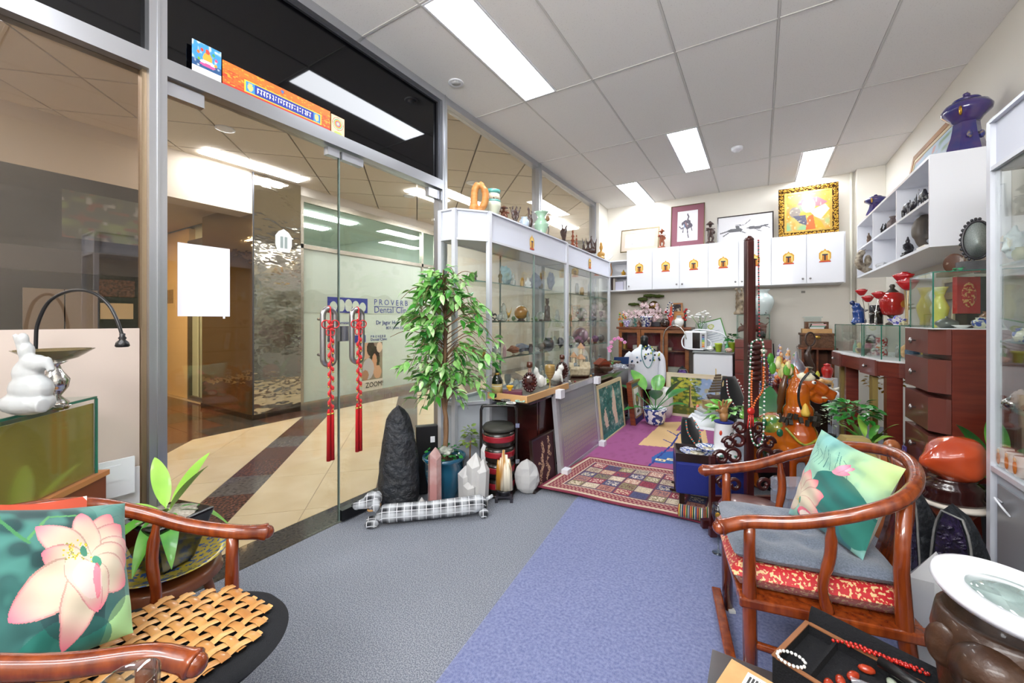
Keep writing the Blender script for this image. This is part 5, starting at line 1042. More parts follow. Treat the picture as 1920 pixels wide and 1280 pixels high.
# magnifier lamp
p=ad(1908,.74,.685); t=thing('magnifier_lamp','white ring magnifier lamp with a round lens at the right edge','lamp',p,FACE)
part('ring',MB().lathe([(.066,.0),(.07,-.012),(.105,-.016),(.114,-.004),(.112,.008),(.100,.013),(.07,.006),(.066,.0)],40),WHITE,t).rotation_euler=(.12,.05,0)
part('lens',MB().lathe([(.0,.009),(.03,.007),(.066,.001),(.066,-.003),(.03,-.007),(0,-.009)],30),glass('lens','e2efe9',3.0),t).rotation_euler=(.12,.05,0)
part('arm',MB().tube([(.1,.03,0),(.24,.09,-.02)],.012,8).tube([(.24,.09,-.02),(.24,.12,-.68)],.012,8),WHITE,t); part('foot',MB().lathe([(.07,0),(.07,.012),(0,.014)],20,at=(.24,.12,-.6845)),WHITE,t)
# carved elephant pot beneath
p=ad(1885,.82,.0); q=Vector((p.x,p.y,.0125)); t=thing('elephant_pot','brown carved wooden pot with an elephant head under the magnifier lamp','pot',(q.x,q.y,.0125),-.5)
EL=mat('elephant_wood','2a1a10',.4,var='4a3020',vs=14,bump=.3,bs=40,coat=.2)
part('body',MB().lathe([(.085,0),(.10,.04),(.075,.12),(.08,.25),(.095,.40),(.108,.52),(.10,.57),(.09,.575),(.08,.5)],28),EL,t)
part('head',MB().ell((0,-.105,.50),(.06,.045,.06)).tube(spl([(0,-.13,.49),(0,-.165,.42),(0,-.155,.33),(0,-.175,.27)],5),[.034,.014],10),EL,t)
for s in (1,-1): part('ear',MB().ell((s*.07,-.085,.51),(.028,.01,.045)),EL,t); part('tusk',MB().tube([(s*.03,-.14,.46),(s*.035,-.185,.41)],[.01,.003],8),mat('ivory','e0d4b8',.3),t)
t=thing('leather_plaque','maroon leather edged board standing beside the elephant pot','frame',(.335,1.02,.0125),-.9); part('board',MB().box((0,0,.24),(.16,.012,.46),rx=.05),mat('maroon_leather','3f1a1a',.5),t)
one('tape_roll','yellow tape roll lying near the elephant pot','tape',MB().lathe([(.025,0),(.04,0),(.04,.03),(.025,.03),(.025,0)],20),mat('tape_yellow','d8c820',.4),(.40,.93,TT))
# crystals and geodes
QZ=mat('quartz','e6e8ea',.15,trans=.25,bump=.2,bs=14); QZW=mat('milky_quartz','e3e2e0',.35,trans=.25,bump=.3,bs=10,var='cfcfd0',vs=5)
one('quartz_tower','tall clear quartz tower behind the right armchair','crystal',crystal(MB(),(0,0,0),.072,.46,6,.2,0),QZ,(.465,1.775,.0125),.3)
ROCK=mat('black_rock','17191d',.6,var='2c3036',vs=12,bump=1.0,bs=22,bdist=.03,spec=.6); AME=mat('amethyst','15101d',.12,var='33264a',vs=40,bump=1.0,bs=90,bdist=.01,coat=.5); SMK=mat('smoky','2c1a10',.15,var='5a3a22',vs=30,bump=1.0,bs=80,bdist=.01,coat=.4)
def geode(label,loc,w_,dp,h,open_ang,lin,lean=0):
    t=thing('geode',label,'geode',loc,open_ang)  # opening faces local -Y
    b=MB(); n=18; m=12; rows=[]
    def R(v,u):
        r_=(1-v**2.2)**.6*(1+.08*math.sin(v*9)); a=math.pi*u; q=1+.14*mn.noise(Vector((math.cos(a)*2,math.sin(a)*2,v*4+w_*20)))
        return (w_*r_*math.cos(a)*q+lean*v*.2,dp*r_*math.sin(a)*q,h*v)
    b.surf(lambda u,v:R(v,u),n,m); b.surf(lambda u,v:(lambda p,q:tuple(Vector(p).lerp(Vector(q),u)))(R(v,1),R(v,0)),8,m)
    part('rock_shell',b,ROCK,t)
    c=MB(); c.surf(lambda u,v:(lambda p,q:(p[0]*(1-u)*.8+q[0]*u*.8+(p[0]+q[0])*.1,-.004+.0*u,h*(.04+.88*v)))(R(v*.95,1),R(v*.95,0)),10,16)
    part('crystal_lining',c,lin,t); rg=random.Random(3); e=MB()
    for k in range(70):
        v=rg.uniform(.05,.85);u=rg.random(); p_=R(v,1);q_=R(v,0); x=(p_[0]*(1-u)+q_[0]*u)*.72+(p_[0]+q_[0])*.14; crystal(e,(x,-.006,h*v),.006,.016,5,.6,math.pi/2+rg.uniform(-.4,.4),0)
    part('crystal_point',e,lin,t,stuff=True)
    part('rim',MB().tube([(R(v/12,1)[0]*.97,-.003,h*v/12) for v in range(12)]+[(R(v/12,0)[0]*.97,-.003,h*v/12) for v in range(11,-1,-1)],.004,6),GREYSTONE,t)
    return t
geode('tall black amethyst geode farthest behind the right armchair',(.53,2.30,.0),.095,.12,.52,-1.35,AME)
geode('black amethyst geode with a narrow purple opening, the middle of three',(.60,2.10,.0),.10,.14,.53,-1.05,AME)
geode('broad smoky brown geode nearest the magnifier lamp',(.665,1.66,0),.115,.12,.56,-.5,SMK)
# red jasper
t=thing('corner_stool','small stool with a cream top carrying the red stone','stool',(.735,2.57,0)); part('top',MB().lathe([(.115,0),(.125,.01),(.12,.02),(0,.02)],28,at=(0,0,.375)),mat('cream_top','d8cfc2',.4),t); part('column',MB().lathe([(.1,0),(.09,.03),(.05,.06),(.045,.3),(.09,.374)],16),REDW,t)
p=Vector((.735,2.57,.396)); JAS=mat('red_jasper','a83a1c',.15,var='c4512a',vs=5,coat=.7,bump=.15,bs=12)
t=thing('jasper_stone','large polished red jasper boulder on a lobed dark stand','stone',p,FACE); part('stand',MB().lathe([(.115,0),(.12,.012),(.105,.03),(.112,.05),(.105,.075),(.08,.09),(.09,.1),(.0,.09)],24,sy=.8),mat('dark_red_lacquer','2c0f0d',.2,coat=.6),t)
b=MB().ell((0,0,0),(.135,.10,.105),26,18,nz=.16,nf=1.5,seed=3); b.v=[(x*(1-.25*(x<0)*abs(x)/.135*0+0)+0,y*(1-.5*max(0,-x)/.135),z*(1-.42*max(0,-x)/.135)+.0) for x,y,z in b.v]; part('boulder',b,JAS,t,(.0,0,.18))
# ================================================================ floor group by the glass doors
def lowrock(name,label,cat,p,w_,d_,h,m,seed,rz=0,taper=.5,n=26,nz=.12,lean=0):
    b=MB(); q_=[]
    def f(u,v):
        a=2*math.pi*u; r_=(1-taper*v**2.1)*(min(1,(1-v)*9)**.5)*(.85+.15*min(1,v*8)); k=1+nz*mn.noise(Vector((math.cos(a)*1.5+seed,math.sin(a)*1.5,v*3)))+nz*.35*mn.noise(Vector((math.cos(a)*5,math.sin(a)*5+seed,v*10)))
        return (w_/2*r_*k*math.cos(a)+lean*v,d_/2*r_*k*math.sin(a),h*v)
    b.surf(f,n,22); b.add([(w_/2*.85*math.cos(2*math.pi*i/n)*1,d_/2*.85*math.sin(2*math.pi*i/n),0.001) for i in range(n)],[tuple(range(n-1,-1,-1))])
    return one(name,label,cat,b,m,p,rz)
lowrock('lava_boulder','tall black lava boulder standing by the glass door','boulder',ad(747,2.56,0),.275,.215,.66,ROCK,3,FACE,.62,nz=.14)
one('rose_quartz_tower','pink rose quartz tower in front of the blue pot','crystal',crystal(MB(),(0,0,0),.044,.405,6,.13),mat('rose_quartz','c98f8c',.2,var='e3c4c0',vs=9,trans=.3,ramp=(.4,.7),coat=.4),ad(815,2.52,0),.5)
b=MB(); 
for x,y,r_,h,ti in ((0,0,.06,.34,.03),(-.045,.01,.055,.25,-.05),(.04,-.01,.055,.30,.06),(.01,.03,.05,.2,0),(-.02,-.03,.05,.17,0)): crystal(b,(x,y,0),r_,h,7,.22,ti,1.5)
one('quartz_cluster','milky clear quartz cluster beside the blue pot','crystal',b,QZW,ad(888,2.62,0),FACE)
one('quartz_point','slim clear quartz point behind the quartz cluster','crystal',crystal(MB(),(0,0,0),.04,.38,6,.22),QZ,ad(910,2.78,0),.2)
one('small_crystal','small grey crystal lump between the lava boulder and rose quartz','crystal',crystal(MB(),(0,0,0),.035,.10,7,.5),QZW,ad(790,2.5,0),.2)
t=thing('petrified_wood','golden striped petrified wood on a small black stand','stone',ad(945,2.68,0),FACE); part('stand',MB().bb(-.055,.055,-.04,.04,.028,.042).bb(-.06,-.04,-.045,-.025,0,.03).bb(.04,.06,-.045,-.025,0,.03).bb(-.06,-.04,.025,.045,0,.03).bb(.04,.06,.025,.045,0,.03).lathe([(.045,.042),(.04,.06),(.05,.07),(.03,.07)],12),BLKW,t)
b=MB(); rk=random.Random(2)
for k in range(9): x=-.04+.01*k; b.tube([(x,rk.uniform(-.015,.015),.068),(x*.9,rk.uniform(-.015,.015),.2),(x*.7+rk.uniform(-.01,.01),0,.29+rk.uniform(-.03,.045))],[.02,.017,.009],7)
part('slab',b,mat('petrified','b57f2f',.25,var='efe6d0',vs=16,stretch=(1,1,.12),coat=.5,ramp=(.42,.55)),t)
b=MB().ell((0,0,.11),(.09,.045,.11),9,7,nz=.25,nf=1.6,seed=5); 
for f_ in range(len(b.sm)): b.sm[f_]=False
one('white_quartz_slab','flat white quartz slab standing at the desk corner','stone',b,QZW,ad(988,2.78,.0),FACE)
# plaid dog draught stopper
PL=bpy.data.materials.new('plaid_fabric'); PL.use_nodes=True; nt=PL.node_tree; N=nt.nodes; L_=nt.links; bs_=N['Principled BSDF']; bs_.inputs['Roughness'].default_value=.9
tc=N.new('ShaderNodeTexCoord'); sp_=N.new('ShaderNodeSeparateXYZ'); L_.new(tc.outputs['Object'],sp_.inputs[0]); prev=None
def band(sock,scale,lo,hi):
    m1=N.new('ShaderNodeMath'); m1.operation='MULTIPLY'; m1.inputs[1].default_value=scale; L_.new(sock,m1.inputs[0]); m2=N.new('ShaderNodeMath'); m2.operation='SINE'; L_.new(m1.outputs[0],m2.inputs[0]); m3=N.new('ShaderNodeMapRange'); m3.inputs[1].default_value=lo; m3.inputs[2].default_value=hi; L_.new(m2.outputs[0],m3.inputs[0]); return m3.outputs[0]
ad1=N.new('ShaderNodeMath'); ad1.operation='ADD'; L_.new(sp_.outputs[1],ad1.inputs[0]); L_.new(sp_.outputs[2],ad1.inputs[1])
x1=band(sp_.outputs[0],75,-.6,.8); y1_=band(ad1.outputs[0],80,-.6,.8); x2=band(sp_.outputs[0],150,.93,.97); y2_=band(ad1.outputs[0],160,.9,.96)
mA=N.new('ShaderNodeMath'); mA.operation='ADD'; L_.new(x1,mA.inputs[0]); L_.new(y1_,mA.inputs[1]); mM=N.new('ShaderNodeMath'); mM.operation='MAXIMUM'; L_.new(x2,mM.inputs[0]); L_.new(y2_,mM.inputs[1])
rp=N.new('ShaderNodeValToRGB'); rp.color_ramp.elements[0].color=hx('24262b'); rp.color_ramp.elements[1].color=hx('c9cdd2'); mH=N.new('ShaderNodeMath'); mH.operation='MULTIPLY'; mH.inputs[1].default_value=.5; L_.new(mA.outputs[0],mH.inputs[0]); L_.new(mH.outputs[0],rp.inputs[0])
mx=N.new('ShaderNodeMix'); mx.data_type='RGBA'; mx.inputs[7].default_value=hx('dfe2e6'); L_.new(mM.outputs[0],mx.inputs[0]); L_.new(rp.outputs[0],mx.inputs[6]); L_.new(mx.outputs[2],bs_.inputs['Base Color'])
A=Vector((-1.93,1.63,0)); B=Vector((-1.45,2.03,0)); A=at(700,985,Z=0); B=at(912,966,Z=0); ln=(B-A).length; ag=math.atan2(B.y-A.y,B.x-A.x)
t=thing('draught_dog','long grey plaid stuffed dog draught stopper on the carpet','draught stopper',A,ag)
part('body',MB().tube([(.02,0,.07),(.06,0,.065),(ln*.5,.004,.062),(ln*.85,0,.072),(ln-.03,0,.085),(ln,0,.085)],[.03,.052,.05,.052,.045,.02],18),PL,t)
part('head',MB().ell((-.005,0,.15),(.05,.045,.048),16,10).tube([(-.03,-.005,.14),(-.085,-.01,.13)],[.034,.022],12).ell((-.09,-.01,.13),(.024,.024,.024)),PL,t)
for s in (1,-1):
    part('ear',MB().ell((.02,s*.047,.14),(.024,.01,.042)),PL,t); part('paw',MB().ell((-.005,s*.03,.022),(.042,.022,.022)),PL,t); part('back_paw',MB().ell((ln-.02,s*.03,.03),(.03,.02,.03)),PL,t)
part('tail',MB().tube([(ln,0,.1),(ln+.04,0,.12)],[.012,.01],8),PL,t); part('collar',MB().tube([(.028*math.cos(a)*1.2+.005,.042*math.sin(a),.108+.01*math.cos(a)) for a in [k*math.pi/10 for k in range(20)]],.006,6,close=True),mat('straw_collar','b08a5a',.8),t); part('nose',MB().ell((-.112,-.012,.135),(.008,.008,.007)),BLKP,t)
# ---- weeping fig
t=thing('weeping_fig','tall artificial weeping fig tree with variegated leaves in a blue pot','tree',ad(833,2.70,0)); FIG=t
k=2.6/753
part('pot',MB().lathe([(.085,0),(.10,.01),(.13,.20),(.137,.27),(.145,.275),(.145,.295),(.13,.297),(.12,.27),(0,.265)],32),mat('teal_blue_glaze','1d5a76',.15,coat=.8,var='174a66',vs=4),t)
part('soil',MB().lathe([(.119,.268),(.0,.275)],20),SOIL,t)
R_=random.Random(8)
tr=spl([(0,0,.27),(.01,.01,.5),(-.012,0,.7),(.015,-.01,.95),(.0,.01,1.2),(.01,0,1.4)],6); part('trunk',MB().tube(tr,[.018,.007],8).tube(spl([(.02,0,.27),(-.01,.015,.5),(.015,.01,.72),(-.01,0,.95),(.02,.02,1.15)],6),[.012,.005],7),BARK,t)
fm=[leafmesh('leaf',.085,.040,mat('fig_leaf','2f7a26',.4,var='4f9a36',vs=12,coat=.25)),leafmesh('leaf',.08,.038,mat('fig_leaf_light','5fa844',.4,var='a5cf84',vs=18,coat=.2)),leafmesh('leaf',.075,.036,mat('fig_leaf_pale','86bf6c',.4,var='d3e3b4',vs=16,coat=.2)),leafmesh('leaf',.085,.04,mat('fig_leaf_dark','20601f',.4,coat=.25))]
br=MB(); tips=[]
fx=Vector((cs,sn,0)); fy=Vector((-sn,cs,0))
for i in range(120):
    z0=R_.uniform(.62,1.46); a=R_.uniform(0,6.28); zc=(z0-.6)/.86; rad=(.17+.20*math.sin(math.pi*min(1,zc*.75+.2)))*R_.uniform(.35,1.05)
    d=fx*math.cos(a)*1.05+fy*math.sin(a)*.62; r0=Vector((0,0,z0)); r1=r0+d*rad*.6+Vector((0,0,.10)); r2_=r0+d*rad+Vector((0,0,.10-R_.uniform(0,.16)))
    S=spl([tuple(r0),tuple(r1),tuple(r2_)],4); br.tube(S,[.004,.0015],4)
    for q in S[3:]:
        wq=t.location+Vector(q)+d*.05
        if not ((wq.y>2.17 and wq.x<-1.70) or wq.x<-2.07): tips.append((Vector(q),d))
part('branches',br,BARK,t,stuff=True)
LV=[]
for i in range(880):
    q,d=tips[R_.randrange(len(tips))]; a=R_.uniform(-1.3,1.3); dd=Matrix.Rotation(a,3,'Z')@d; dd=Vector((dd.x,dd.y,R_.uniform(-1.1,.35))); LV.append((q+Vector((R_.uniform(-.03,.03),R_.uniform(-.03,.03),R_.uniform(-.02,.03))),dd,R_.uniform(.75,1.15),R_.uniform(-.7,.7),R_.choice([0,0,1,1,2,3])))
cam_=Vector((0,0,EYE))-t.location; LV.sort(key=lambda l:(l[0]-cam_).length)
for q,dd,s,rl,mi in LV[:295]: putleaf(fm[mi],t,q,dd,s,rl)
bl=MB(); 
for q,dd,s,rl,mi in LV[295:]:
    bl.M=dirmat(q,dd,rl)@Matrix.Scale(s,4); me=fm[0]; bl.add([tuple(v.co) for v in me.vertices],[tuple(p_.vertices) for p_ in me.polygons],True)
bl.M=Matrix.Identity(4); part('far_leaves',bl,fm[1].materials[0],t,stuff=True)
iv=leafmesh('ivy_leaf',.03,.026,LEAFD); bush(t,(0,0,.30),(.13,.13,.05),70,iv,R_,name='ivy_leaf')
one('pyrite_rock','glittering grey rock resting on the soil of the blue pot','stone',_norm(carve('rock',7),.11,.06,.08),mat('grey_rock','8a8f86',.5,var='c4c9bd',vs=30),FIG.location+Vector((.03,-.02,.0))+Vector((.0,0,.302)),.4,rem=.003)
t=thing('small_ficus','small bushy round-leaved plant between the fig tree and food carrier','plant',ad(880,2.80,0)); part('pot',lt('pot',.09,.14),BLKP,t); part('stem',MB().tube([(0,0,.12),(.01,0,.36)],.006,6),BARK,t); bush(t,(0,0,.36),(.06,.05,.12),80,leafmesh('leaf',.032,.024,mat('small_leaf','4f7a30',.45,var='9aa850',vs=14)),R_)
t=thing('black_speaker_box','black box with a small white sticker behind the fig pot','box',ad(800,2.79,0),FACE+.35); part('case',MB().box((0,0,.24),(.15,.06,.46),rx=-.03),BLKP,t,bev=.006); part('sticker',MB().bb(.02,.05,-.042,-.036,.36,.40),WHITE,t)
# ---- stacked food carrier
t=thing('food_carrier','black and red lacquer stacked food carrier under the end of the desk','food carrier',ad(938,2.83,0)+Vector((.0,-.02,0)),FACE)
LAQ=mat('black_lacquer','17140f',.3,coat=.5,var='2b2420',vs=9); RLQ=mat('red_lacquer','8f1a26',.3,coat=.5)
for i in range(4):
    z=.02+i*.105; tr_=part('tier',MB().lathe([(.10,z),(.112,z+.01),(.112,z+.075),(.102,z+.10),(.0,z+.10)],28),LAQ,t); part('red_band',MB().lathe([(.113,z+.035),(.114,z+.04),(.114,z+.07),(.113,z+.075)],28),RLQ,tr_)
part('lid',MB().lathe([(.113,.44),(.115,.455),(.10,.475),(.0,.482)],28),mat('lid_dust','3a3a34',.6),t); part('base',MB().lathe([(.118,0),(.12,.018),(.1,.02)],28),LAQ,t)
part('carry_handle',MB().tube(spl([(-.122,0,.01),(-.124,0,.5),(-.118,0,.585),(-.09,0,.6),(.09,0,.6),(.118,0,.585),(.124,0,.5),(.122,0,.01)],5),.010,8),LAQ,t)
for z in (.2,.45): part('metal_clasp',MB().bb(.118,.145,-.012,.012,z,z+.03),SIL,t)
one('red_candle','small red can standing under the desk corner','can',lt('cyl',.045,.09,14),REDG,Vector((-1.45,2.55,0)))
# ---- pictures leaning on the desk, all against its front
def leanpic(name,label,y0,y1,h,xb,xt,cvs,fw,fm_,depth=.02,z0=0.0,cat='picture',gl=False):
    t=thing(name,label,cat,((xb),(y0+y1)/2,z0)); ang=math.atan2(xb-xt,h); W=y1-y0
    M=Matrix.Rotation(math.pi/2,4,'Z'); t.rotation_euler=(0,0,math.pi/2)
    # local: x along wall, -y faces the room
    T=Matrix.Rotation(-ang,4,'X')
    def fr(x0,x1,za,zb): return MB(T).bb(x0,x1,-.004,depth,za,zb)
    for a in ((-W/2,-W/2+fw,0,h),(W/2-fw,W/2,0,h),(-W/2+fw,W/2-fw,0,fw),(-W/2+fw,W/2-fw,h-fw,h)): part('frame_bar',fr(*a),fm_,t)
    o=link('picture_panel',cvs.mesh('picture_panel',lambda u,v:tuple(T@Vector((-(W/2-fw)+u*(W-2*fw),.004,fw+(1-v)*(h-2*fw)))),VCG if gl else VC),t); mods(o,thick=.003)
    return t
cv=CV(40,44,'3a1420'); rs=np.random.RandomState(6)
cv.line([(.3,.95),(.35,.7),(.45,.6),(.4,.45),(.5,.3),(.45,.15)],.05,'c2a184'); cv.line([(.6,.9),(.75,.75),(.6,.6),(.7,.5)],.045,'c2a184'); cv.line([(.75,.1),(.8,.25),(.72,.38),(.82,.45)],.05,'c2a184'); cv.line([(.25,.5),(.4,.55)],.03,'c2a184'); cv.put((rs.rand(44,40)>.7),'3a1420')
leanpic('dragon_plaque','small dark plaque with a gilt dragon leaning at the desk corner',2.44,2.79,.365,-1.325,-1.35,cv,.012,BLACKW)
cv=CV(80,60,'8b8a90'); cv.put(np.clip((cv.Y-.55)*2.2,0,1),'9a6f96',.9); cv.put(np.exp(-((cv.Y-.45)/.12)**2),'a9a8a6',.8); cv.put(((np.floor(cv.X*80)%3)==0)&((np.floor(cv.Y*60)%4)<3)&(cv.X>.08)&(cv.X<.95)&(cv.Y>.12)&(cv.Y<.9),'b9b28c',.6)
t=leanpic('wrapped_calligraphy','large framed scroll of calligraphy wrapped in plastic leaning on the desk',2.80,3.69,.66,-1.285,-1.345,cv,.045,mat('plastic_wrapped_frame','a5a3a8',.2,coat=.8,bump=.5,bs=30),.03,gl=True)
for x,z in ((-.415,.0),(.415,.0),(-.415,.60),(.415,.60)): part('corner_guard',MB().bb(x-.035,x+.035,-.052-.0*z+.05*z/.6*1.1,.0+.05*z/.6,z,z+.065),mat('corner_white','e3e3ea',.4),t)
cv=CV(46,60,'2f6f68'); cv.nz(9,'8fb5ac',.45,.8,.7,seed=3); cv.nz(20,'17463f',.5,.9,.7,seed=6); cv.poly([(.62,.05),(.68,.2),(.72,.85),(.6,.85),(.5,.5),(.58,.2)],'e0c9b4'); cv.poly([(.2,.4),(.26,.55),(.3,.8),(.18,.8),(.12,.6)],'d9c4b0'); cv.rect(0,.9,1,1,'2a7a72'); cv.nz(24,'e8e0d0',.75,.95,.5,seed=11)
leanpic('teal_picture','teal embossed picture of pale spires in a cream frame leaning on the desk',3.72,4.50,.565,-1.28,-1.34,cv,.035,mat('cream_frame','d3c19a',.4))
cv=CV(30,44,'b9b3a6'); cv.rect(.0,0,1,.12,'4a5a70'); cv.rect(.0,.85,1,1,'3a2f6a'); cv.rect(.14,.1,.86,.86,'a88f5c'); cv.rect(.19,.14,.81,.82,'e8e6e0'); cv.nz(12,'6b6650',.4,.7,.0); cv.ell(.5,.45,.2,.14,'6e6a48'); cv.ell(.5,.4,.1,.08,'c9b45c'); cv.rect(.46,.5,.54,.72,'5c5544'); cv.ell(.5,.72,.16,.04,'4c4436')
t=leanpic('shadow_box','red wood shadow box with a framed flower tree print leaning past the desk end',4.53,4.93,.50,-1.18,-1.235,cv,.022,REDW,.05)
# landscape facing the room
cv=CV(90,64,'9fb4cc'); cv.put(np.clip(1-cv.Y*1.6,0,1),'7c98c4',.8); cv.nz(7,'d8dfe8',.5,.8,.8,seed=4); cv.poly([(.5,.62),(.62,.5),(.75,.58),(.9,.52),(1,.58),(1,.68),(.5,.68)],'5b7590'); cv.rect(.5,.66,1,.8,'b8c8d6'); cv.poly([(0,0),(.35,0),(.5,.3),(.55,.6),(.5,.8),(0,.9)],'3f5a22'); cv.nz(16,'8fa832',.5,.85,.0); m=(cv.X<.62-.2*np.abs(cv.Y-.4)); 
g_=CV(90,64); 
for sd,c in ((5,'7f9a2c'),(9,'2f4a1c'),(12,'b8b83a')): 
    rs=np.random.RandomState(sd)
    for k in range(70): x,y=rs.rand()*.6,rs.rand()*.75; cv.ell(x,y,.03+.03*rs.rand(),.02+.02*rs.rand(),c,al=.7)
cv.poly([(.38,.2),(.41,.2),(.42,.6),(.48,.8),(.38,.8)],'c9b27a'); cv.poly([(.38,.2),(.395,.2),(.40,.8),(.37,.8)],'4a3a20'); cv.rect(0,.8,1,1,'5a6a24'); cv.nz(14,'b3a03a',.6,.9,.7,seed=15)
def standpic(name,label,xa,xb_,Y,h,z0,cvs,fw,fmat,lean=.04,depth=.02,inner=None,rz=0,cat='picture',gl=False,bars='frame_bar'):
    W=xb_-xa; t=thing(name,label,cat,((xa+xb_)/2,Y,z0),rz); T=Matrix.Rotation(-math.atan2(lean,h),4,'X')
    for a in ((-W/2,-W/2+fw,0,h),(W/2-fw,W/2,0,h),(-W/2+fw,W/2-fw,0,fw),(-W/2+fw,W/2-fw,h-fw,h)): part(bars,MB(T).bb(a[0],a[1],-.004,depth,a[2],a[3]),fmat,t)
    if inner:
        g=inner[0]
        for a in ((-W/2+fw,-W/2+fw+g,fw,h-fw),(W/2-fw-g,W/2-fw,fw,h-fw),(-W/2+fw+g,W/2-fw-g,fw,fw+g),(-W/2+fw+g,W/2-fw-g,h-fw-g,h-fw)): part('mat_board',MB(T).bb(a[0],a[1],.0,.006,a[2],a[3]),inner[1],t)
        fw=fw+g
    o=link('picture_panel',cvs.mesh('picture_panel',lambda u,v:tuple(T@Vector((-(W/2-fw)+u*(W-2*fw),.005,fw+(1-v)*(h-2*fw)))),VCG if gl else VC),t); mods(o,thick=.002); return t
CRF=mat('ivory_frame','d5c8a8',.4); standpic('landscape_painting','large landscape painting of a lakeside tree in an ivory frame on the floor',-1.0,-.33,5.27,.55,.0,cv,.022,CRF,.05,.025,(.03,mat('linen_mat','e0d4ba',.8)))
# ================================================================ things on the desk
D1=DZ+.0085
GRB=mat('green_bottle_glass','0f1a10',.08,coat=.9); LBL=mat('label_gold','a8935c',.5)
p=ax(932,-1.60,D1); k=mpp(p); t=thing('wine_bottle','dark green bottle with a gold label at the near end of the desk','bottle',p); part('bottle',lt('bottle',20*k,60*k),GRB,t); part('label',MB().lathe([(10.2*k,8*k),(10.2*k,26*k)],20),LBL,t); part('neck_foil',MB().lathe([(3.3*k,46*k),(3.6*k,60.4*k),(0,60.5*k)],14),mat('foil','1a3a28',.4),t); part('neck_band',MB().lathe([(5.2*k,42*k),(3.6*k,46*k)],14),BRASS,t); part('label_oval',MB().ell((.0,0,22*k),(10.45*k,10.45*k,4.5*k),16,8),mat('label_white','dde3ea',.5),t)
one('gift_box','flat burgundy box beside the dark green bottle','box',MB().bb(-.075,.075,-.05,.05,0,.035),mat('burgundy_box','63283c',.5),ax(960,-1.55,D1),.5,bev=.003)
p=ax(956,-1.56,D1+.036); vas('bowl','yellow_ornament','small yellow flower ornament on the burgundy box','ornament',p,9,14,mat('yellow_gloss','e0b02a',.3))
def decanter(px,X,lab,hp=58,wp=28,m=None):
    p=ax(px,X,D1); k=mpp(p); t=thing('decanter',lab,'decanter',p,FACE); r=wp*k/2; h=hp*k; b=MB(); ns=16
    for i in range(ns):
        a=2*math.pi*i/ns; b.ell((r*.82*math.cos(a),0,r*1.35+r*1.15*math.sin(a)),(r*.24,r*.42,r*.24),8,6)
    b.ell((0,0,r*1.35),(r*.85,r*.34,r*1.1),16,10); part('body',b,m or mat('cognac_glass','2b0f12',.08,coat=.9,var='51201c',vs=9),t); part('neck',MB().lathe([(r*.3,r*2.3),(r*.22,r*2.6),(r*.22,h*.8)],14),mat('neck_glass','8a6a60',.1),t); part('stopper',MB().lathe([(r*.3,h*.8),(r*.42,h*.82),(r*.4,h*.98),(.0,h)],14),mat('stopper_brown','4a2414',.3,coat=.5),t)
decanter(993,-1.50,'dark faceted cognac decanter with brown stopper in the middle of the tray'); decanter(1054,-1.58,'second dark ribbed decanter behind the goblet',46,24)
CATM=mat('cat_white','ecebe6',.2,coat=.5,var='d6cf9a',vs=9,ramp=(.62,.7))
fig('cat','cat_figurine','white china cat with painted flowers behind the goblet, left one','figurine',ax(1013,-1.52,D1),42,26,CATM); fig('cat','cat_figurine','white china cat at the right of the goblet','figurine',ax(1043,-1.54,D1),36,30,CATM,rz=FACE+math.pi)
one('grape_ornament','pale green glass grapes heaped on the cat figurines','ornament',(lambda b:[b.ell((.012*(i%4)-.02,.01*(i//4%2),.006+.011*(i//5)),.009,8,6) for i in range(15)] and b)(MB()),mat('grape_green','b5c95a',.2,coat=.4),ax(1024,-1.60,D1),0)
p=ax(1031,-1.405,D1); vas('goblet','goblet','brown and gold banded goblet on a cream foot at the tray edge','goblet',p,48,20,mat('goblet_brown','5a3a1c',.25,var='b89a5a',vs=4,stretch=(.1,.1,30),coat=.6))
rb=random.Random(6)
for i,(px,X,c,lab) in enumerate(((940,-1.44,'3f5a3a','green bead bracelet coiled at the front of the tray'),(958,-1.40,'dcdcd8','white bead bracelet coiled on the tray'),(975,-1.38,'9ec8b8','pale jade bracelet beside the white one'),(986,-1.42,'b88a8a','dusty pink bracelet behind the pale jade one'),(948,-1.48,'6a6a6a','grey bead bracelet nearest the bottle'))):
    strand('bead_bracelet',lab,'bracelet',[(.032*math.cos(a/8*math.pi),.024*math.sin(a/8*math.pi),.005) for a in range(17)],.0055,[mat('bead_'+c,c,.25,coat=.4)],ax(px,X,D1),'bracelets on the tray')
one('card_holder','small clear stand with white tags at the tray front','stand',MB().bb(-.03,.03,-.004,.004,0,.028).bb(-.03,.03,-.02,.02,0,.004),CLEARG,ax(1001,-1.38,D1),.6)
# ivory ship with pavilions
p=ax(1087,-1.50,DZ); k=mpp(p); t=thing('pavilion_ship','carved ivory coloured ship with tiled pavilions on the desk','ship model',p,FACE); IV=mat('ivory_carving','d8cdb0',.5,var='b9a888',vs=40,bump=.6,bs=120,bdist=.004)
w_=40*k; h=66*k
part('hull',MB().surf(lambda u,v:((u-.5)*w_*(1-.25*(1-v)),math.sin(math.pi*(.12+.76*u))*w_*.22*(2*(int(v*99)%2)-1)*0+(w_*.2*math.sin(math.pi*(.1+.8*u))*(1 if v<.5 else -1)*abs(2*v-1)),h*.3*abs(2*v-1)**.7),16,8),IV,t,thick=.004)
part('deck',MB().bb(-w_*.42,w_*.42,-w_*.16,w_*.16,h*.24,h*.3).bb(-w_*.5,-w_*.3,-w_*.12,w_*.12,h*.3,h*.42).bb(.0,w_*.48,-w_*.1,w_*.1,h*.3,h*.36),IV,t)
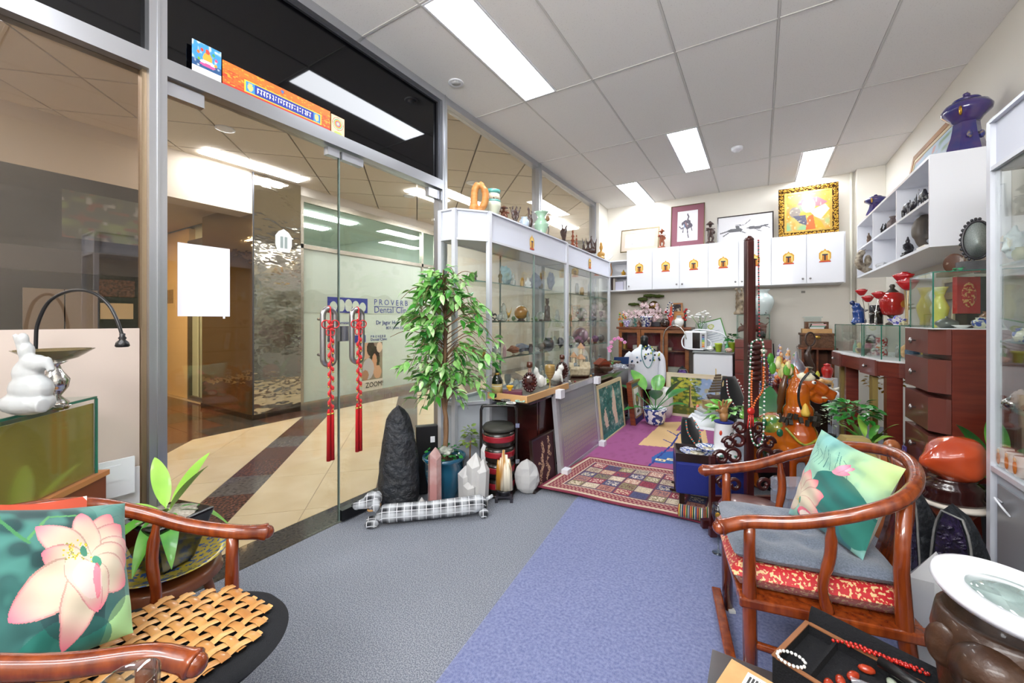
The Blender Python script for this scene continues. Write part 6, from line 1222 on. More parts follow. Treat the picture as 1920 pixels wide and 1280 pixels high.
def pav(cx,z,r_,hh,n):
    g=part('pavilion',MB().lathe([(r_*.55,z),(r_*.55,z+hh*.55)],6,at=(cx,0,0),sm=False),IV,t)
    part('roof',MB().lathe([(r_*1.1,z+hh*.5),(r_*.95,z+hh*.58),(r_*.45,z+hh*.8),(r_*.12,z+hh*.93),(0,z+hh)],6,at=(cx,0,0),sm=False),mat('ivory_roof','b9906c',.5,bump=.8,bs=150),g)
    part('post',MB().bb(cx-r_*.8,cx-r_*.72,-r_*.5,-r_*.42,z,z+hh*.55).bb(cx+r_*.72,cx+r_*.8,-r_*.5,-r_*.42,z,z+hh*.55),IV,g,stuff=True)
pav(-w_*.28,h*.42,w_*.17,h*.32,6); pav(w_*.05,h*.36,w_*.22,h*.34,6); pav(w_*.05,h*.66,w_*.17,h*.34,6)
part('railing',MB().bb(.1*w_,.46*w_,-w_*.12,-w_*.11,h*.36,h*.44).bb(.1*w_,.46*w_,w_*.11,w_*.12,h*.36,h*.44),IV,t)
p=ax(1129,-1.50,DZ); k=mpp(p); t=thing('wooden_pavilion','small red brown wooden house with a pitched roof on the desk','model house',p,FACE+.3); part('body',MB().bb(-.07,.07,-.05,.05,0,.07),mat('house_wood','5e2c1c',.4),t); part('roof',MB().prism([(-.085,.07),(.085,.07),(0,.135)],-.065,.065,Matrix(((1,0,0,0),(0,0,1,0),(0,1,0,0),(0,0,0,1)))),mat('house_roof','7a3420',.4),t)
p=ax(1152,-1.52,DZ+.0005); t=thing('orchid','pink moth orchid in a clay pot at the far end of the desk','plant',p,FACE); k=mpp(p); part('pot',lt('bowl',24*k,9*k),mat('clay_brown','7a5a45',.6),t); part('stem',MB().tube(spl([(0,0,6*k),(-6*k,0,24*k),(-5*k,0,44*k),(5*k,0,50*k),(18*k,0,43*k)],6),.0022,5),LEAFM,t)
PK=mat('orchid_pink','e070b4',.5,var='f2b8da',vs=40)
for i,(x,z) in enumerate(((-9,28),(-7,36),(-6,44),(0,50),(7,52),(13,49),(19,44),(-11,33))):
    b=MB(); c_=(x*k,-.01,z*k)
    for a in range(5): an=a*1.257; b.ell((c_[0]+.013*math.cos(an),c_[1],c_[2]+.013*math.sin(an)),(.013,.003,.010),8,5)
    part('flower',b,PK,t)
for a in (0.3,2.2,4.2): bigleaf(t,(0,0,8*k),(math.cos(a),math.sin(a),.3),.12,.04,LEAFD,.6,.1)
for i,(px,X,lab) in enumerate(((1137,-1.40,'round wicker basket with an arched handle near the wrapped frame'),(1120,-1.47,'low dark woven basket of small ornaments beside the ship'))):
    p=ax(px,X,DZ); k=mpp(p); t=thing('basket',lab,'basket',p+Vector((0,.12*i,0)),FACE); part('bowl',lt('bowl',26*k,9*k),mat('wicker_dark','4a3424',.7,bump=1,bs=160),t)
    if i==0: part('handle',MB().tube([(13*k*math.cos(a/10*math.pi),0,8*k+13*k*math.sin(a/10*math.pi)) for a in range(11)],.003,6),mat('wicker_dark'),t)
    for q in range(4): pass
bag('clear plastic bag crumpled over the far end of the desk',ax(1160,-1.42,DZ),.22,.16,.09,.4,3); bag('second clear plastic bag with white flowers behind the teal picture',ax(1142,-1.38,DZ)+Vector((0,.0,0)),.10,.10,.06,.1,5)
one('fossil_slab','small grey grooved stone lying beside the cats','stone',_norm(carve('rock',9),.10,.025,.04),GREYSTONE,ax(1063,-1.42,DZ),.8,rem=.003)
one('blue_folder','navy folder standing at the far end of the desk','folder',MB().box((0,0,.05),(.20,.012,.09),rx=.15),mat('navy_card','27406e',.5),ax(1165,-1.52,DZ)+Vector((.03,-.1,.0)),FACE+.2)
# ================================================================ on top of the left display cabinets
TZ2=2.0005; X_=-1.765
p=ax(901,X_,TZ2); k=mpp(p); b=MB()
b.tube(spl([(-12*k,0,0),(-12*k,0,28*k),(-9*k,0,46*k),(2*k,0,58*k)],5),[9*k,7*k,7*k,1.5*k],10); b.tube(spl([(-2*k,0,0),(8*k,0,18*k),(9*k,0,36*k),(3*k,0,50*k),(0,0,57*k)],5),[5*k,7*k,7*k,5*k,1.5*k],10); b.tube([(-8*k,0,3*k),(12*k,0,22*k)],[3*k,2*k],8)
one('dolphin_carving','light wood carving of entwined dolphins atop the slanted cabinet end','carving',b,TEAK,p,FACE,rem=.006)
p=ax(924,X_,TZ2); k=mpp(p); t=thing('banded_vase','pale vase with turquoise rim and zigzag band on the cabinet top','vase',p); part('body',MB().lathe([(9*k,0),(10*k,2*k),(15*k,18*k),(15.5*k,26*k)],24),mat('pale_glaze','c9cdb8',.3,coat=.4),t); part('band',MB().lathe([(15.5*k,26*k),(14.5*k,30*k)],24),mat('turquoise','5fa8a0',.25,coat=.5),t)
part('neck',MB().lathe([(14.5*k,30*k),(13*k,42*k)],24),mat('zigzag_band','d8cfb8',.3,var='5a4a3a',vs=60,ramp=(.6,.64)),t); part('rim',MB().lathe([(13*k,42*k),(15*k,49*k),(13.5*k,49*k),(11*k,42*k)],24),mat('turquoise'),t)
L1=[('hatman','brown_carving','brown wooden carving like a curled hat right of the banded vase',944,24,22,'t',1),('root','root_carving','black twisted root carving left of the pale blue vase',966,32,20,'d',2),('root','dark_carving','slim black carved figure between the blue and green vases',994,40,11,'d',4),('root','dark_carving','black carved root figure at the joint of the two cabinets',1058,34,15,'d',6),('pagoda','pagoda_carving','taller brown pointed pagoda carving on the cabinet top',1074,34,11,'r',1),('pagoda','pagoda_carving','shorter brown pagoda carving just behind the taller one',1081,28,7,'r',2),('waves','antler_carving','black spiky driftwood carving on the far cabinet top',1105,32,27,'d',3)]
for kd,nm,lb,px,hp,wp,m,sd in L1: fig(kd,nm,lb,'carving',ax(px,X_,TZ2),hp*1.2,wp*1.1,{'t':mat('teak_dark','6b3a22',.4,coat=.3),'d':DARKW,'r':mat('red_wood_carving','8a4526',.4,coat=.3)}[m],seed=sd)
vas('jar','blue_vase','plain pale blue round vase on the cabinet top','vase',ax(983,X_,TZ2),22,19,PALEB); vas('flare','celadon_vase','celadon green vase with flared neck on the cabinet top','vase',ax(1015,X_,TZ2),44,29,CELA)
p=ax(1027,X_+.06,TZ2); k=mpp(p); t=thing('lotus_pod','dried lotus pod on a wire stem beside the celadon vase','ornament',p); part('stem',MB().tube(spl([(0,0,0),(2*k,0,12*k),(-2*k,0,22*k),(0,0,28*k)],4),.004,6),WIRE,t); part('pod',MB().ell((0,0,31*k),(4.5*k,4.5*k,5.5*k)),mat('pod_brown','8a6a4a',.6),t); part('foot',MB().lathe([(.02,0),(.018,.006),(0,.008)],10),WIRE,t)
fig('bust','buddha_bust','golden wood buddha bust at the far end of the cabinet tops','statue',ax(1127,X_,TZ2),32,15,mat('gold_wood','c08f42',.35,coat=.3))
# ================================================================ inside the left cabinets
SH=[1.4875,1.1905,.9055,.5905]
CB={'teal':mat('teal_stone','8fb0b4',.5,var='a9c4c4',vs=9),'dk':DARKW,'bk':BLKW,'gd':mat('antique_brass','6e5f3a',.4,metal=.6),'sl':mat('slate_blue_stone','70798a',.5,var='8a93a2',vs=8),'cl':CLEARC,'yl':mat('amber_ball','c48a2e',.15,coat=.8,var='a66a1c',vs=4,stretch=(1,1,6)),'pu':mat('mauve_stone','9c7f8c',.2,coat=.6,var='ab8e9a',vs=6),'ru':mat('rust_stone','8a5a44',.5,var='a5705a',vs=8),'gr':mat('jade_green','6f8a60',.3,coat=.3),'wh':WPORC,'br':BRASS,'gy':GREYSTONE,'pi':mat('pink_stone','c9a3a8',.3,coat=.4),'am':mat('amethyst_cut','4b3470',.25,var='6d5596',vs=30)}
def stock(X,rows,where,grp):
    for kd,px,si,hp,wp,m,nm,lb,cat in rows:
        p=ax(px,-1.75 if (X==-1.84 and px>1020) else (-1.9 if px<860 else X),SH[si]); mm=CB[m]
        if kd=='ball': ball(nm,lb+where,cat,p,wp,mm,group=grp)
        elif kd in PROF: vas(kd,nm,lb+where,cat,p,hp,wp,mm,group=grp)
        elif kd=='cr': k=mpp(p); one(nm,lb+where,cat,crystal(MB(),(0,0,0),wp*k/2,hp*k,6,.3),mm,p,0,grp)
        else: fig(kd,nm,lb+where,cat,p,hp,wp,mm,group=grp,seed=px)
stock(-1.84,[
('rock',948,0,40,24,'teal','teal_rock','rounded teal rock','stone'),('jar',979,0,20,9,'br','small_jar','tiny brass jar beside the teal rock','jar'),('rock',1004,0,34,22,'sl','slate_rock','slate blue lump','stone'),('bust',1014,0,36,10,'gd','bronze_bust','antique bronze head','statue'),('rock',1033,0,38,16,'sl','slate_rock','taller slate blue stone behind the bronze head','stone'),('gourd',853,0,30,8,'gr','green_ornament','green ornament in the corner','ornament'),('waves',884,0,18,22,'dk','driftwood','dark driftwood piece behind the slanted pane','carving'),
('dragon',926,1,20,13,'bk','dragon_figurine','tiny black dragon','figurine'),('gourd',944,1,34,16,'cl','glass_dome','clear glass dome','ornament'),('bird',954,1,28,12,'br','brass_bird','brass ornament inside the dome group','ornament'),('rock',963,1,10,9,'gr','jade_lump','small jade lump beside the amber ball','stone'),('ball',977,1,0,26,'yl','amber_ball','golden amber ball on dark stand','ball'),('ball',1014,1,0,16,'cl','crystal_ball','clear ball left of the bear','ball'),('bear',1026,1,44,17,'dk','bear_carving','dark upright bear carving','carving'),('gourd',1045,1,22,11,'cl','glass_drop','clear drop shaped glass','ornament'),('elephant',895,1,18,18,'gy','grey_elephant','small grey elephant hidden by the tree','figurine'),
('rock',886,2,20,16,'ru','rust_rock','rust red stone half hidden by the tree','stone'),('ball',931,2,0,18,'cl','crystal_ball','clear ball at the left end','ball'),('rock',962,2,16,26,'ru','rust_rock','flat rust brown stone','stone'),('rock',978,2,18,34,'sl','slate_rock','wide grey blue stone','stone'),('jar',1028,2,24,22,'bk','black_jar','round black stone jar','jar'),('rock',1051,2,22,14,'bk','black_stone','black upright stone at the right end','stone'),('goblet',1005,2,16,10,'cl','glass_cup','little clear glass goblet','goblet')],' in the nearer display cabinet','stock in the nearer display cabinet')
stock(-1.80,[
('jar',1082,0,22,9,'cl','clear_jar','clear jar on the top shelf','jar'),('jar',1091,0,16,9,'br','brass_pot','brass pot on the top shelf','jar'),('cr',1105,0,30,7,'cl','crystal_point','clear crystal point on the top shelf','crystal'),('cyl',1118,0,20,5,'wh','white_box','white cylinder on the top shelf','box'),
('cr',1070,1,14,6,'gr','green_crystal','green crystal on the second shelf','crystal'),('ball',1090,1,0,22,'cl','crystal_ball','large clear crystal ball on the second shelf','ball'),('buddha',1091,1,12,9,'gr','green_buddha','little green buddha in front of the crystal ball','figurine'),('waves',1112,1,26,16,'gy','grey_coral','grey branching coral on the second shelf','ornament'),('goblet',1127,1,18,8,'gy','grey_goblet','grey goblet on the second shelf','goblet'),
('ball',1069,2,0,18,'cl','crystal_ball','clear ball left of the mauve one','ball'),('ball',1088,2,0,30,'pu','mauve_ball','big mauve stone ball on the third shelf','ball'),('ball',1106,2,0,11,'pi','pink_ball','pink ball right of the mauve one','ball'),('ball',1116,2,0,13,'am','violet_ball','violet ball on the third shelf','ball'),('ball',1127,2,0,13,'gy','grey_ball','grey ball at the right end of the third shelf','ball')],' in the farther display cabinet','stock in the farther display cabinet')
rc=random.Random(12); wl=['leftmost low','second','third','fourth','middle','sixth','seventh','eighth','ninth','rightmost']
for i,px in enumerate((922,936,952,968,984,1000,1014,1028,1040,1050)):
    kd=('gourd','urn','goblet','jar','bottle')[i%5]; vas(kd,'crystal_ornament',wl[i]+' clear glass '+{'gourd':'gourd','urn':'urn','goblet':'cup','jar':'jar','bottle':'flask'}[kd]+' on the bottom shelf of the nearer cabinet','glass ornament',ax(px,-1.80 if i%2 else -1.76,SH[3]),rc.choice([22,30,38]),rc.choice([10,13,16]),CLEARC,group='clear glass on the bottom shelf')
# ================================================================ pictures and carvings on the overhead cupboards
OZ=2.2005; YP=5.90
def wallx(px,Y=YP): return ay(px,Y,0).x
def zat(px,py,Y=YP): return at(px,py,Y=Y).z
cv=CV(60,30,'f3f1ee'); cv.line([(.25,.75),(.3,.45),(.42,.35),(.5,.55),(.62,.6),(.72,.35),(.75,.6)],.012,'8f8f92'); cv.line([(.22,.78),(.6,.78)],.01,'9a9a9a'); cv.line([(.35,.4),(.45,.5),(.55,.45)],.01,'a5a5a8')
standpic('sketch_picture','pale line sketch in a wide beige mat leaning at the left end of the cupboards',wallx(1162),wallx(1234),5.92,zat(1200,425)-OZ,OZ,cv,.012,mat('dark_gold_frame','6f5f3c',.35,metal=.5),.07,.015,(.055,mat('beige_mat','b9ab9c',.8)))
cv=CV(48,76,'ecebed'); 
for P_,w_ in (([(.5,.12),(.56,.2),(.5,.3),(.62,.36)],.03),([(.25,.42),(.4,.35),(.55,.38),(.7,.5)],.05),([(.4,.45),(.5,.55),(.62,.5)],.07),([(.3,.55),(.28,.7)],.025),([(.5,.6),(.52,.78),(.56,.88)],.025),([(.68,.55),(.72,.66)],.022),([(.1,.5),(.2,.58),(.28,.55)],.02)): cv.line(P_,w_,'5a5560')
cv.line([(.4,.4),(.5,.5)],.03,'8d6f74'); cv.line([(.33,.45),(.36,.55)],.025,'7f93b5')
standpic('horseman_picture','tall ink drawing of a rider facing front in a mauve mat',wallx(1256),wallx(1320),5.93,zat(1290,379)-OZ,OZ,cv,.01,mat('thin_gold_frame','5c4a2c',.35,metal=.6),.08,.015,(.075,mat('mauve_mat','875662',.8)))
cv=CV(100,54,'dcdbde'); 
for P_,w_ in (([(.05,.62),(.2,.55),(.32,.5),(.42,.5)],.02),([(.24,.55),(.4,.55)],.06),([(.2,.62),(.1,.74)],.014),([(.42,.6),(.52,.68)],.014),([(.36,.4),(.38,.5)],.035),([(.38,.4),(.5,.35),(.6,.2)],.008),([(.34,.34),(.42,.35)],.014),([(.62,.5),(.75,.52)],.055),([(.75,.5),(.9,.45)],.03),([(.72,.6),(.8,.66)],.012),([(.88,.5),(.95,.56)],.012),([(.55,.5),(.62,.46)],.012)): cv.line(P_,w_,'5f5f63')
standpic('galloping_picture','wide grey ink drawing of a rider chasing horses in a thin black frame',wallx(1344),wallx(1451),5.94,zat(1400,398)-OZ,OZ,cv,.012,BLACKW,.05,.015)
cv=CV(90,70,'c9a24a'); cv.nz(5,'6fae8a',.4,.7,.8,seed=2); cv.nz(6,'d98a3c',.5,.8,.8,seed=6); cv.poly([(.25,.3),(.4,.12),(.75,.15),(.95,.3),(.8,.4),(.5,.35)],'b86a74'); cv.ell(.52,.35,.16,.2,'e8b89a'); cv.poly([(.55,.5),(.9,.35),(1,.5),(.8,.75),(.65,.65)],'b9c9b0'); cv.ell(.2,.5,.13,.15,'8a8078'); cv.poly([(.15,.6),(.45,.6),(.5,.9),(.3,.8)],'5a5a6a'); cv.poly([(.5,.65),(.62,.6),(.7,1),(.45,1)],'c8643a'); cv.poly([(.64,.7),(.8,.8),(.9,1),(.68,1)],'d99a3c'); cv.nz(20,'f0e4c0',.75,.95,.5,seed=9)
OG=mat('ornate_gilt','b08a3c',.28,metal=.85,var='3a2410',vs=55,ramp=(.4,.5),bump=1,bs=90,bdist=.01)
xa,xb_=wallx(1460),wallx(1574); hh=zat(1516,345)-OZ
t=standpic('ornate_painting','colourful abstract portrait in a heavy ornate gilt frame',xa,xb_,5.93,hh,OZ,cv,.06,OG,.04,.03,(.022,mat('gold_slip','d8b45c',.3,metal=.8)),gl=True)
orn=MB(Matrix.Rotation(-math.atan2(.04,hh),4,'X')); W=xb_-xa; rs_=random.Random(3)
def scroll(x,z,s=1): orn.tube([(x+.016*math.cos(a)*(1-a/9),-.012,z+s*.016*math.sin(a)*(1-a/9)) for a in [k*.8 for k in range(9)]],[.006,.003],6)
n=int(W/.04)
for i in range(n): x=-W/2+(i+.5)*W/n; scroll(x,.028,(-1)**i); scroll(x,hh-.028,(-1)**i)
n=int((hh-.1)/.04)
for i in range(n): z=.05+(i+.5)*(hh-.1)/n; scroll(-W/2+.028,z,(-1)**i); scroll(W/2-.028,z,(-1)**i)
part('scrollwork',orn,GOLD,t,stuff=True)
fig('hatman','hat_carving','reddish brown carving of a figure in a wide round hat on the cupboards','carving',ay(1240,5.88,OZ),38,17,mat('red_wood_carving')); fig('hatman','flute_carving','dark carving of a flute player in a conical hat on the cupboards','carving',ay(1331,5.88,OZ),44,20,DARKW,seed=2)
# open shelf contents
z1=1.8555; z0=Z0+.0185
p=ay(1169,5.95,z1); fig('buddha','small_idol','tiny gold and black idol on the open shelf','figurine',p,12,10,GOLD)
p=ay(1145,5.9,z1); one('wood_stick','bent brown stick standing in the open shelf','stick',MB().tube(spl([(0,0,0),(.02,0,.08),(.0,0,.17),(.01,0,.19)],4),.008,6),TEAK,p)
for i,(px,w_,h,c,lab) in enumerate(((1148,.03,.19,'3a2420','dark brown book in the open shelf'),(1151,.03,.185,'ddd6cc','leaning cream book in the open shelf'),(1161,.12,.13,'dcdcf0','pale lilac box file on the open shelf'),(1171.5,.035,.14,'e6e6ee','slim white file at the cupboard side'))):
    one('book' if w_<.1 else 'box_file',lab,'book' if w_<.1 else 'box',MB().bb(-w_/2,w_/2,0,.12,0,h),mat('cover_'+c,c,.6),ay(px,5.93,z0),0,bev=.002)
fig('bird','white_bird','white bird ornament on top of the open shelf','ornament',ay(1140,5.95,2.0785),14,20,WPORC)
# ================================================================ top of the glazed bookcase
Y2=5.92; B_=BCZ+.0005
def bk(px,Y=5.92): return ay(px,Y,B_)
# blossom bonsai
p=bk(1222,5.96); k=mpp(p); t=thing('blossom_bonsai','wide pink and white blossom bonsai in a black tray on the bookcase','plant',p)
part('pot',MB().bb(-.12,.13,-.07,.07,0,.07),BLKW,t,bev=.01); b=MB(); tips=[]; rb=random.Random(4)
b.tube(spl([(0,0,.07),(-.05,0,.14),(-.16,-.01,.17),(-.30,-.02,.14),(-.40,0,.15)],4),[.018,.006],7).tube(spl([(0,0,.09),(.06,0,.16),(.12,0,.2),(.2,0,.16)],4),[.014,.005],7).tube(spl([(-.05,0,.14),(-.02,0,.24),(.03,0,.3)],4),[.012,.004],6)
part('trunk',b,BARK,t)
fl_=MB()
for a in range(5): an=a*1.257; fl_.ell((.011*math.cos(an),0,.011*math.sin(an)),(.010,.003,.008),6,4)
fw=fl_.mesh('blossom',mat('blossom_pink','f1d9dc',.6,var='d8a0ac',vs=60,ramp=(.55,.7)))
for i in range(110):
    if i%3==0: x,z=rb.uniform(-.42,-.1),.15+rb.uniform(-.03,.09)
    elif i%3==1: x,z=rb.uniform(-.15,.1),.22+rb.uniform(-.09,.11)
    else: x,z=rb.uniform(.02,.27),.15+rb.uniform(-.07,.1)
    o=link('blossom',fw,t,(x,rb.uniform(-.09,.03),z)); o.rotation_euler=(rb.uniform(-.5,.5),rb.uniform(0,6),rb.uniform(-.6,.6)); o.scale=(1.25,)*3
p=bk(1205,6.03); t=thing('moss_pine','flat topped mossy pine bonsai rising behind the blossom','plant',p); MOSS=mat('moss','3f4f22',.95,var='5f7030',vs=60,bump=1,bs=90)
part('pot',MB().lathe([(.06,0),(.07,.06),(0,.06)],14),BLKW,t); part('trunk',MB().tube(spl([(0,0,.05),(.02,0,.2),(-.02,0,.32),(.06,0,.42)],5),[.016,.01],7).tube([(-.01,0,.3),(-.12,0,.34)],[.01,.006],6),BARK,t)
for c_,r_ in (((.0,0,.40),(.07,.05,.03)),((.1,0,.45),(.09,.05,.025)),((.22,0,.44),(.08,.04,.022)),((-.13,0,.33),(.08,.05,.022))): part('moss_pad',MB().ell(c_,r_,14,8,nz=.5,nf=3),MOSS,t)
t=thing('gold_disc','round gold disc ornament standing behind the blossom','ornament',bk(1226,6.06)); part('disc',MB().tube([(0,0,.30),(0,.012,.30)],.075,24),BRASS,t); part('stand',MB().tube([(0,.006,0),(0,.006,.23)],.012,8),BRASS,t)
vas('pot','bluewhite_pot','blue and white porcelain flower pot at the front of the bookcase top','pot',bk(1212,5.79),20,23,BW)
t=thing('autumn_bouquet','orange and green artificial flower pot at the left of the bookcase','plant',bk(1165,5.86)); part('pot',lt('pot',.07,.06),mat('orange_pot','c87a3c',.5),t); rb=random.Random(3)
for i in range(26): part('flower',MB().ell((rb.uniform(-.05,.07),rb.uniform(-.03,.03),rb.uniform(.06,.2)),rb.uniform(.009,.015),6,5),[mat('orange_petal','d8682a',.6),LEAFM,mat('yellow_petal','e0b45a',.6)][i%3],t)
vas('bowl','purple_bowl','purple and white bowl of beads on the bookcase','bowl',bk(1175,5.79),12,15,bluewhite('purple_white','e9e4f4','6a4ab0',60)); vas('jar','glass_jar','clear jar with lilac crystals beside the purple bowl','jar',bk(1181,5.83),16,12,CLEARC)
fig('buddha','small_buddha','small brown seated buddha left of the blue and white pot','figurine',bk(1198,5.79),14,9,mat('teak_dark')); fig('branch','jade_tree','teal jade tree ornament left of the small buddha','ornament',bk(1190,5.84),18,12,mat('jade_teal','3f6a60',.3,coat=.3))
vas('jar','brown_teapot','dark brown glazed teapot right of the blossom tray','teapot',bk(1247,5.80),16,17,mat('brown_glaze','2f1c16',.15,coat=.7))
vas('bottle','red_bottle','tall red bottle wound with blue and white beads','bottle',bk(1258,5.85),38,9,mat('salmon_red','d84a3c',.3))
strand('wound_beads','blue and white bead loop hanging on the tall red bottle','beads',[(.04*math.cos(a*math.pi/8),-.045,.10*math.sin(a*math.pi/8)+.24) for a in range(17)],.009,[mat('bead_navy','26386a',.3),WPORC],bk(1258,5.85)+Vector((0,0,0)))
cv=CV(24,18,'3a2f2c'); cv.nz(6,'c9c0ae',.5,.8,seed=2); cv.nz(5,'5a4a6a',.6,.8,seed=3)
standpic('small_picture','small brown framed picture of birds, upper of two on the bookcase',wallx(1257.5,6.05),wallx(1279,6.05),6.08,.14,B_+.2,cv,.02,TEAK,.01,.012)
cv=CV(20,22,'b9c3cc'); cv.ell(.4,.6,.15,.25,'2a2a2a'); cv.ell(.7,.55,.12,.2,'6a5a4a')
standpic('photo_frame','brown wooden photo frame, lower of two on the bookcase',wallx(1263,6.0),wallx(1282,6.0),6.0,.20,B_,cv,.035,TEAK,.03,.015)
part_=[o for o in C.objects if o.name=='small_picture'][0]; part('stand_leg',MB().bb(-.02,.02,.012,.03,-.2,.02),TEAK,part_)
vas('jar','white_jug','ribbed white jug at the right of the bookcase top','jug',bk(1273,5.80),18,17,WPORC); fig('rock','grey_owl','grey stone owl beside the white jug','figurine',bk(1263,5.78),15,9,GREYSTONE)
t=thing('rose_spray','dark teal spray of red roses at the bookcase corner','plant',bk(1284,5.88)); part('vase',lt('cyl',.03,.05),BLKW,t)
for x,z in ((0,.17),(.015,.12),(.01,.06),(-.012,.09),(.02,.2)): part('rose',MB().ell((x,-.01,z+.04),.018,7,5),REDG,t)
part('stem',MB().tube([(0,0,.04),(.01,0,.25)],.012,6),mat('teal_leaf','23504c',.6),t)
t=thing('rose_spray','small red rose sprig left of the tall red bottle','plant',bk(1249,5.90)); part('vase',lt('cyl',.02,.06),BLKW,t); part('rose',MB().ell((0,0,.21),.02,7,5),REDG,t); part('rose',MB().ell((.03,0,.16),.02,7,5),REDG,t); part('stem',MB().tube([(0,0,.05),(0,0,.2)],.004,5),LEAFD,t)
# inside bookcase
for i,(px,z,w_,h,c,lab) in enumerate(((1168,.78,.10,.08,'c9a04a','gold box on the upper shelf behind the left bookcase door'),(1192,.78,.06,.06,'e3e0dc','white cup on the upper shelf of the bookcase'),(1222,.78,.16,.05,'d9c9b4','long cream box on the upper shelf of the bookcase'),(1253,.78,.10,.04,'b8a890','small tan tray on the upper shelf, right bookcase door'),(1265,.45,.20,.10,'b9b4aa','grey white box on the lower shelf, right bookcase door'),(1262,.061,.18,.12,'8a6a4a','brown box at the bottom, right bookcase door'),(1228,.45,.16,.06,'a05a5a','dusty red tray on the lower middle shelf of the bookcase'))):
    one('storage_box',lab,'box',MB().bb(-w_/2,w_/2,-.05,.05,0,h),mat('sb_'+c,c,.6),ay(px,5.93,z+.0005),0,bev=.003)
# water filter machine on the fridge
p=ay(1304,5.72,FZ+.0005); k=mpp(p); w_=(wallx(1326,5.6)-wallx(1283,5.6)); h=.255
t=thing('water_ioniser','white water filter machine with a black panel on the fridge','appliance',(p.x,5.76,p.z)); part('body',MB().bb(-w_/2,w_/2,-.07,.07,.015,h),WHITE,t,bev=.02); part('front_panel',MB().bb(-w_*.12,w_*.22,-.076,-.0705,.03,h-.02),mat('smoke_panel','18191c',.1,coat=.8),t,bev=.003); cp=part('control_panel',MB().bb(w_*.24,w_*.44,-.075,-.0705,.02,h-.02),mat('panel_grey','b9bbbe',.4),t)
for i,c in enumerate(('d8742a','e0a83a','e0d03a','6ab04a','3a8ab0','4a4a8a','2a2a2a')): part('button',MB().bb(w_*.30,w_*.41,-.079,-.0752,.05+.024*i,.068+.024*i),mat('btn_'+c,c,.4),cp)
part('foot',MB().bb(-w_*.4,w_*.4,-.05,.05,0,.015),BLKP,t)
for k_,P in enumerate(([(-w_/2,-.02,.2),(-w_/2-.03,-.05,.12),(-w_/2+.02,-.1,.03),(.1,-.1,.02)],[(-.05,0,h),(.05,-.02,h+.02),(.28,-.03,h-.02),(.36,-.03,.16),(.36,-.03,.02)],[(w_/2,0,.15),(w_/2+.05,-.02,.1),(w_/2+.02,-.05,.02)])): part('hose',MB().tube(spl(P,6),.009,8),WHITE,t)
p=at(1243,702,Y=5.4); t=thing('steel_hoop_faucet','tall thin steel hoop tap arching beside the bookcase','faucet',(ay(1244,5.66,0).x,5.66,0)); k=mpp(Vector((-.9,5.66,0)))
part('pipe',MB().tube(spl([(0,0,0),(0,0,.6),(0,0,.98),(.06,0,1.10),(.16,0,1.13),(.25,0,1.06),(.285,0,.95)],6),.007,8),SIL,t); part('base',lt('cyl',.08,.02),SIL,t)
t=thing('flower_vase','clear glass vase of white blossoms standing on the water machine','vase',(ay(1315,5.8,0).x,5.80,FZ+h+.001)); k=mpp(t.location); part('glass_bowl',lt('jar',.15,.13),CLEARG,t); wf=MB(); rb=random.Random(9)
for i in range(26): part('flower',MB().ell((rb.uniform(-.19,.1),rb.uniform(-.05,.05),.2+rb.uniform(-.03,.07)),(.02,.02,.012),7,5),WPORC,t)
part('stem',MB().tube([(0,0,.02),(-.02,0,.2)],.004,5).tube([(0,0,.02),(-.12,0,.2)],.003,5).tube([(0,0,.02),(.06,0,.2)],.003,5),LEAFM,t)
cv=CV(36,46,'e8ecf0'); cv.rect(.0,0,1,.03,'5aa04a'); cv.rect(0,.97,1,1,'5aa04a'); cv.rect(0,0,.04,1,'5aa04a'); cv.rect(.96,0,1,1,'5aa04a'); cv.ell(.5,.22,.14,.1,'b8c46a'); cv.ell(.5,.22,.09,.06,'e0dcc0'); [cv.rect(.2,.42+.09*i,.8-.1*(i%2),.445+.09*i,'b9c0cc') for i in range(5)]
t=standpic('certificate','white certificate with a green border leaning on the back wall over the fridge',0,.30,5.98,.36,FZ,cv,.004,mat('green_edge','5aa04a',.6),.05,.006); t.location.x=ay(1344,5.98,0).x; t.rotation_euler.y=-.28; t.location.z=FZ+.045
vas('pot','green_pot','small lime green pot with a tiny plant on the fridge','pot',ay(1347,5.66,FZ+.0005),16,13,mat('lime_pot','b0c83a',.4)); vas('bottle','soap_bottle','clear pump bottle on the fridge right of the lime pot','bottle',ay(1357,5.64,FZ+.0005),20,6,CLEARC); vas('bottle','green_cap_bottle','bottle with a green cap at the fridge end','bottle',ay(1363,5.64,FZ+.0005),19,6,mat('green_cap','5fae7a',.4))
fig('rock','white_cloth','crumpled white cloth beside the water machine','cloth',ay(1331,5.66,FZ+.0005),10,14,WPORC,seed=3)
p=ay(1372,5.72,FZ+.0005); p.x=FX1-.02; t=thing('money_plant','round leafed plant in a tall lime pot at the fridge end','plant',p); part('pot',lt('pot',.085,.12),mat('lime_pot'),t); R_=random.Random(3); bush(t,(0,0,.17),(.07,.06,.05),34,leafmesh('leaf',.05,.04,LEAFD),R_)
fig('rock','shell_dish','pink shell lump at the edge of the fridge top','shell',ay(1366,5.58,FZ+.0005),9,14,mat('shell_pink','d8b4a4',.4),seed=8)
geode('purple amethyst geode standing in front of the bookcase',(ay(1279,5.5,0).x,5.52,.0),.13,.12,.62,0.0,mat('amethyst_bright','4b2f7a',.2,var='7a5aa8',vs=60,bump=1,bs=80,bdist=.01,coat=.5))
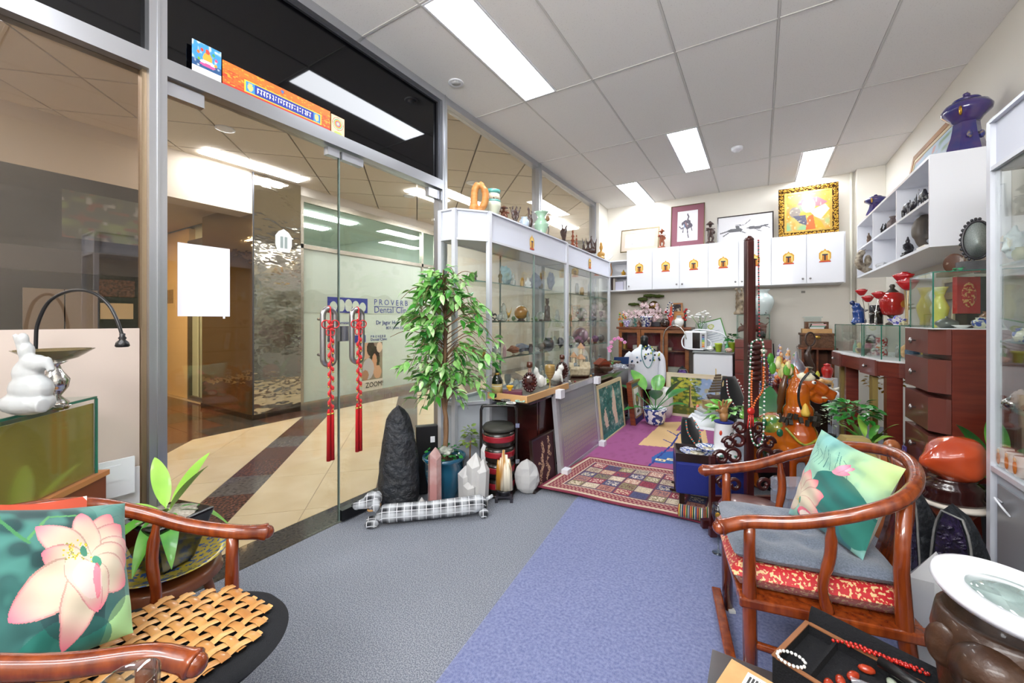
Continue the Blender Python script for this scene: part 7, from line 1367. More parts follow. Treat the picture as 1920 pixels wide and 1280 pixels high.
# ================================================================ mannequin
p=ad(1208,5.2,0); t=thing('dress_form','black dress form wearing a white embroidered jacket by the bookcase','mannequin',p,FACE); k=4.95/753
SHT=mat('white_satin','e6e8f0',.4,sheen=.3)
zb=.30; part('stand',MB().lathe([(.13,0),(.13,.015),(.02,.03),(.015,.34)],16),BLACKW,t)
part('jacket',MB().lathe([(.16,.32),(.18,.45),(.175,.58),(.195,.70),(.19,.76),(.13,.82),(.075,.85),(.06,.885)],28,sy=.55),SHT,t)
for s in (1,-1): part('sleeve',MB().tube(spl([(s*.165,0,.77),(s*.215,0,.70),(s*.225,-.01,.55),(s*.215,-.02,.40)],5),[.045,.05,.05,.05],12),SHT,t)
part('neck',MB().lathe([(.05,.84),(.046,.93),(.05,.97),(.03,1.0),(.0,1.0)],16),BLKP,t)
rb=random.Random(2); 
for i in range(34): 
    a=rb.uniform(-1.2,1.2)-math.pi/2; z=rb.uniform(.66,.86); r_=.2 if z<.78 else .2-.13*(z-.78)/.08*.9; part('embroidered_flower',MB().ell((r_*.99*math.cos(a),r_*.57*math.sin(a)-.002,z),(.013,.006,.013),6,4),mat('emb%d'%(i%4),['b8c04a','26436a','1d1f22','6a8aa8'][i%4],.7),t)
strand('turquoise_necklace','long turquoise bead necklace on the white jacket','necklace',spl([(-.05,-.07,.88),(-.075,-.125,.75),(-.04,-.14,.64),(0,-.14,.60),(.04,-.14,.64),(.07,-.125,.75),(.05,-.07,.88)],5),.007,[mat('turq','3f8a8a',.3,coat=.4)],p)
o=[q for q in C.objects if q.name=='turquoise_necklace'][0]; o.rotation_euler.z=FACE
# big-leaf plant in blue and white pot
p=ad(1228,4.55,0); t=thing('lily_plant','broad leafed green plant in a scalloped blue and white pot on the purple rug','plant',(p.x,p.y,.028)); k=4.55/753
part('pot',MB().lathe([(.085,0),(.10,.02),(.118,.1),(.12,.14),(.135,.175),(.128,.18),(.11,.16),(0,.16)],28),bluewhite('blue_white_bold','eef0f4','2c3f86',22),t)
for a,el,L,W_ in ((2.6,1.2,.42,.15),(1.9,1.6,.44,.17),(.35,1.0,.48,.14),(1.1,1.5,.42,.16),(-.3,.7,.36,.12),(3.4,.5,.4,.12),(4.4,1.4,.38,.15),(5.3,1.8,.36,.12)): bigleaf(t,(0,0,.15),(math.cos(a+FACE),math.sin(a+FACE),el*.8),L,W_,LEAFM if W_>.15 else LEAFD,.35,.45)
bigleaf(t,(0,0,.15),(.05,.0,1.5),.25,.05,LEAFL,.1,.1)
t=thing('white_stool','round white drum stool behind the broad leafed plant','stool',ad(1224,5.0,0)); t.location=ad(1240,4.93,0); part('drum',MB().lathe([(.10,0),(.13,.08),(.14,.2),(.13,.32),(.10,.38),(0,.385)],24),WPORC,t)
# ================================================================ chest of drawers top
p=ay(1412,5.72,DCZ); gx0,gx1=wallx(1382,5.55)+.0,wallx(1443,5.55); gzt=at(1412,590,Y=5.55).z
def rectcase(label,x0,x1,y0,y1,z0,z1): return gcase(label,[(x0,y0),(x1,y0),(x1,y1),(x0,y1)],z0,z1)
rectcase('glass case with a bronze bull on the mahogany chest of drawers',gx0,gx1,5.56,5.92,DCZ+.0005,gzt)
t=thing('bull_statue','reddish brown bull statue inside the glass case on the chest','statue',(((gx0+gx1)/2),5.74,DCZ+.0055),0); part('bull',_norm(carve('bull'),.36,.27),mat('bull_bronze','6b3a2c',.4,coat=.3),t,rem=.009); t.rotation_euler.z=math.pi*0
fig('rock','black_lump','small black stone in front of the bull statue','stone',Vector(((gx0+gx1)/2+.08,5.62,DCZ+.0055)),13,14,BLKW,m_=.0076,seed=3)
t=thing('driftwood_horse','twisted driftwood horse on top of the glass case','statue',(ay(1387,5.7,0).x,5.7,gzt+.0005),0); part('horse',_norm(carve('root',21),.14,.34),mat('driftwood','9a8a72',.5,var='5e5040',vs=20),t,rem=.010)
vas('vase','plum_vase','pale vase painted with plum branches on top of the glass case','vase',ay(1432,5.70,gzt+.0005),47,34,mat('plum_vase_paint','cfdcda',.2,var='34332f',vs=9,ramp=(.64,.68),coat=.5,detail=4)); vas('vase','round_vase','round pale green vase behind the wooden post','vase',ay(1419,5.82,gzt+.0005),32,24,mat('pale_celadon','b5cccb',.2,coat=.5))
one('black_tablet','plain black tablet hanging on the front of the glass case','sign',MB().bb(-.05,.05,-.006,0,-.06,.06),BLKP,(ay(1414,5.545,0).x,5.5525,gzt-.06))
# ================================================================ side cabinet stack
t=thing('carved_chest','small carved wooden chest with a brass lock on the dark bookcase','chest',((SX0+SX1)/2,5.90,SZ+.0005)); w_=(SX1-SX0)*1.0; CRV=mat('carved_brown','6e4a30',.5,var='54361f',vs=30,bump=1,bs=70,bdist=.01)
part('body',MB().bb(-w_/2,w_/2,-.12,.12,.02,.14),CRV,t); part('lid',MB().bb(-w_/2-.015,w_/2+.015,-.13,.13,.14,.165),CRV,t,bev=.004); part('plinth',MB().bb(-w_/2-.015,w_/2+.015,-.13,.13,0,.02),CRV,t); part('lock',MB().ell((0,-.122,.12),(.03,.006,.022)),BRASS,t)
zc=SZ+.166; one('cardboard_carton','flat tan carton on the carved chest','box',MB().bb(-w_*.46,w_*.46,-.09,.09,0,.05),CARD,((SX0+SX1)/2,5.92,zc),0)
one('wooden_riser','little dark wooden riser on the tan carton','stand',MB().bb(-w_*.36,w_*.36,-.08,.08,.07,.082).bb(-w_*.36,-w_*.26,-.08,.08,0,.07).bb(w_*.26,w_*.36,-.08,.08,0,.07),CRV,((SX0+SX1)/2,5.92,zc+.0505),0)
for i,(c,lab) in enumerate((('e0e4e0','white book at the bottom of the little riser'),('7fa08c','green book in the little riser'),('e0b4b0','pink book, topmost in the little riser'))): one('book',lab,'book',MB().bb(-w_*.22,w_*.22,-.07,.06,0,.018),mat('cover_'+c,c,.6),((SX0+SX1)/2+.01*i,5.90,zc+.051+.0185*i))
one('clear_box','clear plastic box on top of the little wooden riser','box',MB().bb(-w_*.28,w_*.24,-.06,.06,0,.045).bb(-w_*.33,w_*.28,-.07,.07,.045,.06),glass('frosty_plastic','dfe6df',1.5,.2,through=.6),((SX0+SX1)/2-.03,5.92,zc+.133))
fig('rock','dark_parcel','dark parcel lying inside the open bookcase','parcel',ay(1545,5.9,.516),7,18,BLACKW)
for i in range(4): one('magazine',['magazine standing leftmost in the bottom of the open bookcase','second magazine in the open bookcase','third magazine in the open bookcase','rightmost magazine in the open bookcase'][i],'magazine',MB().bb(-.006,.006,-.09,.09,0,.26),mat('mag%d'%i,['5a5a66','b8b8b0','3c4a60','8a8a88'][i],.5),ay(1553+i*2.3,5.93,.0005),0,group='magazines in the open bookcase')
# ================================================================ cubby shelf contents and top
def cb(px,z,X=.98): return ax(px,X,z)
fig('rhino','rhino_carving','black stone rhino in the top right pigeon-hole','carving',cb(1707,CUBM+.0005,.91),38,34,BLKW,rz=math.pi/2+.3); fig('bull','ox_carving','black stone ox in the top right pigeon-hole nearest the end panel','carving',cb(1731,CUBM+.0005,.92),40,26,BLKW,rz=math.pi/2+.3)
vas('vase','brown_vase','brown streaked vase in the top middle pigeon-hole','vase',cb(1674,CUBM+.0005,.98),34,18,mat('streaked_brown','5e5250',.4,var='857672',vs=8,stretch=(6,6,.6))); fig('root','black_carving','knotted black carving left of the brown vase','carving',cb(1658,CUBM+.0005,.93),24,15,BLKW,seed=5)
fig('stand','tiny_figure','small brown figure in the top left pigeon-hole','figurine',cb(1629,CUBM+.0005,.895),20,9,mat('brown_fig','6a5648',.4)); 
fig('buddha','laughing_buddha','black laughing buddha in the bottom right pigeon-hole','figurine',cb(1702,CUBB+.0005,.905),38,22,BLKW)
b=MB().tube(spl([(.10,0,.0),(.0,0,.06),(-.02,0,.17),(.06,0,.27),(.17,0,.30)],8),[.008,.026,.036,.028,.006],12).ell((.03,-.02,.17),(.022,.022,.028)).ell((.02,-.02,.11),(.018,.018,.03)); p=cb(1728,CUBB+.0005,.95); one('moon_carving','brown crescent moon carving with a child in the bottom right pigeon-hole','carving',b,mat('moon_brown','5e564e',.45),Vector((p.x,p.y,p.z+.012)),FACE,rem=.008)
fig('rock','grey_stones','pile of pale grey stones in the bottom middle pigeon-hole','stone',cb(1660,CUBB+.0005,.96),13,30,mat('pale_grey_stone','c4c6c8',.5,bump=.8,bs=30),seed=2)
b=MB().tube(spl([(.09,0,.02),(.0,0,.0+.03),(-.07,0,.09),(-.06,0,.18),(.0,0,.24)],7),[.01,.03,.035,.03,.006],10).ell((.0,-.02,.12),(.03,.03,.06)); p=cb(1624,CUBB+.0005,.885); one('ivory_moon','mottled ivory crescent carving in the bottom left pigeon-hole','carving',b,mat('mottled_ivory','b9ad98',.4,var='5a4c3c',vs=25),p,FACE,rem=.007); one('white_plate','white slab lying in front of the moon carving','plate',MB().box((0,0,.008),(.05,.16,.015)),WPORC,cb(1736,CUBB+.0005,.905),.0)
def lionurn(label,p,hpx,wpx,sc=1):
    k=mpp(p); h=hpx*k; w_=wpx*k; t=thing('lidded_urn',label,'vase',p,FACE+.4)
    part('base',MB().lathe([(w_*.42,0),(w_*.38,h*.12),(w_*.30,h*.30),(w_*.27,h*.42),(w_*.26,h*.5)],6,sm=False),COBALT,t); part('body',MB().lathe([(w_*.26,h*.5),(w_*.32,h*.56),(w_*.48,h*.66),(w_*.5,h*.72),(w_*.42,h*.80),(w_*.25,h*.84)],26),COBALT,t)
    part('lid',MB().lathe([(w_*.3,h*.84),(w_*.26,h*.88),(w_*.1,h*.91),(w_*.05,h*.93)],20).ell((0,0,h*.945),(w_*.1,w_*.08,h*.04)).tube([(0,0,h*.95),(w_*.05,0,h*1.0)],[w_*.05,w_*.02],8),COBALT,t)
    for s in (1,-1): part('ring_handle',MB().tube([(s*w_*.5+0*a,w_*.0+w_*.1*math.cos(a*math.pi/6)*0-.0,h*.64+w_*.11*math.sin(a*math.pi/6)) if 0 else (s*(w_*.49+w_*.02)+w_*.10*math.cos(a*math.pi/6)*.5,-w_*.06,h*.63+w_*.11*math.sin(a*math.pi/6)) for a in range(12)],w_*.018,6,close=True),GOLD,t)
    for a in range(3): an=-math.pi/2+(a-1)*math.pi/3; part('medallion',MB().ell((w_*.30*math.cos(an),w_*.30*math.sin(an),h*.27),(w_*.09,w_*.05,h*.06)),mat('cobalt_relief','3a3f7a',.3,var='8a7a6a',vs=60,ramp=(.5,.6)),t)
    return t
lionurn('large cobalt blue lidded urn with ring handles on the pigeon-hole shelf',ax(1812,1.06,CUBT+.0005),118,68); lionurn('small cobalt lidded urn at the far end of the pigeon-hole shelf',ax(1642,.93,CUBT+.0005),38,34)
cv=CV(50,40,'a9bccb'); cv.put(np.clip(cv.Y-.4,0,1),'b9a9a0',.8); cv.nz(7,'6f8a4a',.5,.8,.8,seed=2); cv.rect(0,.75,1,1,'9a8a6a'); cv.nz(9,'c98a7a',.7,.9,.8,seed=8)
ya_,yb2=ax(1770,1.06,0).y,ax(1688,1.06,0).y
t=standpic('wall_landscape','wood framed landscape leaning against the right wall on the pigeon-hole shelf',-(yb2-ya_)/2,(yb2-ya_)/2,0,.44,0,cv,.05,mat('oak_frame','8a5a24',.4,var='a8733a',vs=8,stretch=(1,8,1)),.08,.03,(.03,mat('ivory_slip','c9b48a',.5))); t.location=(1.07,(ya_+yb2)/2,CUBT+.001); t.rotation_euler.z=-math.pi/2
# ================================================================ counter: cases and their contents
C1=CZ+.0005
def ct_(kd,px,X,z,hp,wp,m,nm,lb,cat,**k):
    p=ax(px,X,z)
    return vas(kd,nm,lb,cat,p,hp,wp,m,**k) if kd in PROF else fig(kd,nm,lb,cat,p,hp,wp,m,**k)
PG=mat('pale_yellow_glaze','d3d6a0',.25,coat=.5); TQ=mat('turquoise_pale','8fc4b4',.3,coat=.4); CLO=mat('cloisonne_green','3f7a6a',.3,coat=.4)
ct_('bottle',1604,.69,C1,22,8,TQ,'small_vase','tiny turquoise bottle at the left end inside the counter case','vase'); ct_('gourd',1611,.70,C1,20,12,PG,'small_vase','pale yellow double gourd vase inside the counter case','vase'); ct_('bowl',1619,.695,C1,12,22,mat('grey_glaze','8f918a',.3),'grey_bowl','grey ribbed bowl at the front of the counter case','bowl')
p=ax(1634,.80,C1); k=mpp(p); t=thing('teapot','pink mottled teapot with a looped bronze handle in the counter case','teapot',p,FACE); part('body',lt('teapot',26*k,24*k),mat('pink_mottled','d8b4bc',.3,var='a06a80',vs=40,coat=.3),t); part('spout',MB().tube([(12*k,0,8*k),(19*k,0,16*k)],[4*k,2*k],8),mat('bronze_dark','4a443c',.4,metal=.5),t); part('handle',MB().tube([(9*k*math.cos(a/8*math.pi),0,18*k+15*k*math.sin(a/8*math.pi)) for a in range(9)],1.6*k,8),mat('bronze_dark'),t); one('lid_knob','x','x',MB(),WHITE,(0,0,0)) if 0 else part('lid',MB().ell((0,0,20*k),(8*k,8*k,4*k)),mat('bronze_dark'),t)
REDW_=mat('red_white_print','f0e8e4',.4,var='c8382c',vs=60,ramp=(.5,.54),detail=1)
for i,(px,h,w_,lab) in enumerate(((1641,13,14,'flat white and mauve tin beneath the teapot'),(1653,22,17,'red and white patterned tin, lower of the stack'))): ct_('cyl',px,.76+.04*i,C1,h,w_,REDW_ if i else bluewhite('mauve_white','eee6ea','a0607a',50),'patterned_tin',lab,'tin')
p=ax(1653,.80,C1); k=mpp(p); vas('cyl','patterned_tin','red and white patterned tin, upper of the stack','tin',p+Vector((0,0,22.2*k)),11,17,REDW_)
ct_('waves',1688,.86,C1,32,18,CLEARC,'glass_coral','clear glass branching ornament behind the blue bottle','ornament'); ct_('rock',1700,.88,C1,30,24,mat('peach_jade','e0b27a',.4,trans=.1),'peach_carving','peach coloured stone carving in the near counter case','carving')
ct_('bottle',1711,.87,C1,38,21,mat('denim_blue_glaze','3f6a8c',.5,bump=1,bs=90,var='2f5470',vs=30),'blue_bottle','textured blue pottery bottle in the near counter case','bottle'); ct_('jar',1722,.93,C1,18,16,mat('lemon_glaze','e3cf7a',.35),'lemon_pot','lemon yellow pot partly hidden by the drawer tower','pot'); ct_('stand',1704,.92,C1,40,9,DARKW,'dark_figurine','small dark figurine at the back of the near counter case','figurine')
C2=1.1655
p=ax(1607,.72,C2); k=mpp(p); t=thing('robed_figurine','blue robed ceramic figure bending forward on the counter glass','figurine',p,FACE); BL=mat('royal_blue_glaze','2d4f94',.15,coat=.8,var='1d3a78',vs=9)
part('robe',MB().tube(spl([(4*k,0,2*k),(3*k,0,18*k),(-1*k,0,32*k),(-6*k,0,38*k)],5),[11*k,9*k,7*k,4*k],14).tube([(-8*k,0,1*k),(2*k,0,14*k)],[4*k,6*k],10).tube([(0,-3*k,33*k),(10*k,-4*k,24*k)],[3*k,3*k],8),BL,t,rem=.005); part('head',MB().ell((-9*k,0,40*k),(4*k,4*k,4.5*k)),mat('blue_hood','1c3468',.2,coat=.6),t); part('cape',MB().tube(spl([(9*k,3*k,2*k),(10*k,3*k,22*k),(3*k,3*k,38*k)],5),[6*k,5*k,3*k],10),mat('lilac_white','c9c8de',.25,coat=.6),t,rem=.005)
def rosest(label,px,X,hp,wp,big=False,lean=0):
    p=ax(px,X,C2); k=mpp(p); t=thing('glass_rose',label,'ornament',p,FACE); part('stem',MB().tube(spl([(0,0,0),(lean*k*.3,0,hp*k*.5),(lean*k,0,hp*k*.86)],5),(.0055 if big else .003),6),mat('gold_stem','c9b48a',.3,metal=.6) if big else SIL,t)
    part('foot',MB().lathe([(.028,0),(.024,.006),(0,.008)],14),SIL,t)
    z=hp*k*.84; r=wp*k/2
    for q in range(3 if not big else 4):
        rr=r*(1-.22*q); b=MB(); n=24
        b.surf(lambda u,v:(lean*k+rr*(.25+.75*v)*(1+.16*math.sin(6*math.pi*u+q)*v)*math.cos(2*math.pi*u),rr*(.25+.75*v)*(1+.16*math.sin(6*math.pi*u+q)*v)*math.sin(2*math.pi*u),z+hp*k*.0+r*(1.1*v**1.5)+q*r*.12),24,5)
        part('petal_ring',b,mat('ruby_glass','b0161c',.12,coat=.8),t,thick=.002)
    part('leaf',MB().tube([(0,0,hp*k*.4),(wp*k*.5,0,hp*k*.42)],[.004,.001],5,flat=3),mat('gold_stem','c9b48a',.3,metal=.6) if big else SIL,t)
rosest('red glass rose on a silver stem, topmost above the blue figure',1622,.765,64,18,lean=-6); rosest('red glass rose leaning left of the dark vase',1630,.74,50,18,lean=-2); rosest('red glass rose on a silver stem right above the dark vase',1640,.74,58,20,lean=8); rosest('large ruby glass rose on a tall gold stem, front right',1701,.85,78,31,True,lean=2); rosest('upper large ruby rose overlapping the front one',1699,.91,92,30,True,lean=-4)
ct_('cyl',1643,.83,C2,36,20,mat('black_lacq_vase','1a1416',.15,coat=.8,var='6a4a2a',vs=9,ramp=(.66,.72)),'dark_vase','dark lacquer vase with faint gold flowers on the counter glass','vase')
p=ax(1673,.92,C2); k=mpp(p); t=thing('red_lantern_vase','large glossy red barrel vase on a dark metal stand','vase',p,FACE); part('stand',MB().lathe([(10*k,0),(9*k,2*k),(4*k,5*k),(4*k,12*k),(9*k,18*k)],18),mat('bronze_dark'),t); part('barrel',MB().lathe([(11*k,17*k),(15*k,20*k),(18.5*k,34*k),(19*k,46*k),(16*k,56*k),(10*k,60*k)],28),REDG,t); part('cap',MB().lathe([(10*k,59.5*k),(8*k,62*k),(4*k,66*k),(3*k,68*k),(4.5*k,71*k),(3*k,75*k),(0,75*k)],16),mat('bronze_dark'),t); part('medallion',MB().ell((3*k,-18*k,38*k),(5.5*k,1.5*k,7*k)),mat('gold_print','c9843a',.4,metal=.4),t)
p=ax(1682,.80,C2); k=mpp(p); t=thing('porcelain_basket','violet and white porcelain basket with a loop handle','basket',p,FACE); part('bowl',lt('bowl',28*k,12*k),bluewhite('violet_white','eceaf6','5a58b8',70),t); part('handle',MB().tube([(7*k*math.cos(a/8*math.pi),0,9*k+8*k*math.sin(a/8*math.pi)) for a in range(9)],1.4*k,7),bluewhite('violet_white'),t)
fig('turtle','snail_figurine','small pale snail figurine at the glass edge right of the basket','figurine',ax(1693,.815,C2),9,14,mat('snail','c4c09a',.3))
ct_('flare',1734,.98,C2,70,24,mat('acid_yellow','dccb28',.2,coat=.6,var='e8e4b0',vs=8,ramp=(.55,.65)),'yellow_vase','yellow vase seen behind the glass case edge','vase')
# wall behind: leaning frames
cv=CV(20,30,'7a746a'); standpic('narrow_frame','narrow ivory frame leaning on the right wall behind the red vase',0,.26,0,.34,0,cv,.03,CRF,.02,.015).location=(1.16,4.18,C2)
[q for q in C.objects if q.name=='narrow_frame'][0].rotation_euler.z=-math.pi/2
# tower case content
T1=TZ+.0045
ct_('flare',1762,.88,T1,76,26,mat('lemon_vase','cfd05a',.25,coat=.5,var='e6e8d4',vs=9,ramp=(.5,.62)),'lemon_vase','lemon and white flared vase inside the tower glass case','vase')
ct_('teapot',1775,.88,T1,22,32,mat('pewter','6a6e68',.3,metal=.5),'pewter_pot','grey pewter pot inside the tower glass case','teapot'); ct_('ginger',1842,.99,T1,22,30,bluewhite('multi_porcelain','d8d8c0','2f4a9a',45),'ginger_jar','blue green and white ginger jar, nearer of two in the tower case','jar'); ct_('ginger',1826,1.02,T1,20,20,bluewhite('multi_porcelain'),'ginger_jar','blue green and white ginger jar, farther and smaller in the tower case','jar'); ct_('jar',1857,1.02,T1,32,30,mat('brown_clay','7a4f30',.3,coat=.4),'brown_pot','brown clay pot at the right of the tower case','pot')
ct_('dish',1803,.92,T1,6,28,WPORC,'white_dish','small white dish lying in the tower glass case','dish')
one('yellow_fan_box','yellow panel with black discs at the back of the tower case','panel',MB().bb(-.07,.07,-.006,.006,0,.11),mat('yellow_black','d8a82a',.4,var='1a1a1a',vs=9,ramp=(.62,.65)),ax(1818,1.03,T1),FACE)
t=thing('red_tablet','red lacquer tablet with gilt carving standing in the tower case','tablet',ax(1812,.985,T1),FACE); part('board',MB().bb(-.065,.065,-.012,.012,.08,.285),mat('red_lacquer_bright','b3262a',.35,coat=.3),t); part('carving',MB().ell((0,-.013,.185),(.042,.004,.07)),mat('gilt_print','b3262a',.4,var='d8a86a',vs=90,ramp=(.5,.55)),t); part('stand',MB().bb(-.03,.03,-.03,.03,0,.08),BLACKW,t)
one('dark_tablet','tall dark panel beside the red tablet','panel',MB().bb(-.03,.03,-.005,.005,0,.29),mat('slate_panel','33383c',.4),ax(1838,1.06,T1),FACE)
# top of tower case
C3=1.4605; p=ax(1832,.965,C3); k=mpp(p); t=thing('oval_screen','oval table screen with pearl inlay in a carved black stand on the tower case','table screen',p,FACE-.75)
h=98*k; w_=.105
part('oval_frame',MB().tube([(w_/2*math.cos(a*math.pi/18),0,h*.58+h*.36*math.sin(a*math.pi/18)) for a in range(36)],.0065,10,close=True),BLKW,t); part('panel',MB().tube([(0,-.002,0),(0,.002,0)],1,36),mat('pearl_inlay','e8efec',.3,var='bfcfc8',vs=18,coat=.5),t,(0,0,h*.58)).scale=(w_/2,1,h*.355)
sc=MB()
for a in range(14): an=math.pi*.45+a*math.pi*.075; sc.ell((w_*.56*math.cos(an),0,h*.58+h*.40*math.sin(an)),(.007,.006,.009),8,5)
part('carved_crest',sc,BLKW,t,stuff=True); part('foot',MB().bb(-.075,.075,-.035,.035,0,.014).bb(-.06,.06,-.008,.008,.014,.05).bb(-.075,-.055,-.03,.03,.014,.045).bb(.055,.075,-.03,.03,.014,.045),BLKW,t)
ct_('turtle',1799,.90,C3,9,26,mat('jade_bright','3f9a6a',.25,coat=.5),'jade_turtle','green jade turtle at the corner of the tower case top','figurine')
t=thing('fan_plate','brown rimmed plate standing on edge on the tower case','plate',ax(1789,.92,C3),-.5); part('disc',MB().ell((0,0,.055),(.045,.006,.055),24,10),mat('plate_brown','5a3a2a',.3,var='d8cbb8',vs=14,ramp=(.55,.6)),t); part('stand',MB().bb(-.02,.02,-.012,.012,0,.012),BLACKW,t)
one('gilt_ledge','long gilt frame lying on its edge along the wall behind the counter','frame',MB().bb(-.015,.015,-.42,.42,0,.05),mat('old_gilt','8f7a52',.4,metal=.5,bump=.5,bs=60),(1.175,3.95,1.35),0)
# ================================================================ right-hand cabinet contents
def r3(kd,px,X,z,hp,wp,m,nm,lb,cat): return ct_(kd,px,X,z,hp,wp,m,nm,lb+' in the near right cabinet',cat)
r3('rock',1903,.825,1.4205,70,40,mat('pale_crystal','d5e4e2',.3,trans=.3),'pale_crystal','tall pale green crystal piece on the top shelf','crystal')
r3('jar',1915,.83,1.4205,26,24,mat('olive_pot','a8a878',.4,var='6a7a4a',vs=20),'olive_pot','olive glazed pot on the top shelf','pot'); r3('goblet',1900,.83,1.1205,42,26,CLEARC,'crystal_cup','clear crystal cup','goblet'); r3('teapot',1896,.82,.8605,26,26,mat('silver'),'silver_teapot','silver teapot on the lower shelf','teapot'); r3('rock',1914,.84,.8605,40,34,mat('warm_stone','a08474',.5),'warm_stone','warm brown stone on the lower shelf','stone'); r3('ginger',1914,.83,1.1205,26,22,bluewhite('multi_porcelain'),'porcelain_jar','porcelain jar beside the crystal cup','jar')
for i,px in enumerate((1886,1902,1918)):
    p=ax(px,.825,.6205); k=mpp(p); t=thing('figure_mug','white mug painted with an orange robed figure, '+['farthest of three','middle of three','nearest of three'][i]+' at the cabinet bottom','mug',p); part('mug',lt('cyl',.045,.075),WPORC,t); part('painted_figure',MB().ell((-.0225,-.006,.035),(.003,.013,.026)),mat('orange_robe','c8742a',.5),t); part('painted_head',MB().ell((-.0228,-.006,.062),(.003,.009,.009)),mat('skin_paint','e0b890',.5),t)
cv=CV(30,40,'e6eaf4'); [cv.rect(.15,.25+.1*i,.85,.27+.1*i,'8a90b0') for i in range(6)]; standpic('award_certificate','pale blue certificate standing inside the near right cabinet',0,.16,0,.2,0,cv,.004,BRASS,.03,.004).location=(.99,2.2,.8605)
# ================================================================ middle of the shop: stock around the tall post
RZ=.0365
CLOTH=mat('royal_blue_cloth','16226e',.8,bump=.3,bs=20)
t=thing('cloth_table','low table covered in royal blue cloth carrying enamel ware','table',(-.29,2.83,0),FACE*.4); part('cloth',MB().bb(-.19,.19,-.17,.17,.14,.33),CLOTH,t,bev=.01); part('leg',MB().bb(-.17,-.14,-.15,-.12,RZ,.14),BLACKW,t); part('leg',MB().bb(.14,.17,-.15,-.12,RZ,.14),BLACKW,t); part('leg',MB().bb(-.17,-.14,.12,.15,RZ,.14),BLACKW,t); part('leg',MB().bb(.14,.17,.12,.15,RZ,.14),BLACKW,t)
cv=CV(60,16,'1a2a24'); [cv.rect(.04*k,0,.04*k+.02,1,['a8322c','d8b44a','2f6a4a','e0d8c8','26407a','c8642c'][k%6]) for k in range(25)]
for i,(x,y,l) in enumerate(((-.34,2.56,'striped folded ethnic textile in front of the blue table, left roll'),(-.20,2.60,'striped folded ethnic textile in front of the blue table, right roll'))):
    o=link('striped_textile',cv.mesh('striped_textile',lambda u,v:(-.075+.15*u,.04*math.cos(2*math.pi*v),.035+.035*math.sin(2*math.pi*v)),VCF,True),None,(x,y,RZ),.1); tag(o,l,'textile')
t=thing('dark_tray','dark wooden tray box tilted on the blue table','tray',(-.33,2.78,.3305),FACE*.4); part('base',MB().bb(-.13,.13,-.1,.1,0,.01),BLACKW,t); part('rim',MB().bb(-.13,.13,-.11,-.1,0,.05).bb(-.13,.13,.1,.11,0,.05).bb(-.14,-.13,-.11,.11,0,.05).bb(.13,.14,-.11,.11,0,.05),BLACKW,t)
cl=bluewhite('plate_paint','eceef2','4a62b0',60)
for i,(x,y,z,r_,l) in enumerate(((-.34,2.80,.345,.105,'large blue rimmed porcelain plate lying in the dark tray'),(-.28,2.84,.372,.075,'smaller painted plate stacked over the large one'))):
    t=thing('porcelain_plate',l,'plate',(x,y,z)); part('dish',lt('dish',2*r_,.022,30),cl,t); part('centre_print',MB().lathe([(0,.010),(r_*.42,.010),(r_*.42,.012),(0,.012)],24),mat('centre_paint','e6e2d2',.2,var='8a7a50',vs=70),t)
ENW=mat('enamel_white','e9eaec',.15,coat=.7); 
p=ad(1345,2.66,.3305); p=Vector((-.195,2.87,.3305)); t=thing('enamel_jug','tall white enamel jug with ring handles and red crests','jug',p,FACE); part('body',MB().lathe([(.095,0),(.10,.006),(.085,.03),(.062,.055),(.055,.06),(.058,.10),(.052,.22),(.055,.228),(.045,.228),(.0,.2)],28),ENW,t); part('blue_rim',MB().lathe([(.055,.222),(.057,.226),(.055,.231)],24),CLOTH,t)
for x,m_,nm in ((-.035,mat('red_crest','c2442c',.4),'crest'),(.0,mat('red_crest'),'crest')): part(nm,MB().ell((x,-.05+abs(x)*.35,.165 if x else .03),(.014,.006,.017)),m_,t)
for x in (.022,): part('ring_handle',MB().tube([(x+.014*math.cos(a*.52),-.058,.155+.016*math.sin(a*.52)) for a in range(12)],.0028,6,close=True),WIRE,t)
for a in range(6): part('enamel_flower',MB().ell((.082*math.cos(a-3.2),.082*math.sin(a-3.2),.03),(.014,.008,.008)),CLO,t)
# wooden hand rising from the jug
p=p+Vector((0,0,.2312)); t=thing('wooden_hand','carved pale wooden hand standing in the mouth of the enamel jug','carving',p,FACE); WH=mat('hand_wood','9a6f42',.45,coat=.2)
b=MB().tube([(0,0,.0),(0,0,.05)],[.022,.026],10).ell((0,0,.065),(.028,.014,.03)); 
for i,(x,l,bx) in enumerate(((-.020,.045,-.012),(-.007,.055,-.002),(.006,.052,.004),(.019,.042,.010))): b.tube(spl([(x,0,.08),(x+bx,-.004,.08+l*.6),(x+bx*1.6,-.016,.08+l)],3),[.0078,.006],8)
b.tube(spl([(-.024,0,.055),(-.042,-.006,.068),(-.055,-.012,.066)],3),[.009,.006],8); part('hand',b,WH,t)
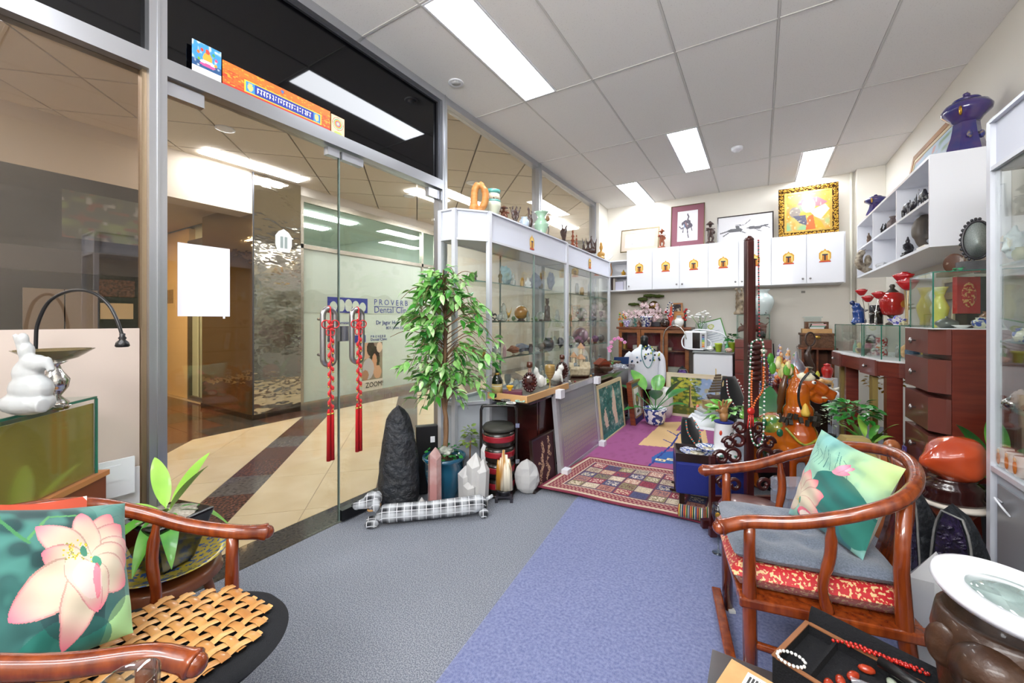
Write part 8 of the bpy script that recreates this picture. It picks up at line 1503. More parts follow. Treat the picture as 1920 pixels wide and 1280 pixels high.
# velvet busts with necklaces
VEL=mat('black_velvet','0c0d10',.95,sheen=.4)
def vbust(label,p,h,w_,cols,nl,cat='jewellery stand',rz=FACE):
    t=thing('velvet_bust',label,cat,p,rz); part('board',MB().surf(lambda u,v:((u-.5)*w_*(1-.55*v**2),.03*math.cos(math.pi*(u-.5))*-1+.09*v,h*v),12,10),VEL,t,thick=.012)
    part('easel',MB().box((0,.06,h*.4),(.02,.008,h*.8),rx=-.12),BLACKW,t)
    strand('necklace',nl,'necklace',spl([(-w_*.2,.04,h*.95),(-w_*.3,-.02,h*.6),(-w_*.12,-.055,h*.3),(0,-.06,h*.22),(w_*.12,-.055,h*.3),(w_*.3,-.02,h*.6),(w_*.2,.04,h*.95)],5),.006,cols,p).rotation_euler.z=rz
vbust('black velvet necklace bust rising behind the pothos plant',ad(1378,3.0,.47),.30,.20,[mat('maroon_bead','7a1f2c',.25,coat=.5),WPORC],'maroon and white bead necklace on the taller velvet bust'); vbust('smaller black velvet bust left of the enamel jug',Vector((-.39,2.97,.3305)),.19,.14,[mat('turq'),mat('coral_pink','d8745c',.3,coat=.4)],'turquoise and coral bead necklace on the smaller velvet bust')
t=thing('white_display_table','low white table behind the blue cloth table','table',(-.1,3.22,0)); part('top',MB().bb(-.36,.07,-.19,.19,.45,.469),WHITE,t)
for x in (-.33,.04):
    for y in (-.16,.16): part('leg',MB().bb(x-.02,x+.02,y-.02,y+.02,.001,.45),WHITE,t)
W1=.4695
def ms(px,d,z): return ad(px,d,z)
# junk ship model
p=ms(1343,3.06,W1+.13); k=mpp(p); t=thing('junk_ship','model junk ship with ribbed brown sails','ship model',p,FACE); part('hull',MB().tube(spl([(-.07,0,.03),(-.03,0,.012),(.03,0,.012),(.08,0,.045)],4),[.008,.022,.022,.010],10),mat('ship_hull','4a3f3a',.6),t)
SAIL=mat('sail_brown','5e5244',.7)
for i in range(7): z=.06+.02*i; w_=.05*(1-.09*i); part('sail_batten',MB().box((-.01+.004*i,0,z),(2*w_,.004,.017),rx=.25,ry=-.05),SAIL,t)
part('mast',MB().tube([(0,.006,.02),(.0,.006,.23)],.004,6).tube([(.05,.0,.03),(.055,0,.14)],.003,6),mat('mast_tan','b8a070',.5),t); part('jib',MB().surf(lambda u,v:(.045+.035*u*(1-v),-.004,.04+.09*v),4,6),mat('sail_cream','d0bf8c',.6),t,thick=.002)
one('wooden_box','pale wooden box under the junk ship','box',MB().bb(-.055,.055,-.04,.04,0,.05).bb(-.058,.058,-.043,.043,.05,.062),mat('pale_box_wood','8f7650',.5,var='a58c64',vs=12),ms(1335,3.03,W1+.0625),FACE,bev=.002)
for i,(px,z,c,w_,l) in enumerate(((1328,0,'e4e6ea',.20,'wide white tray at the bottom of the stack left of the jug'),(1328,.021,'b9c0c6',.16,'grey tray in the middle of the stack left of the jug'),(1330,.042,'a5a8a2',.14,'grey green tray on top of the stack left of the jug'))): one('stacked_tray',l,'tray',MB().bb(-w_/2,w_/2,-.06,.06,0,.019),mat('tray_'+c,c,.5),ms(px,3.03,W1+z),FACE,bev=.003)
one('salmon_case','small salmon pink rounded case at the left of the tray stack','case',MB().tube([(0,0,0),(0,0,.055),(0,0,.068)],[.019,.019,.01],12,flat=.5),mat('salmon','e07a6a',.4),ms(1308,3.15,W1),FACE)
# pothos
t=thing('pothos_plant','bright green trailing pothos between the jug and the post','plant',ms(1372,2.93,W1),0); t.location.y=2.96+.12; part('pot',lt('pot',.10,.09),BLKP,t); R_=random.Random(12); bush(t,(0,0,.10),(.15,.10,.075),52,leafmesh('leaf',.07,.05,mat('pothos','4fa838',.35,var='9ac860',vs=9,coat=.3)),R_)
# ---- tall post with fretwork base
PSX=Vector((-.052,2.56,RZ)); PS=mat('post_wood','2f0f0e',.3,coat=.5,var='451613',vs=6,stretch=(3,3,.5)); FC=FACE
t=thing('post_stand','tall dark red wooden post on a fretwork base, standing mid-shop','stand',PSX,FC)
part('post',MB().prism([(-.02,-.018),(.02,-.018),(.02,.018),(-.02,.018)],.02,1.60),PS,t,bev=.005); part('post_cap',MB().lathe([(.026,1.60),(.024,1.61),(.01,1.625),(0,1.627)],4,a0=math.pi/4),PS,t)
part('ledge',MB().bb(.0205,.03,-.012,.012,.75,1.5),PS,t)
for s in (1,-1):
    b=MB()
    def sc_(x,z,r_,n_=14,a0=0,tk=.011): b.tube([(s*(x+r_*math.cos(a0+a*.45)*(1-a*.035)),0,z+r_*math.sin(a0+a*.45)*(1-a*.035)) for a in range(n_)],tk,7)
    b.bb(min(s*.03,s*.20),max(s*.03,s*.20),-.014,.014,.02,.06).bb(min(s*.19,s*.215),max(s*.19,s*.215),-.012,.012,.02,.42).bb(min(s*.03,s*.20),max(s*.03,s*.20),-.010,.010,.17,.20).bb(min(s*.03,s*.2),max(s*.03,s*.2),-.010,.010,.33,.36)
    for x,z,r_ in ((.07,.10,.03),(.14,.11,.035),(.08,.26,.035),(.145,.27,.035),(.085,.42,.045),(.155,.41,.04),(.06,.50,.038),(.11,.49,.034),(.05,.57,.032)): sc_(x,z,r_,16)
    part('fretwork_wing',b,PS,t)
part('foot_block',MB().bb(-.24,.24,-.06,-.03,0,.05).bb(-.24,.24,.03,.06,0,.05).bb(-.05,.05,-.1,.1,0,.02),PS,t,bev=.005)
p=PSX+Vector((0,0,0)); f_=Vector((sn*0,0,0)); 
def onpost(x,y,z): return PSX+Matrix.Rotation(FC,3,'Z')@Vector((x,y,z))
t=thing('bracelet_rack','ridged dark wooden bracelet rack fixed on the front of the post','rack',onpost(0,-.045,.80),FC); part('back_board',MB().bb(-.028,.028,0,.02,-.16,.24),PS,t)
for i in range(7): part('roll',MB().tube([(-.03,-.004,.05+.028*i),(.03,-.004,.05+.028*i)],.014,10),PS,t)
def ndl(name,lab,P,r,cols,o): s=strand(name,lab,'necklace',P,r,cols,o); s.rotation_euler.z=FC; return s
GP=mat('green_bead','1f6a48',.25,coat=.5)
ndl('green_necklace','long green and pearl bead necklace hanging from the bracelet rack',spl([(-.03,-.03,.245),(-.038,-.03,.1),(-.04,-.025,-.1),(-.03,-.03,-.26),(.0,-.035,-.30),(.03,-.03,-.26),(.04,-.025,-.1),(.038,-.03,.1),(.03,-.03,.245),(0,-.035,.26),(-.03,-.03,.245)],5),.0055,[GP,WPORC],onpost(0,-.045,.80))
ndl('amber_necklace','orange amber bead necklace with a red pendant on the post',spl([(.028,-.04,.12),(.02,-.045,.0),(-.02,-.05,-.06),(-.035,-.045,-.1),(-.04,-.045,-.0),(-.034,-.04,.1)],5),.0065,[mat('amber_bead','c8642a',.2,coat=.5)],onpost(0,-.045,.80))
one('red_pendant','large round red pendant on the amber necklace','pendant',MB().ell((0,0,0),(.02,.012,.02)).tube([(-.01,0,-.02),(-.018,0,-.09)],.004,5).tube([(.0,0,-.02),(-.002,0,-.09)],.004,5).tube([(.01,0,-.02),(.012,0,-.08)],.004,5),CORAL,onpost(-.045,-.095,.685),FC)
ndl('red_necklace','thin red and black bead string hanging along the right edge of the post',spl([(.034,-.02,.74),(.036,-.02,.45),(.042,-.02,.1),(.045,-.02,-.02)],4),.005,[mat('bead_red2','a82a34',.3),mat('bead_blk','1a1a1c',.3)],onpost(0,-.01,.86))
# second stand with blue beads
p=ms(1431,3.2,0); t=thing('necklace_stand','rosewood neck shaped stand loaded with strings of blue beads','jewellery stand',p,FACE); part('neck',MB().tube(spl([(0,0,.02),(0,0,.5),(0,0,.78),(0,0,.93)],5),[.014,.014,.016,.026],12,flat=.6),REDW,t); part('shell_cap',MB().ell((0,0,.95),(.03,.02,.02),nz=.3),mat('shell_cap','c9c4b0',.4),t); part('base',MB().lathe([(.09,0),(.085,.02),(.02,.03)],20),BLACKW,t)
for i,(dx,c) in enumerate((( -.034,'3a4a8a'),(.034,'26306a'),(-.048,'b9bccb'),(.05,'8a8aa0'))):
    s=strand('bead_string',['royal blue bead string at the left of the rosewood neck stand','dark blue bead string at the right of the rosewood neck stand','pale bead string, outermost left on the rosewood neck stand','grey bead string, outermost right on the rosewood neck stand'][i],'necklace',spl([(dx*.5,-.015,.91),(dx,-.02,.82),(dx*1.05,-.025,.66),(dx*.8,-.025,.58)],5),.0085,[mat('bd'+c,c,.25,coat=.5),SIL],p,'bead strings on the neck stand'); s.rotation_euler.z=FACE
# ---- glazed horse
AM=mat('amber_glaze','a84a0c',.12,coat=1,var='cf7418',vs=5,ramp=(.45,.75),detail=4); CRM=mat('cream_glaze','e8dfc0',.15,coat=.8); YG=mat('yellow_green_glaze','b8a028',.15,coat=.8,var='3f7a3a',vs=18)
p=ms(1492,2.62,.001); t=thing('glazed_horse','large amber glazed ceramic horse with cream forehead and floral crown','statue',p,FACE-.15)
b=MB().ell((-.06,.12,.42),(.13,.20,.15)).ell((.0,-.02,.43),(.115,.13,.15)).tube(spl([(.0,0,.46),(.005,-.02,.58),(-.005,-.03,.70),(.01,-.03,.78),(.02,-.03,.80)],5),[.10,.085,.066,.06,.06],16)
for x,y in ((-.06,-.06),(.07,-.06),(-.12,.26),(.02,.26)): b.tube(spl([(x,y,.38),(x,y+.01,.22),(x,y,.05),(x,y,.001)],4),[.06,.038,.03,.038],10)
part('body',b,AM,t,rem=.011)
h=MB().ell((.03,-.03,.80),(.075,.055,.06)).tube(spl([(.04,-.03,.80),(.11,-.035,.765),(.175,-.04,.725),(.20,-.04,.72)],5),[.058,.046,.036,.026],14).tube(spl([(.05,-.03,.745),(.10,-.035,.695),(.155,-.04,.69)],5),[.04,.028,.018],12).ell((.195,-.04,.735),(.022,.03,.018)).tube([(.0,-.01,.85),(-.01,-.01,.90)],[.02,.006],8).tube([(.03,-.06,.85),(.03,-.075,.90)],[.02,.006],8)
part('head',h,AM,t,rem=.006); part('forehead',MB().ell((.035,-.05,.835),(.055,.045,.032)),CRM,t); part('eye',MB().ell((.062,-.083,.806),(.015,.008,.012)),WPORC,t); part('pupil',MB().ell((.066,-.090,.806),(.006,.004,.006)),BLKP,t); part('nostril',MB().ell((.185,-.062,.742),(.008,.006,.007)),mat('dark_amber','5a2408',.3),t)
part('teeth',MB().bb(.12,.165,-.062,-.03,.705,.715),CRM,t); part('bridle',MB().tube(spl([(.03,-.09,.87),(-.02,-.095,.80),(-.03,-.09,.70),(-.01,-.10,.62)],5),.011,6,flat=.5),BLKP,t); part('bridle',MB().tube(spl([(.06,-.08,.86),(.10,-.06,.83),(.09,.0,.85)],5),.009,6),BLKP,t)
part('yellow_tassel',MB().lathe([(.022,0),(.026,.02),(.014,.06),(.006,.075),(0,.08)],10,at=(-.0,-.11,.60)),mat('tassel_yellow','d8b24a',.5),t); part('mane',MB().tube(spl([(-.06,.0,.84),(-.085,.0,.72),(-.09,.02,.58)],5),[.015,.022,.015],8),mat('mane_brown','5a3414',.3,coat=.6),t)
rb=random.Random(5)
for i in range(22): a=rb.uniform(-1.9,1.2); r_=.11; part('collar_tassel',MB().box((r_*math.cos(a-math.pi/2+.5),r_*math.sin(a-math.pi/2+.5)*.9-.02,.575+rb.uniform(-.03,.02)),(.022,.012,.035),rz=rb.uniform(0,3),rx=rb.uniform(-.6,.6)),mat('dark_tassel','2e2a22',.6),t)
part('saddle_cloth',MB().ell((-.09,.08,.485),(.10,.12,.075)),YG,t); part('green_stud',MB().ell((-.13,-.075,.48),(.02,.012,.026)),GP,t); part('green_stud',MB().ell((-.18,.02,.52),(.014,.016,.03)),GP,t); part('chest_strap',MB().tube(spl([(-.11,-.10,.52),(-.03,-.15,.43),(.07,-.13,.47)],5),.008,6),YG,t)
MG=mat('magnolia','efe9c8',.5,var='d8c86a',vs=12)
for i in range(13):
    a=rb.uniform(0,6.28); r_=rb.uniform(.02,.10); x,z=-.09+r_*math.cos(a),.87+r_*math.sin(a)*.9; part('magnolia_bud' if i%3 else 'magnolia_leaf',MB().ell((x,.02+rb.uniform(-.03,.03),z),(.018,.016,.03) if i%3 else (.022,.008,.04),8,6),MG if i%3 else LEAFM,t)
# big dark leaved plant behind post
t=thing('rubber_plant','plant with huge glossy dark leaves between the post and the horse','plant',ms(1440,2.87,.001)); part('pot',lt('pot',.16,.16),BLKP,t)
for a,el,L,W_ in ((2.2,1.7,.46,.17),(.6,2.2,.50,.17),(1.5,2.3,.5,.15),(3.3,1.4,.42,.17),(5.6,2.4,.46,.18),(4.4,1.6,.42,.17)): bigleaf(t,(0,0,.16),(.5*math.cos(a),.5*math.sin(a),el*.62),L,W_,mat('deep_leaf','17592a',.3,var='256f34',vs=5,coat=.5),.35,.3)
# ---- white side table further back with tusk
t=thing('white_side_table','white side table carrying the carved tusk','table',(.38,4.92,0)); TW=.50; part('top',MB().bb(-.24,.27,-.15,.15,TW-.06,TW),WHITE,t)
for x in (-.22,.25):
    for y in (-.13,.13): part('leg',MB().bb(x-.02,x+.02,y-.02,y+.02,.001,TW-.06),WHITE,t)
b=MB().tube(spl([(-.26,0,.045),(-.1,0,.05),(.06,0,.045),(.18,0,.03),(.27,0,.05),(.31,0,.085)],6),[.04,.045,.042,.032,.018,.004],14,flat=.8); one('carved_tusk','long white carved tusk lying on the white side table','carving',b,mat('tusk','ded8c6',.4,bump=1,bs=60,bdist=.01),(.36,4.85,TW+.0005))
def md(kd,px,d,z,hp,wp,m,nm,lb,cat,seed=1): 
    p=ad(px,d,z); return vas(kd,nm,lb,cat,p,hp,wp,m) if kd in PROF else fig(kd,nm,lb,cat,p,hp,wp,m,seed=seed)
HN=mat('honey_stone','c8843a',.25,coat=.5,var='e4c488',vs=10)
md('bull',1545,4.15,TW+.0005,20,40,HN,'honey_carving','honey coloured stone carving behind the tusk','carving'); 
t=thing('display_plinth','black plinth under the crowd of painted figures mid-shop','plinth',ad(1485,3.75,0),FACE); part('body',MB().bb(-.22,.24,-.12,.12,0.001,.60),BLACKW,t); part('top',MB().bb(-.24,.26,-.13,.13,.60,.618),mat('plinth_top','4a3a34',.5),t)
PZ=.6185
VERD=mat('verdigris_bronze','6f7062',.45,metal=.4,var='8a7a60',vs=9)
p=ad(1507,3.72,PZ); k=mpp(p); t=thing('bronze_pot','squat grey green bronze pot with a wide rim and copper ear','pot',p,FACE); part('body',MB().lathe([(12*k,0),(19*k,6*k),(20*k,14*k),(16*k,22*k),(11*k,25*k),(14*k,29*k),(15*k,30*k),(12*k,29*k),(9*k,24*k)],26),VERD,t); part('ear',MB().tube([(-20*k,0,18*k),(-26*k,0,14*k),(-24*k,0,4*k)],[3*k,4*k,3*k],8),mat('copper_pink','b07a60',.4,metal=.5),t)
md('cyl',1546,4.35,PZ-.07,2,2,BLACKW,'small_riser','small dark riser under the red glazed jar','stand')
rs_=[o for o in C.objects if o.name=='small_riser'][0]; bpy.data.objects.remove(rs_)
md('ginger',1551,4.2,TW+.10,27,19,REDG,'red_jar','glossy red ribbed ceramic jar right of the bronze pot','jar'); one('jar_riser','white riser block beneath the red glazed jar','stand',MB().bb(-.07,.07,-.05,.05,0,.099),WHITE,ad(1551,4.2,TW+.0005),FACE)
md('gourd',1533,4.2,TW+.0005,30,12,mat('lime_frog','9ab82c',.3,var='d8c04a',vs=20),'green_figurine','lime green and yellow figurine left of the red jar','figurine')
cols=['c8642c','3f7ab0','b8283c','e0a04a','d88a5a','4a8a5a','c9c9d6','a8522c','e8c8a0','6a4a8a']
names=['orange','blue','crimson','golden','salmon','green','silver','rust','ivory','violet']
spots=[(1464,0,60),(1473,-.04,46),(1458,-.08,34),(1480,.02,66),(1489,-.02,52),(1498,.05,54),(1470,.06,72),(1466,-.11,22),(1494,-.09,30),(1483,-.10,36)]
for i,(px,dy,hp) in enumerate(spots):
    p=ad(px,3.74,PZ)+Vector((-sn*dy,cs*dy,0)); c=cols[i]; k=mpp(p); t=thing('painted_figurine',names[i]+' painted figurine in the crowd of statues left of the bronze pot','figurine',p,FACE,'painted figurines on the black plinth')
    part('body',_norm(carve('stand' if i%3 else 'buddha',i),hp*k*.42,hp*k),mat('fig_'+c,c,.4,var=cols[(i+3)%10],vs=26,ramp=(.5,.56),coat=.3),t,rem=.006); part('head',MB().ell((0,-.012,hp*k*.87),(.014,.012,.018)),mat('skin_paint','e0b890',.5),t)
p=ad(1488,3.95,PZ); 
t=thing('silver_stupa','jewelled silver stupa on a white saucer among the painted figures','ornament',ad(1493,3.66,PZ),FACE); part('saucer',MB().lathe([(.02,0),(.11,.10),(.112,.105),(.0,.095)],24),WPORC,t); part('dome',MB().lathe([(.07,.105),(.075,.14),(.05,.20),(.02,.24),(.008,.29),(0,.3)],18),mat('jewelled','a8a8b4',.25,metal=.6,var='d88a7a',vs=50,ramp=(.6,.63)),t)
p=ad(1519,4.35,0); t=thing('loop_sculpture','slim dark sculpture with a tall loop rising before the open bookcase','sculpture',p,FACE); k=mpp(p); part('loop',MB().tube([(9*k*math.sin(a*math.pi/9),0,.92+17*k*(1-math.cos(a*math.pi/9))*.75) for a in range(18)],.009,8,close=True),mat('umber','3f2a20',.4,coat=.3),t); part('figure',MB().tube(spl([(0,0,.92),(-.03,0,.8),(.02,0,.68),(.0,0,.55),(.03,0,.3),(0,0,.02)],5),[.02,.035,.03,.035,.02],10),mat('umber'),t,rem=.009); part('base',lt('cyl',.16,.02),BLACKW,t)
fig('root','red_root','tangled dark red root carving left of the painted figures','carving',ad(1450,3.7,.42),52,38,mat('red_root','6a2420',.4,coat=.4),seed=17); t=thing('carving_plinth','dark block under the red root carving','plinth',ad(1450,3.7,0),FACE); part('block',MB().bb(-.1,.1,-.08,.08,.001,.4195),BLACKW,t)
# ================================================================ low stock under and before the counter
t=thing('stock_table','low black lacquer table crowded with small stock under the counter','table',(.33,3.35,0)); part('top',MB().bb(.03,.39,-.25,.42,.27,.29),BLACKW,t)
for x in (.06,.36):
    for y in (-.22,.39): part('leg',MB().bb(x-.02,x+.02,y-.02,y+.02,.001,.27),BLACKW,t)
SB=.2905
GB=mat('gilt_box_black','9a8048',.35,metal=.5,var='1c1812',vs=90,ramp=(.48,.54)); GS=mat('gilt_satin','c9b070',.35,metal=.4)
p=Vector((.545,3.25,SB)); 
def casket(label,p,w_,d_,h,m1,rz): t=thing('gilt_casket',label,'box',p,rz); part('body',MB().bb(-w_/2,w_/2,-d_/2,d_/2,.01,h*.62),m1,t); part('lid',MB().box((0,0,h*.82),(w_*.98,d_*.98,h*.36),tap=.8),GS,t); part('base',MB().bb(-w_*.53,w_*.53,-d_*.53,d_*.53,0,.01),GS,t); return t
casket('large black and gilt patterned casket, lowest of the gilt stack',Vector((.50,3.24,SB)),.20,.15,.10,GB,.25); casket('pale gold casket with a floral front on top of the large one',Vector((.50,3.24,SB+.1005)),.15,.105,.085,mat('pale_gilt_floral','c4b890',.4,var='7a9a50',vs=40,ramp=(.55,.6)),.25)
t=thing('small_fig_bonsai','leafy ficus bonsai with a bare dark trunk beside the counter leg','plant',Vector((.56,3.62,SB))); part('tray',MB().bb(-.09,.09,-.05,.05,0,.03),mat('tray_dark','2b2522',.4),t); part('trunk',MB().tube(spl([(0,0,.03),(.01,0,.10),(-.01,0,.2)],4).copy(),[.011,.007],7).tube([(-.01,0,.18),(-.08,0,.25)],.005,5).tube([(-.01,0,.18),(.08,0,.24)],.005,5),BARK,t); R_=random.Random(31); bush(t,(0,0,.27),(.15,.12,.085),120,leafmesh('leaf',.055,.04,mat('bonsai_leaf','1f7a2a',.35,var='4fa848',vs=12,coat=.4)),R_)
t=thing('peace_lily','narrow leafed green plant right of the gilt caskets','plant',Vector((.60,3.47,SB))); part('pot',lt('pot',.09,.07),BLKP,t)
for k in range(9): a=k*.7+.3; bigleaf(t,(0,0,.06),(.7*math.cos(a),.7*math.sin(a),1.0+.25*(k%3)),.22,.045,LEAFM if k%2 else LEAFL,.6,.3)
t=thing('wildflower_pot','pale small leaved plant left of the bonsai','plant',Vector((.43,3.70,SB))); part('pot',lt('pot',.08,.08),BLKP,t); bush(t,(0,0,.17),(.09,.07,.09),60,leafmesh('leaf',.028,.016,mat('sage_leaf','8fa878',.5,var='d8dccb',vs=14)),R_)
kit=[('duck_figurine','green and blue glazed duck at the left of the stock table','figurine','bird',.17,3.50,'2f7a4a','2b4a9a',.13,.11),('white_cup','small white and red figurine in front of the duck','figurine','turtle',.22,3.32,'e4ddd0','b03a3a',.06,.10),('black_teapot','black iron teapot behind the caskets','teapot','teapot',.50,3.47,'1c1c1e','2c2c30',.11,.13),('brown_gourd','peach coloured gourd right of the black teapot','gourd','gourd',.585,3.36,'c9926a','d8aa84',.12,.07),('teal_bowl','teal bowl at the back of the stock table','bowl','bowl',.33,3.70,'3f8a9a','2a6a7a',.06,.12),('red_carton','red box at the left front of the stock table','box','cyl',.12,3.22,'a81f2c','c02a38',.08,.12),('white_roll','pale rolled scroll lying across the stock table','scroll','cyl',.38,3.50,'d8d2c4','c4bba8',.03,.16),('dark_bowl','dark brown bowl between the duck and the caskets','bowl','bowl',.30,3.20,'3a2a22','54402f',.07,.16),('sea_shell','large tan sea shell at the front left of the stock table','shell','turtle',.17,3.15,'a08a66','6a5a44',.10,.15),('pink_pouch','crushed pink pouch behind the sea shell','pouch','rock',.10,3.38,'b8406a','d0688a',.09,.11)]
for nm,lb,cat,kd,x,y,c1,c2,h,w_ in kit:
    m_=mat('k_'+nm,c1,.35,var=c2,vs=20,coat=.3)
    if kd in PROF: one(nm,lb,cat,lt(kd,w_,h),m_,(.345+x*.5,y,SB))
    else: one(nm,lb,cat,_norm(carve(kd,3),w_,h),m_,(.345+x*.5,y,SB),FACE,rem=.006)
t=thing('pipe_carving','amber brown carved wood knot of rounded lobes behind the right armchair','carving',Vector((.60,2.97,.001)),FACE); KW=mat('knot_wood','8a4a24',.25,coat=.6,var='a8643a',vs=8)
part('trunk',MB().tube(spl([(0,0,0),(-.02,0,.2),(.0,0,.36),(.01,0,.46)],5),[.06,.05,.035,.04],12).ell((.02,0,.50),(.045,.035,.045)).ell((.05,0,.43),(.045,.04,.06)).ell((.07,0,.35),(.04,.03,.035)),KW,t,rem=.009)
# gold tree and figures seen under the counter
t=thing('gold_tree','small gold wire money tree under the counter','ornament',Vector((.86,4.3,.001))); part('trunk',MB().tube([(0,0,0),(0,0,.62)],.014,6),BARK,t); R_=random.Random(6); bush(t,(0,0,.68),(.16,.12,.1),90,leafmesh('leaf',.035,.022,mat('gold_leaf','d8a82a',.3,metal=.7)),R_)
fl3=MB()
for i,(x,y,c,l) in enumerate(((.92,3.85,'3f4a4c','grey stone lamp base on the floor under the counter'),(1.02,3.72,'5a7a7c','teal vase on the floor behind the counter leg'),(.98,4.1,'2a2a2a','black vase on the floor far under the counter'),(.84,4.0,'6a4a3a','brown jar on the floor under the counter drawers'))): one('floor_vase',l,'vase',lt(('jar','vase','bottle','urn')[i],.13,.42-.06*i),mat('fv'+c,c,.3,coat=.4),(x,y,.001))
# organisers and stools by the armchair
t=thing('organiser','clear plastic drawer organiser behind the right armchair','organiser',Vector((.135,2.30,.0125)),FACE); 
for i in range(3): part('drawer',MB().bb(-.07,.07,-.06,.06,.25+.062*i,.25+.062*i+.056),glass('clear_plastic','dfe6f2',1.5,.1,through=.75),t)
part('crate',MB().bb(-.075,.075,-.065,.065,0,.245),mat('crate_dark','23201f',.6),t); part('yellow_case',MB().bb(-.06,.06,-.08,-.0655,.14,.23),mat('tan_case','b8903a',.5),t)
t=thing('leather_pouf','round mauve brown leather stool top just beyond the grey seat pad','stool',Vector((-.03,2.24,.0125))); part('seat',MB().lathe([(.13,.26),(.15,.28),(.13,.31),(.06,.325),(0,.328)],28,sy=.8),mat('mauve_leather','6a4440',.35,coat=.3),t); part('column',MB().lathe([(.1,0),(.04,.03),(.03,.26)],16),BLACKW,t)
t=thing('wine_goblet','clear wine goblet standing left of the leather stool','goblet',ad(1347,2.05,.0125)); part('bowl',MB().lathe([(.03,0),(.028,.004),(.004,.01),(.004,.14),(.02,.16),(.034,.20),(.03,.25),(.028,.25),(.031,.2),(.0,.165)],22),CLEARG,t); part('gold_print',MB().ell((0,-.034,.205),(.012,.002,.014)),GOLD,t)
t=thing('incense_stand','thin upright incense rod on a small black stand','incense holder',ad(1265,2.74,RZ)); part('rod',MB().tube([(0,0,.03),(0,0,.33)],[.004,.0015],6),WIRE,t); part('base',MB().bb(-.03,.03,-.008,.008,0,.014).bb(-.02,.02,-.006,.006,.05,.064).bb(-.004,.004,-.004,.004,.014,.05),BLACKW,t)
one('white_tag','small white plastic tag dropped on the blue carpet','tag',MB().bb(-.012,.012,-.01,.01,0,.01),WPORC,at(1372,1147,Z=.0125),.4)
# red knot tassels on the door handles
RC=mat('red_cord','c8141c',.5,sheen=.3,bump=.4,bs=200); RT=mat('red_tassel','c4101a',.7,bump=.6,bs=300); GBD=mat('gold_bead','d8b05a',.25,metal=.8)
def knot(label,y):
    t=thing('knot_tassel',label,'tassel',(XL+.066,y,1.262)); R=random.Random(int(y*100))
    part('loop',MB().tube([(-.016+.017*math.cos(a*math.pi/6),0,-.0+.017*math.sin(a*math.pi/6)) for a in range(12)],.004,6,close=True).tube([(.0,0,-.012),(0,0,-.09)],.0035,6),RC,t)
    b=MB()
    for s in (1,-1):
        b.tube([(0,s*(.028+.026*math.cos(a*math.pi/7)),-.085+.022*math.sin(a*math.pi/7)) for a in range(14)],.0035,6,close=True); b.tube([(0,s*(.014+.012*math.cos(a*math.pi/6)),-.13+.018*math.sin(a*math.pi/6)) for a in range(12)],.003,6,close=True)
    for i in range(14): b.ell((R.uniform(-.004,.006),R.uniform(-.016,.016),-.06-R.uniform(0,.06)),(.007,.008,.008),6,5)
    part('endless_knot',b,RC,t); c=MB(); g=MB()
    for i in range(15):
        z=-.17-.0265*i; s=(-1)**i; c.tube([(0,0,z+.012),(.002,s*.012,z-.014)],[.004,.0085],7); c.ell((.003,s*.012,z-.010),(.008,.0085,.014),7,5); g.ell((.003,s*.014,z-.026),(.006,.006,.005),6,4)
    c.tube([(0,0,-.09),(0,0,-.57)],.004,6); part('firecracker_knots',c,RC,t,stuff=True); part('gold_beads',g,GBD,t,stuff=True)
    for s in (1,-1): a=part('tassel_skirt',MB().lathe([(.004,-.56),(.008,-.575),(.009,-.59),(.0095,-.60),(.0115,-.85),(.0,-.85)][::-1],12,at=(0,s*.0115,0)),RT,t); part('gold_ring',MB().lathe([(.0098,-.593),(.0102,-.588),(.0098,-.583)][::-1],12,at=(0,s*.0115,0)),GBD,a)
knot('red knotted firecracker tassel hanging on the left door handle',1.385); knot('red knotted firecracker tassel hanging on the right door handle',1.572)
# ================================================================ further small stock
t=thing('corner_plant','green leafy plant squeezed between the drawer tower and the near glass cabinet','plant',Vector((.95,2.74,.001))); part('pot',lt('pot',.16,.42),mat('dark_pot','2b2a2c',.4),t)
for k in range(9): a=k*.72; bigleaf(t,(0,0,.38),(.6*math.cos(a),.6*math.sin(a),.9+.35*(k%3)),.34,.08,LEAFD if k%2 else LEAFM,.6,.3)
one('speckled_strip','narrow purple speckled strip leaning on the drawer tower front','strip',MB().box((0,0,.22),(.012,.03,.44),ry=.05),mat('purple_speckle','4a3a78',.5,var='d8d4e8',vs=120,ramp=(.6,.64)),(.73,3.3,.002),.1)
for i,(px,kd,h,w_,lab) in enumerate(((1066,'goblet',24,10,'leftmost clear goblet'),(1076,'jar',26,13,'clear jar second from the left'),(1088,'urn',34,13,'clear urn in the middle'),(1100,'gourd',26,10,'clear gourd right of the urn'),(1112,'bottle',30,9,'clear flask second from the right'),(1124,'jar',20,11,'rightmost clear jar'))): vas(kd,'crystal_ornament',lab+' on the bottom shelf of the farther cabinet','glass ornament',ax(px,-1.80,SH[3]),h,w_,CLEARC,group='clear glass on the bottom shelf')
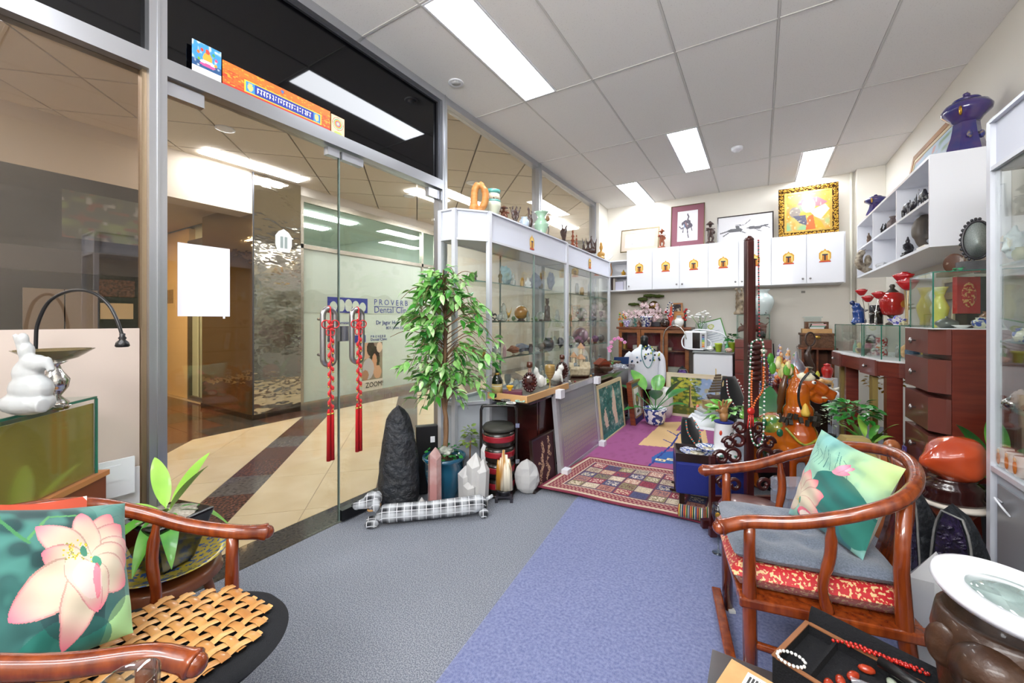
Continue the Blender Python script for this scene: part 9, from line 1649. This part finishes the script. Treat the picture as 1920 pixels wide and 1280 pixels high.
for i,(px,si,kd,h,w_,c,lab) in enumerate(((938,0,'stand',26,9,'gd','little brass figure between the shelf ends, top shelf'),(962,0,'gourd',24,11,'cl','clear gourd flask on the top shelf'),(990,0,'buddha',20,13,'wh','tiny white buddha on the top shelf'),(936,1,'ball',0,12,'cl','very small clear ball near the black dragon'),(990,1,'cr',20,7,'cl','clear crystal point beside the amber ball'),(1002,1,'turtle',10,13,'gr','small green turtle left of the bear'),(946,2,'cr',22,8,'pi','pink crystal point on the third shelf'),(995,2,'jar',16,11,'dk','dark lidded jar on the third shelf'),(1015,2,'ball',0,13,'gy','small grey ball left of the black jar'),(905,2,'jar',18,12,'br','brass jar just behind the cabinet post'),(1040,2,'urn',24,9,'cl','clear urn between the black stones'))):
    stock(-1.80 if px>1000 else -1.77,[(kd,px,si,h,w_,c,'shelf_ornament',lab,'ornament')],' in the nearer display cabinet','stock in the nearer display cabinet')
for i,(px,X,c,r_,lab) in enumerate(((1008,-1.42,'c8502c',.009,'orange nut on the desk behind the tray rim'),(1068,-1.46,'d8d0c0',.012,'white pebble on the desk before the ship'),(1078,-1.42,'8a2c34',.010,'dark red bead on the desk before the ship'),(1108,-1.43,'d8a05a',.012,'honey pebble between the ship and the low basket'),(1112,-1.46,'5a7a8a',.011,'blue grey pebble between the ship and the low basket'))): one('pebble',lab,'stone',MB().ell((0,0,r_*.7),(r_,r_*.8,r_*.7),8,6),mat('pb'+c,c,.3,coat=.4),ax(px,X,DZ+.0005))
# gold roundels woven on the red seat cushion
for k,(x,s) in enumerate(((.03,1),(.16,1),(.31,1))):
    rd_=MB()
    for r_ in (.021,.013): rd_.tube([(x+r_*math.cos(a*math.pi/8),.2065,.383+r_*math.sin(a*math.pi/8)) for a in range(16)],.0022,5,close=True)
    rd_.tube([(x-.012,.2065,.383),(x+.012,.2065,.383)],.002,5).tube([(x,.2065,.371),(x,.2065,.395)],.002,5)
    part('woven_roundel',rd_,mat('dark_roundel','2e1216',.6),[o for o in C.objects if o.name=='seat_cushion'][0])
# cords, notices and fittings
t=thing('cable','thin dark cable running down the wall beside the chest of drawers','cable',(DX1+.03,6.13,0)); part('cord',MB().tube(spl([(0,0,.9),(.02,0,.7),(.12,-.02,.66),(.22,0,.6),(.2,0,.05)],6),.006,6),BLKP,t)
for i,(x,y,l) in enumerate(((.30,6.1,'white carton on the floor between the chest of drawers and the open bookcase'),(.42,6.0,'smaller brown carton on the floor left of the open bookcase'))): one('floor_carton',l,'box',MB().bb(-.09+.02*i,.09-.02*i,-.08,.03,0,.22-.07*i),[WHITE,CARD][i],(x-.05,y-.1,.001),.1)
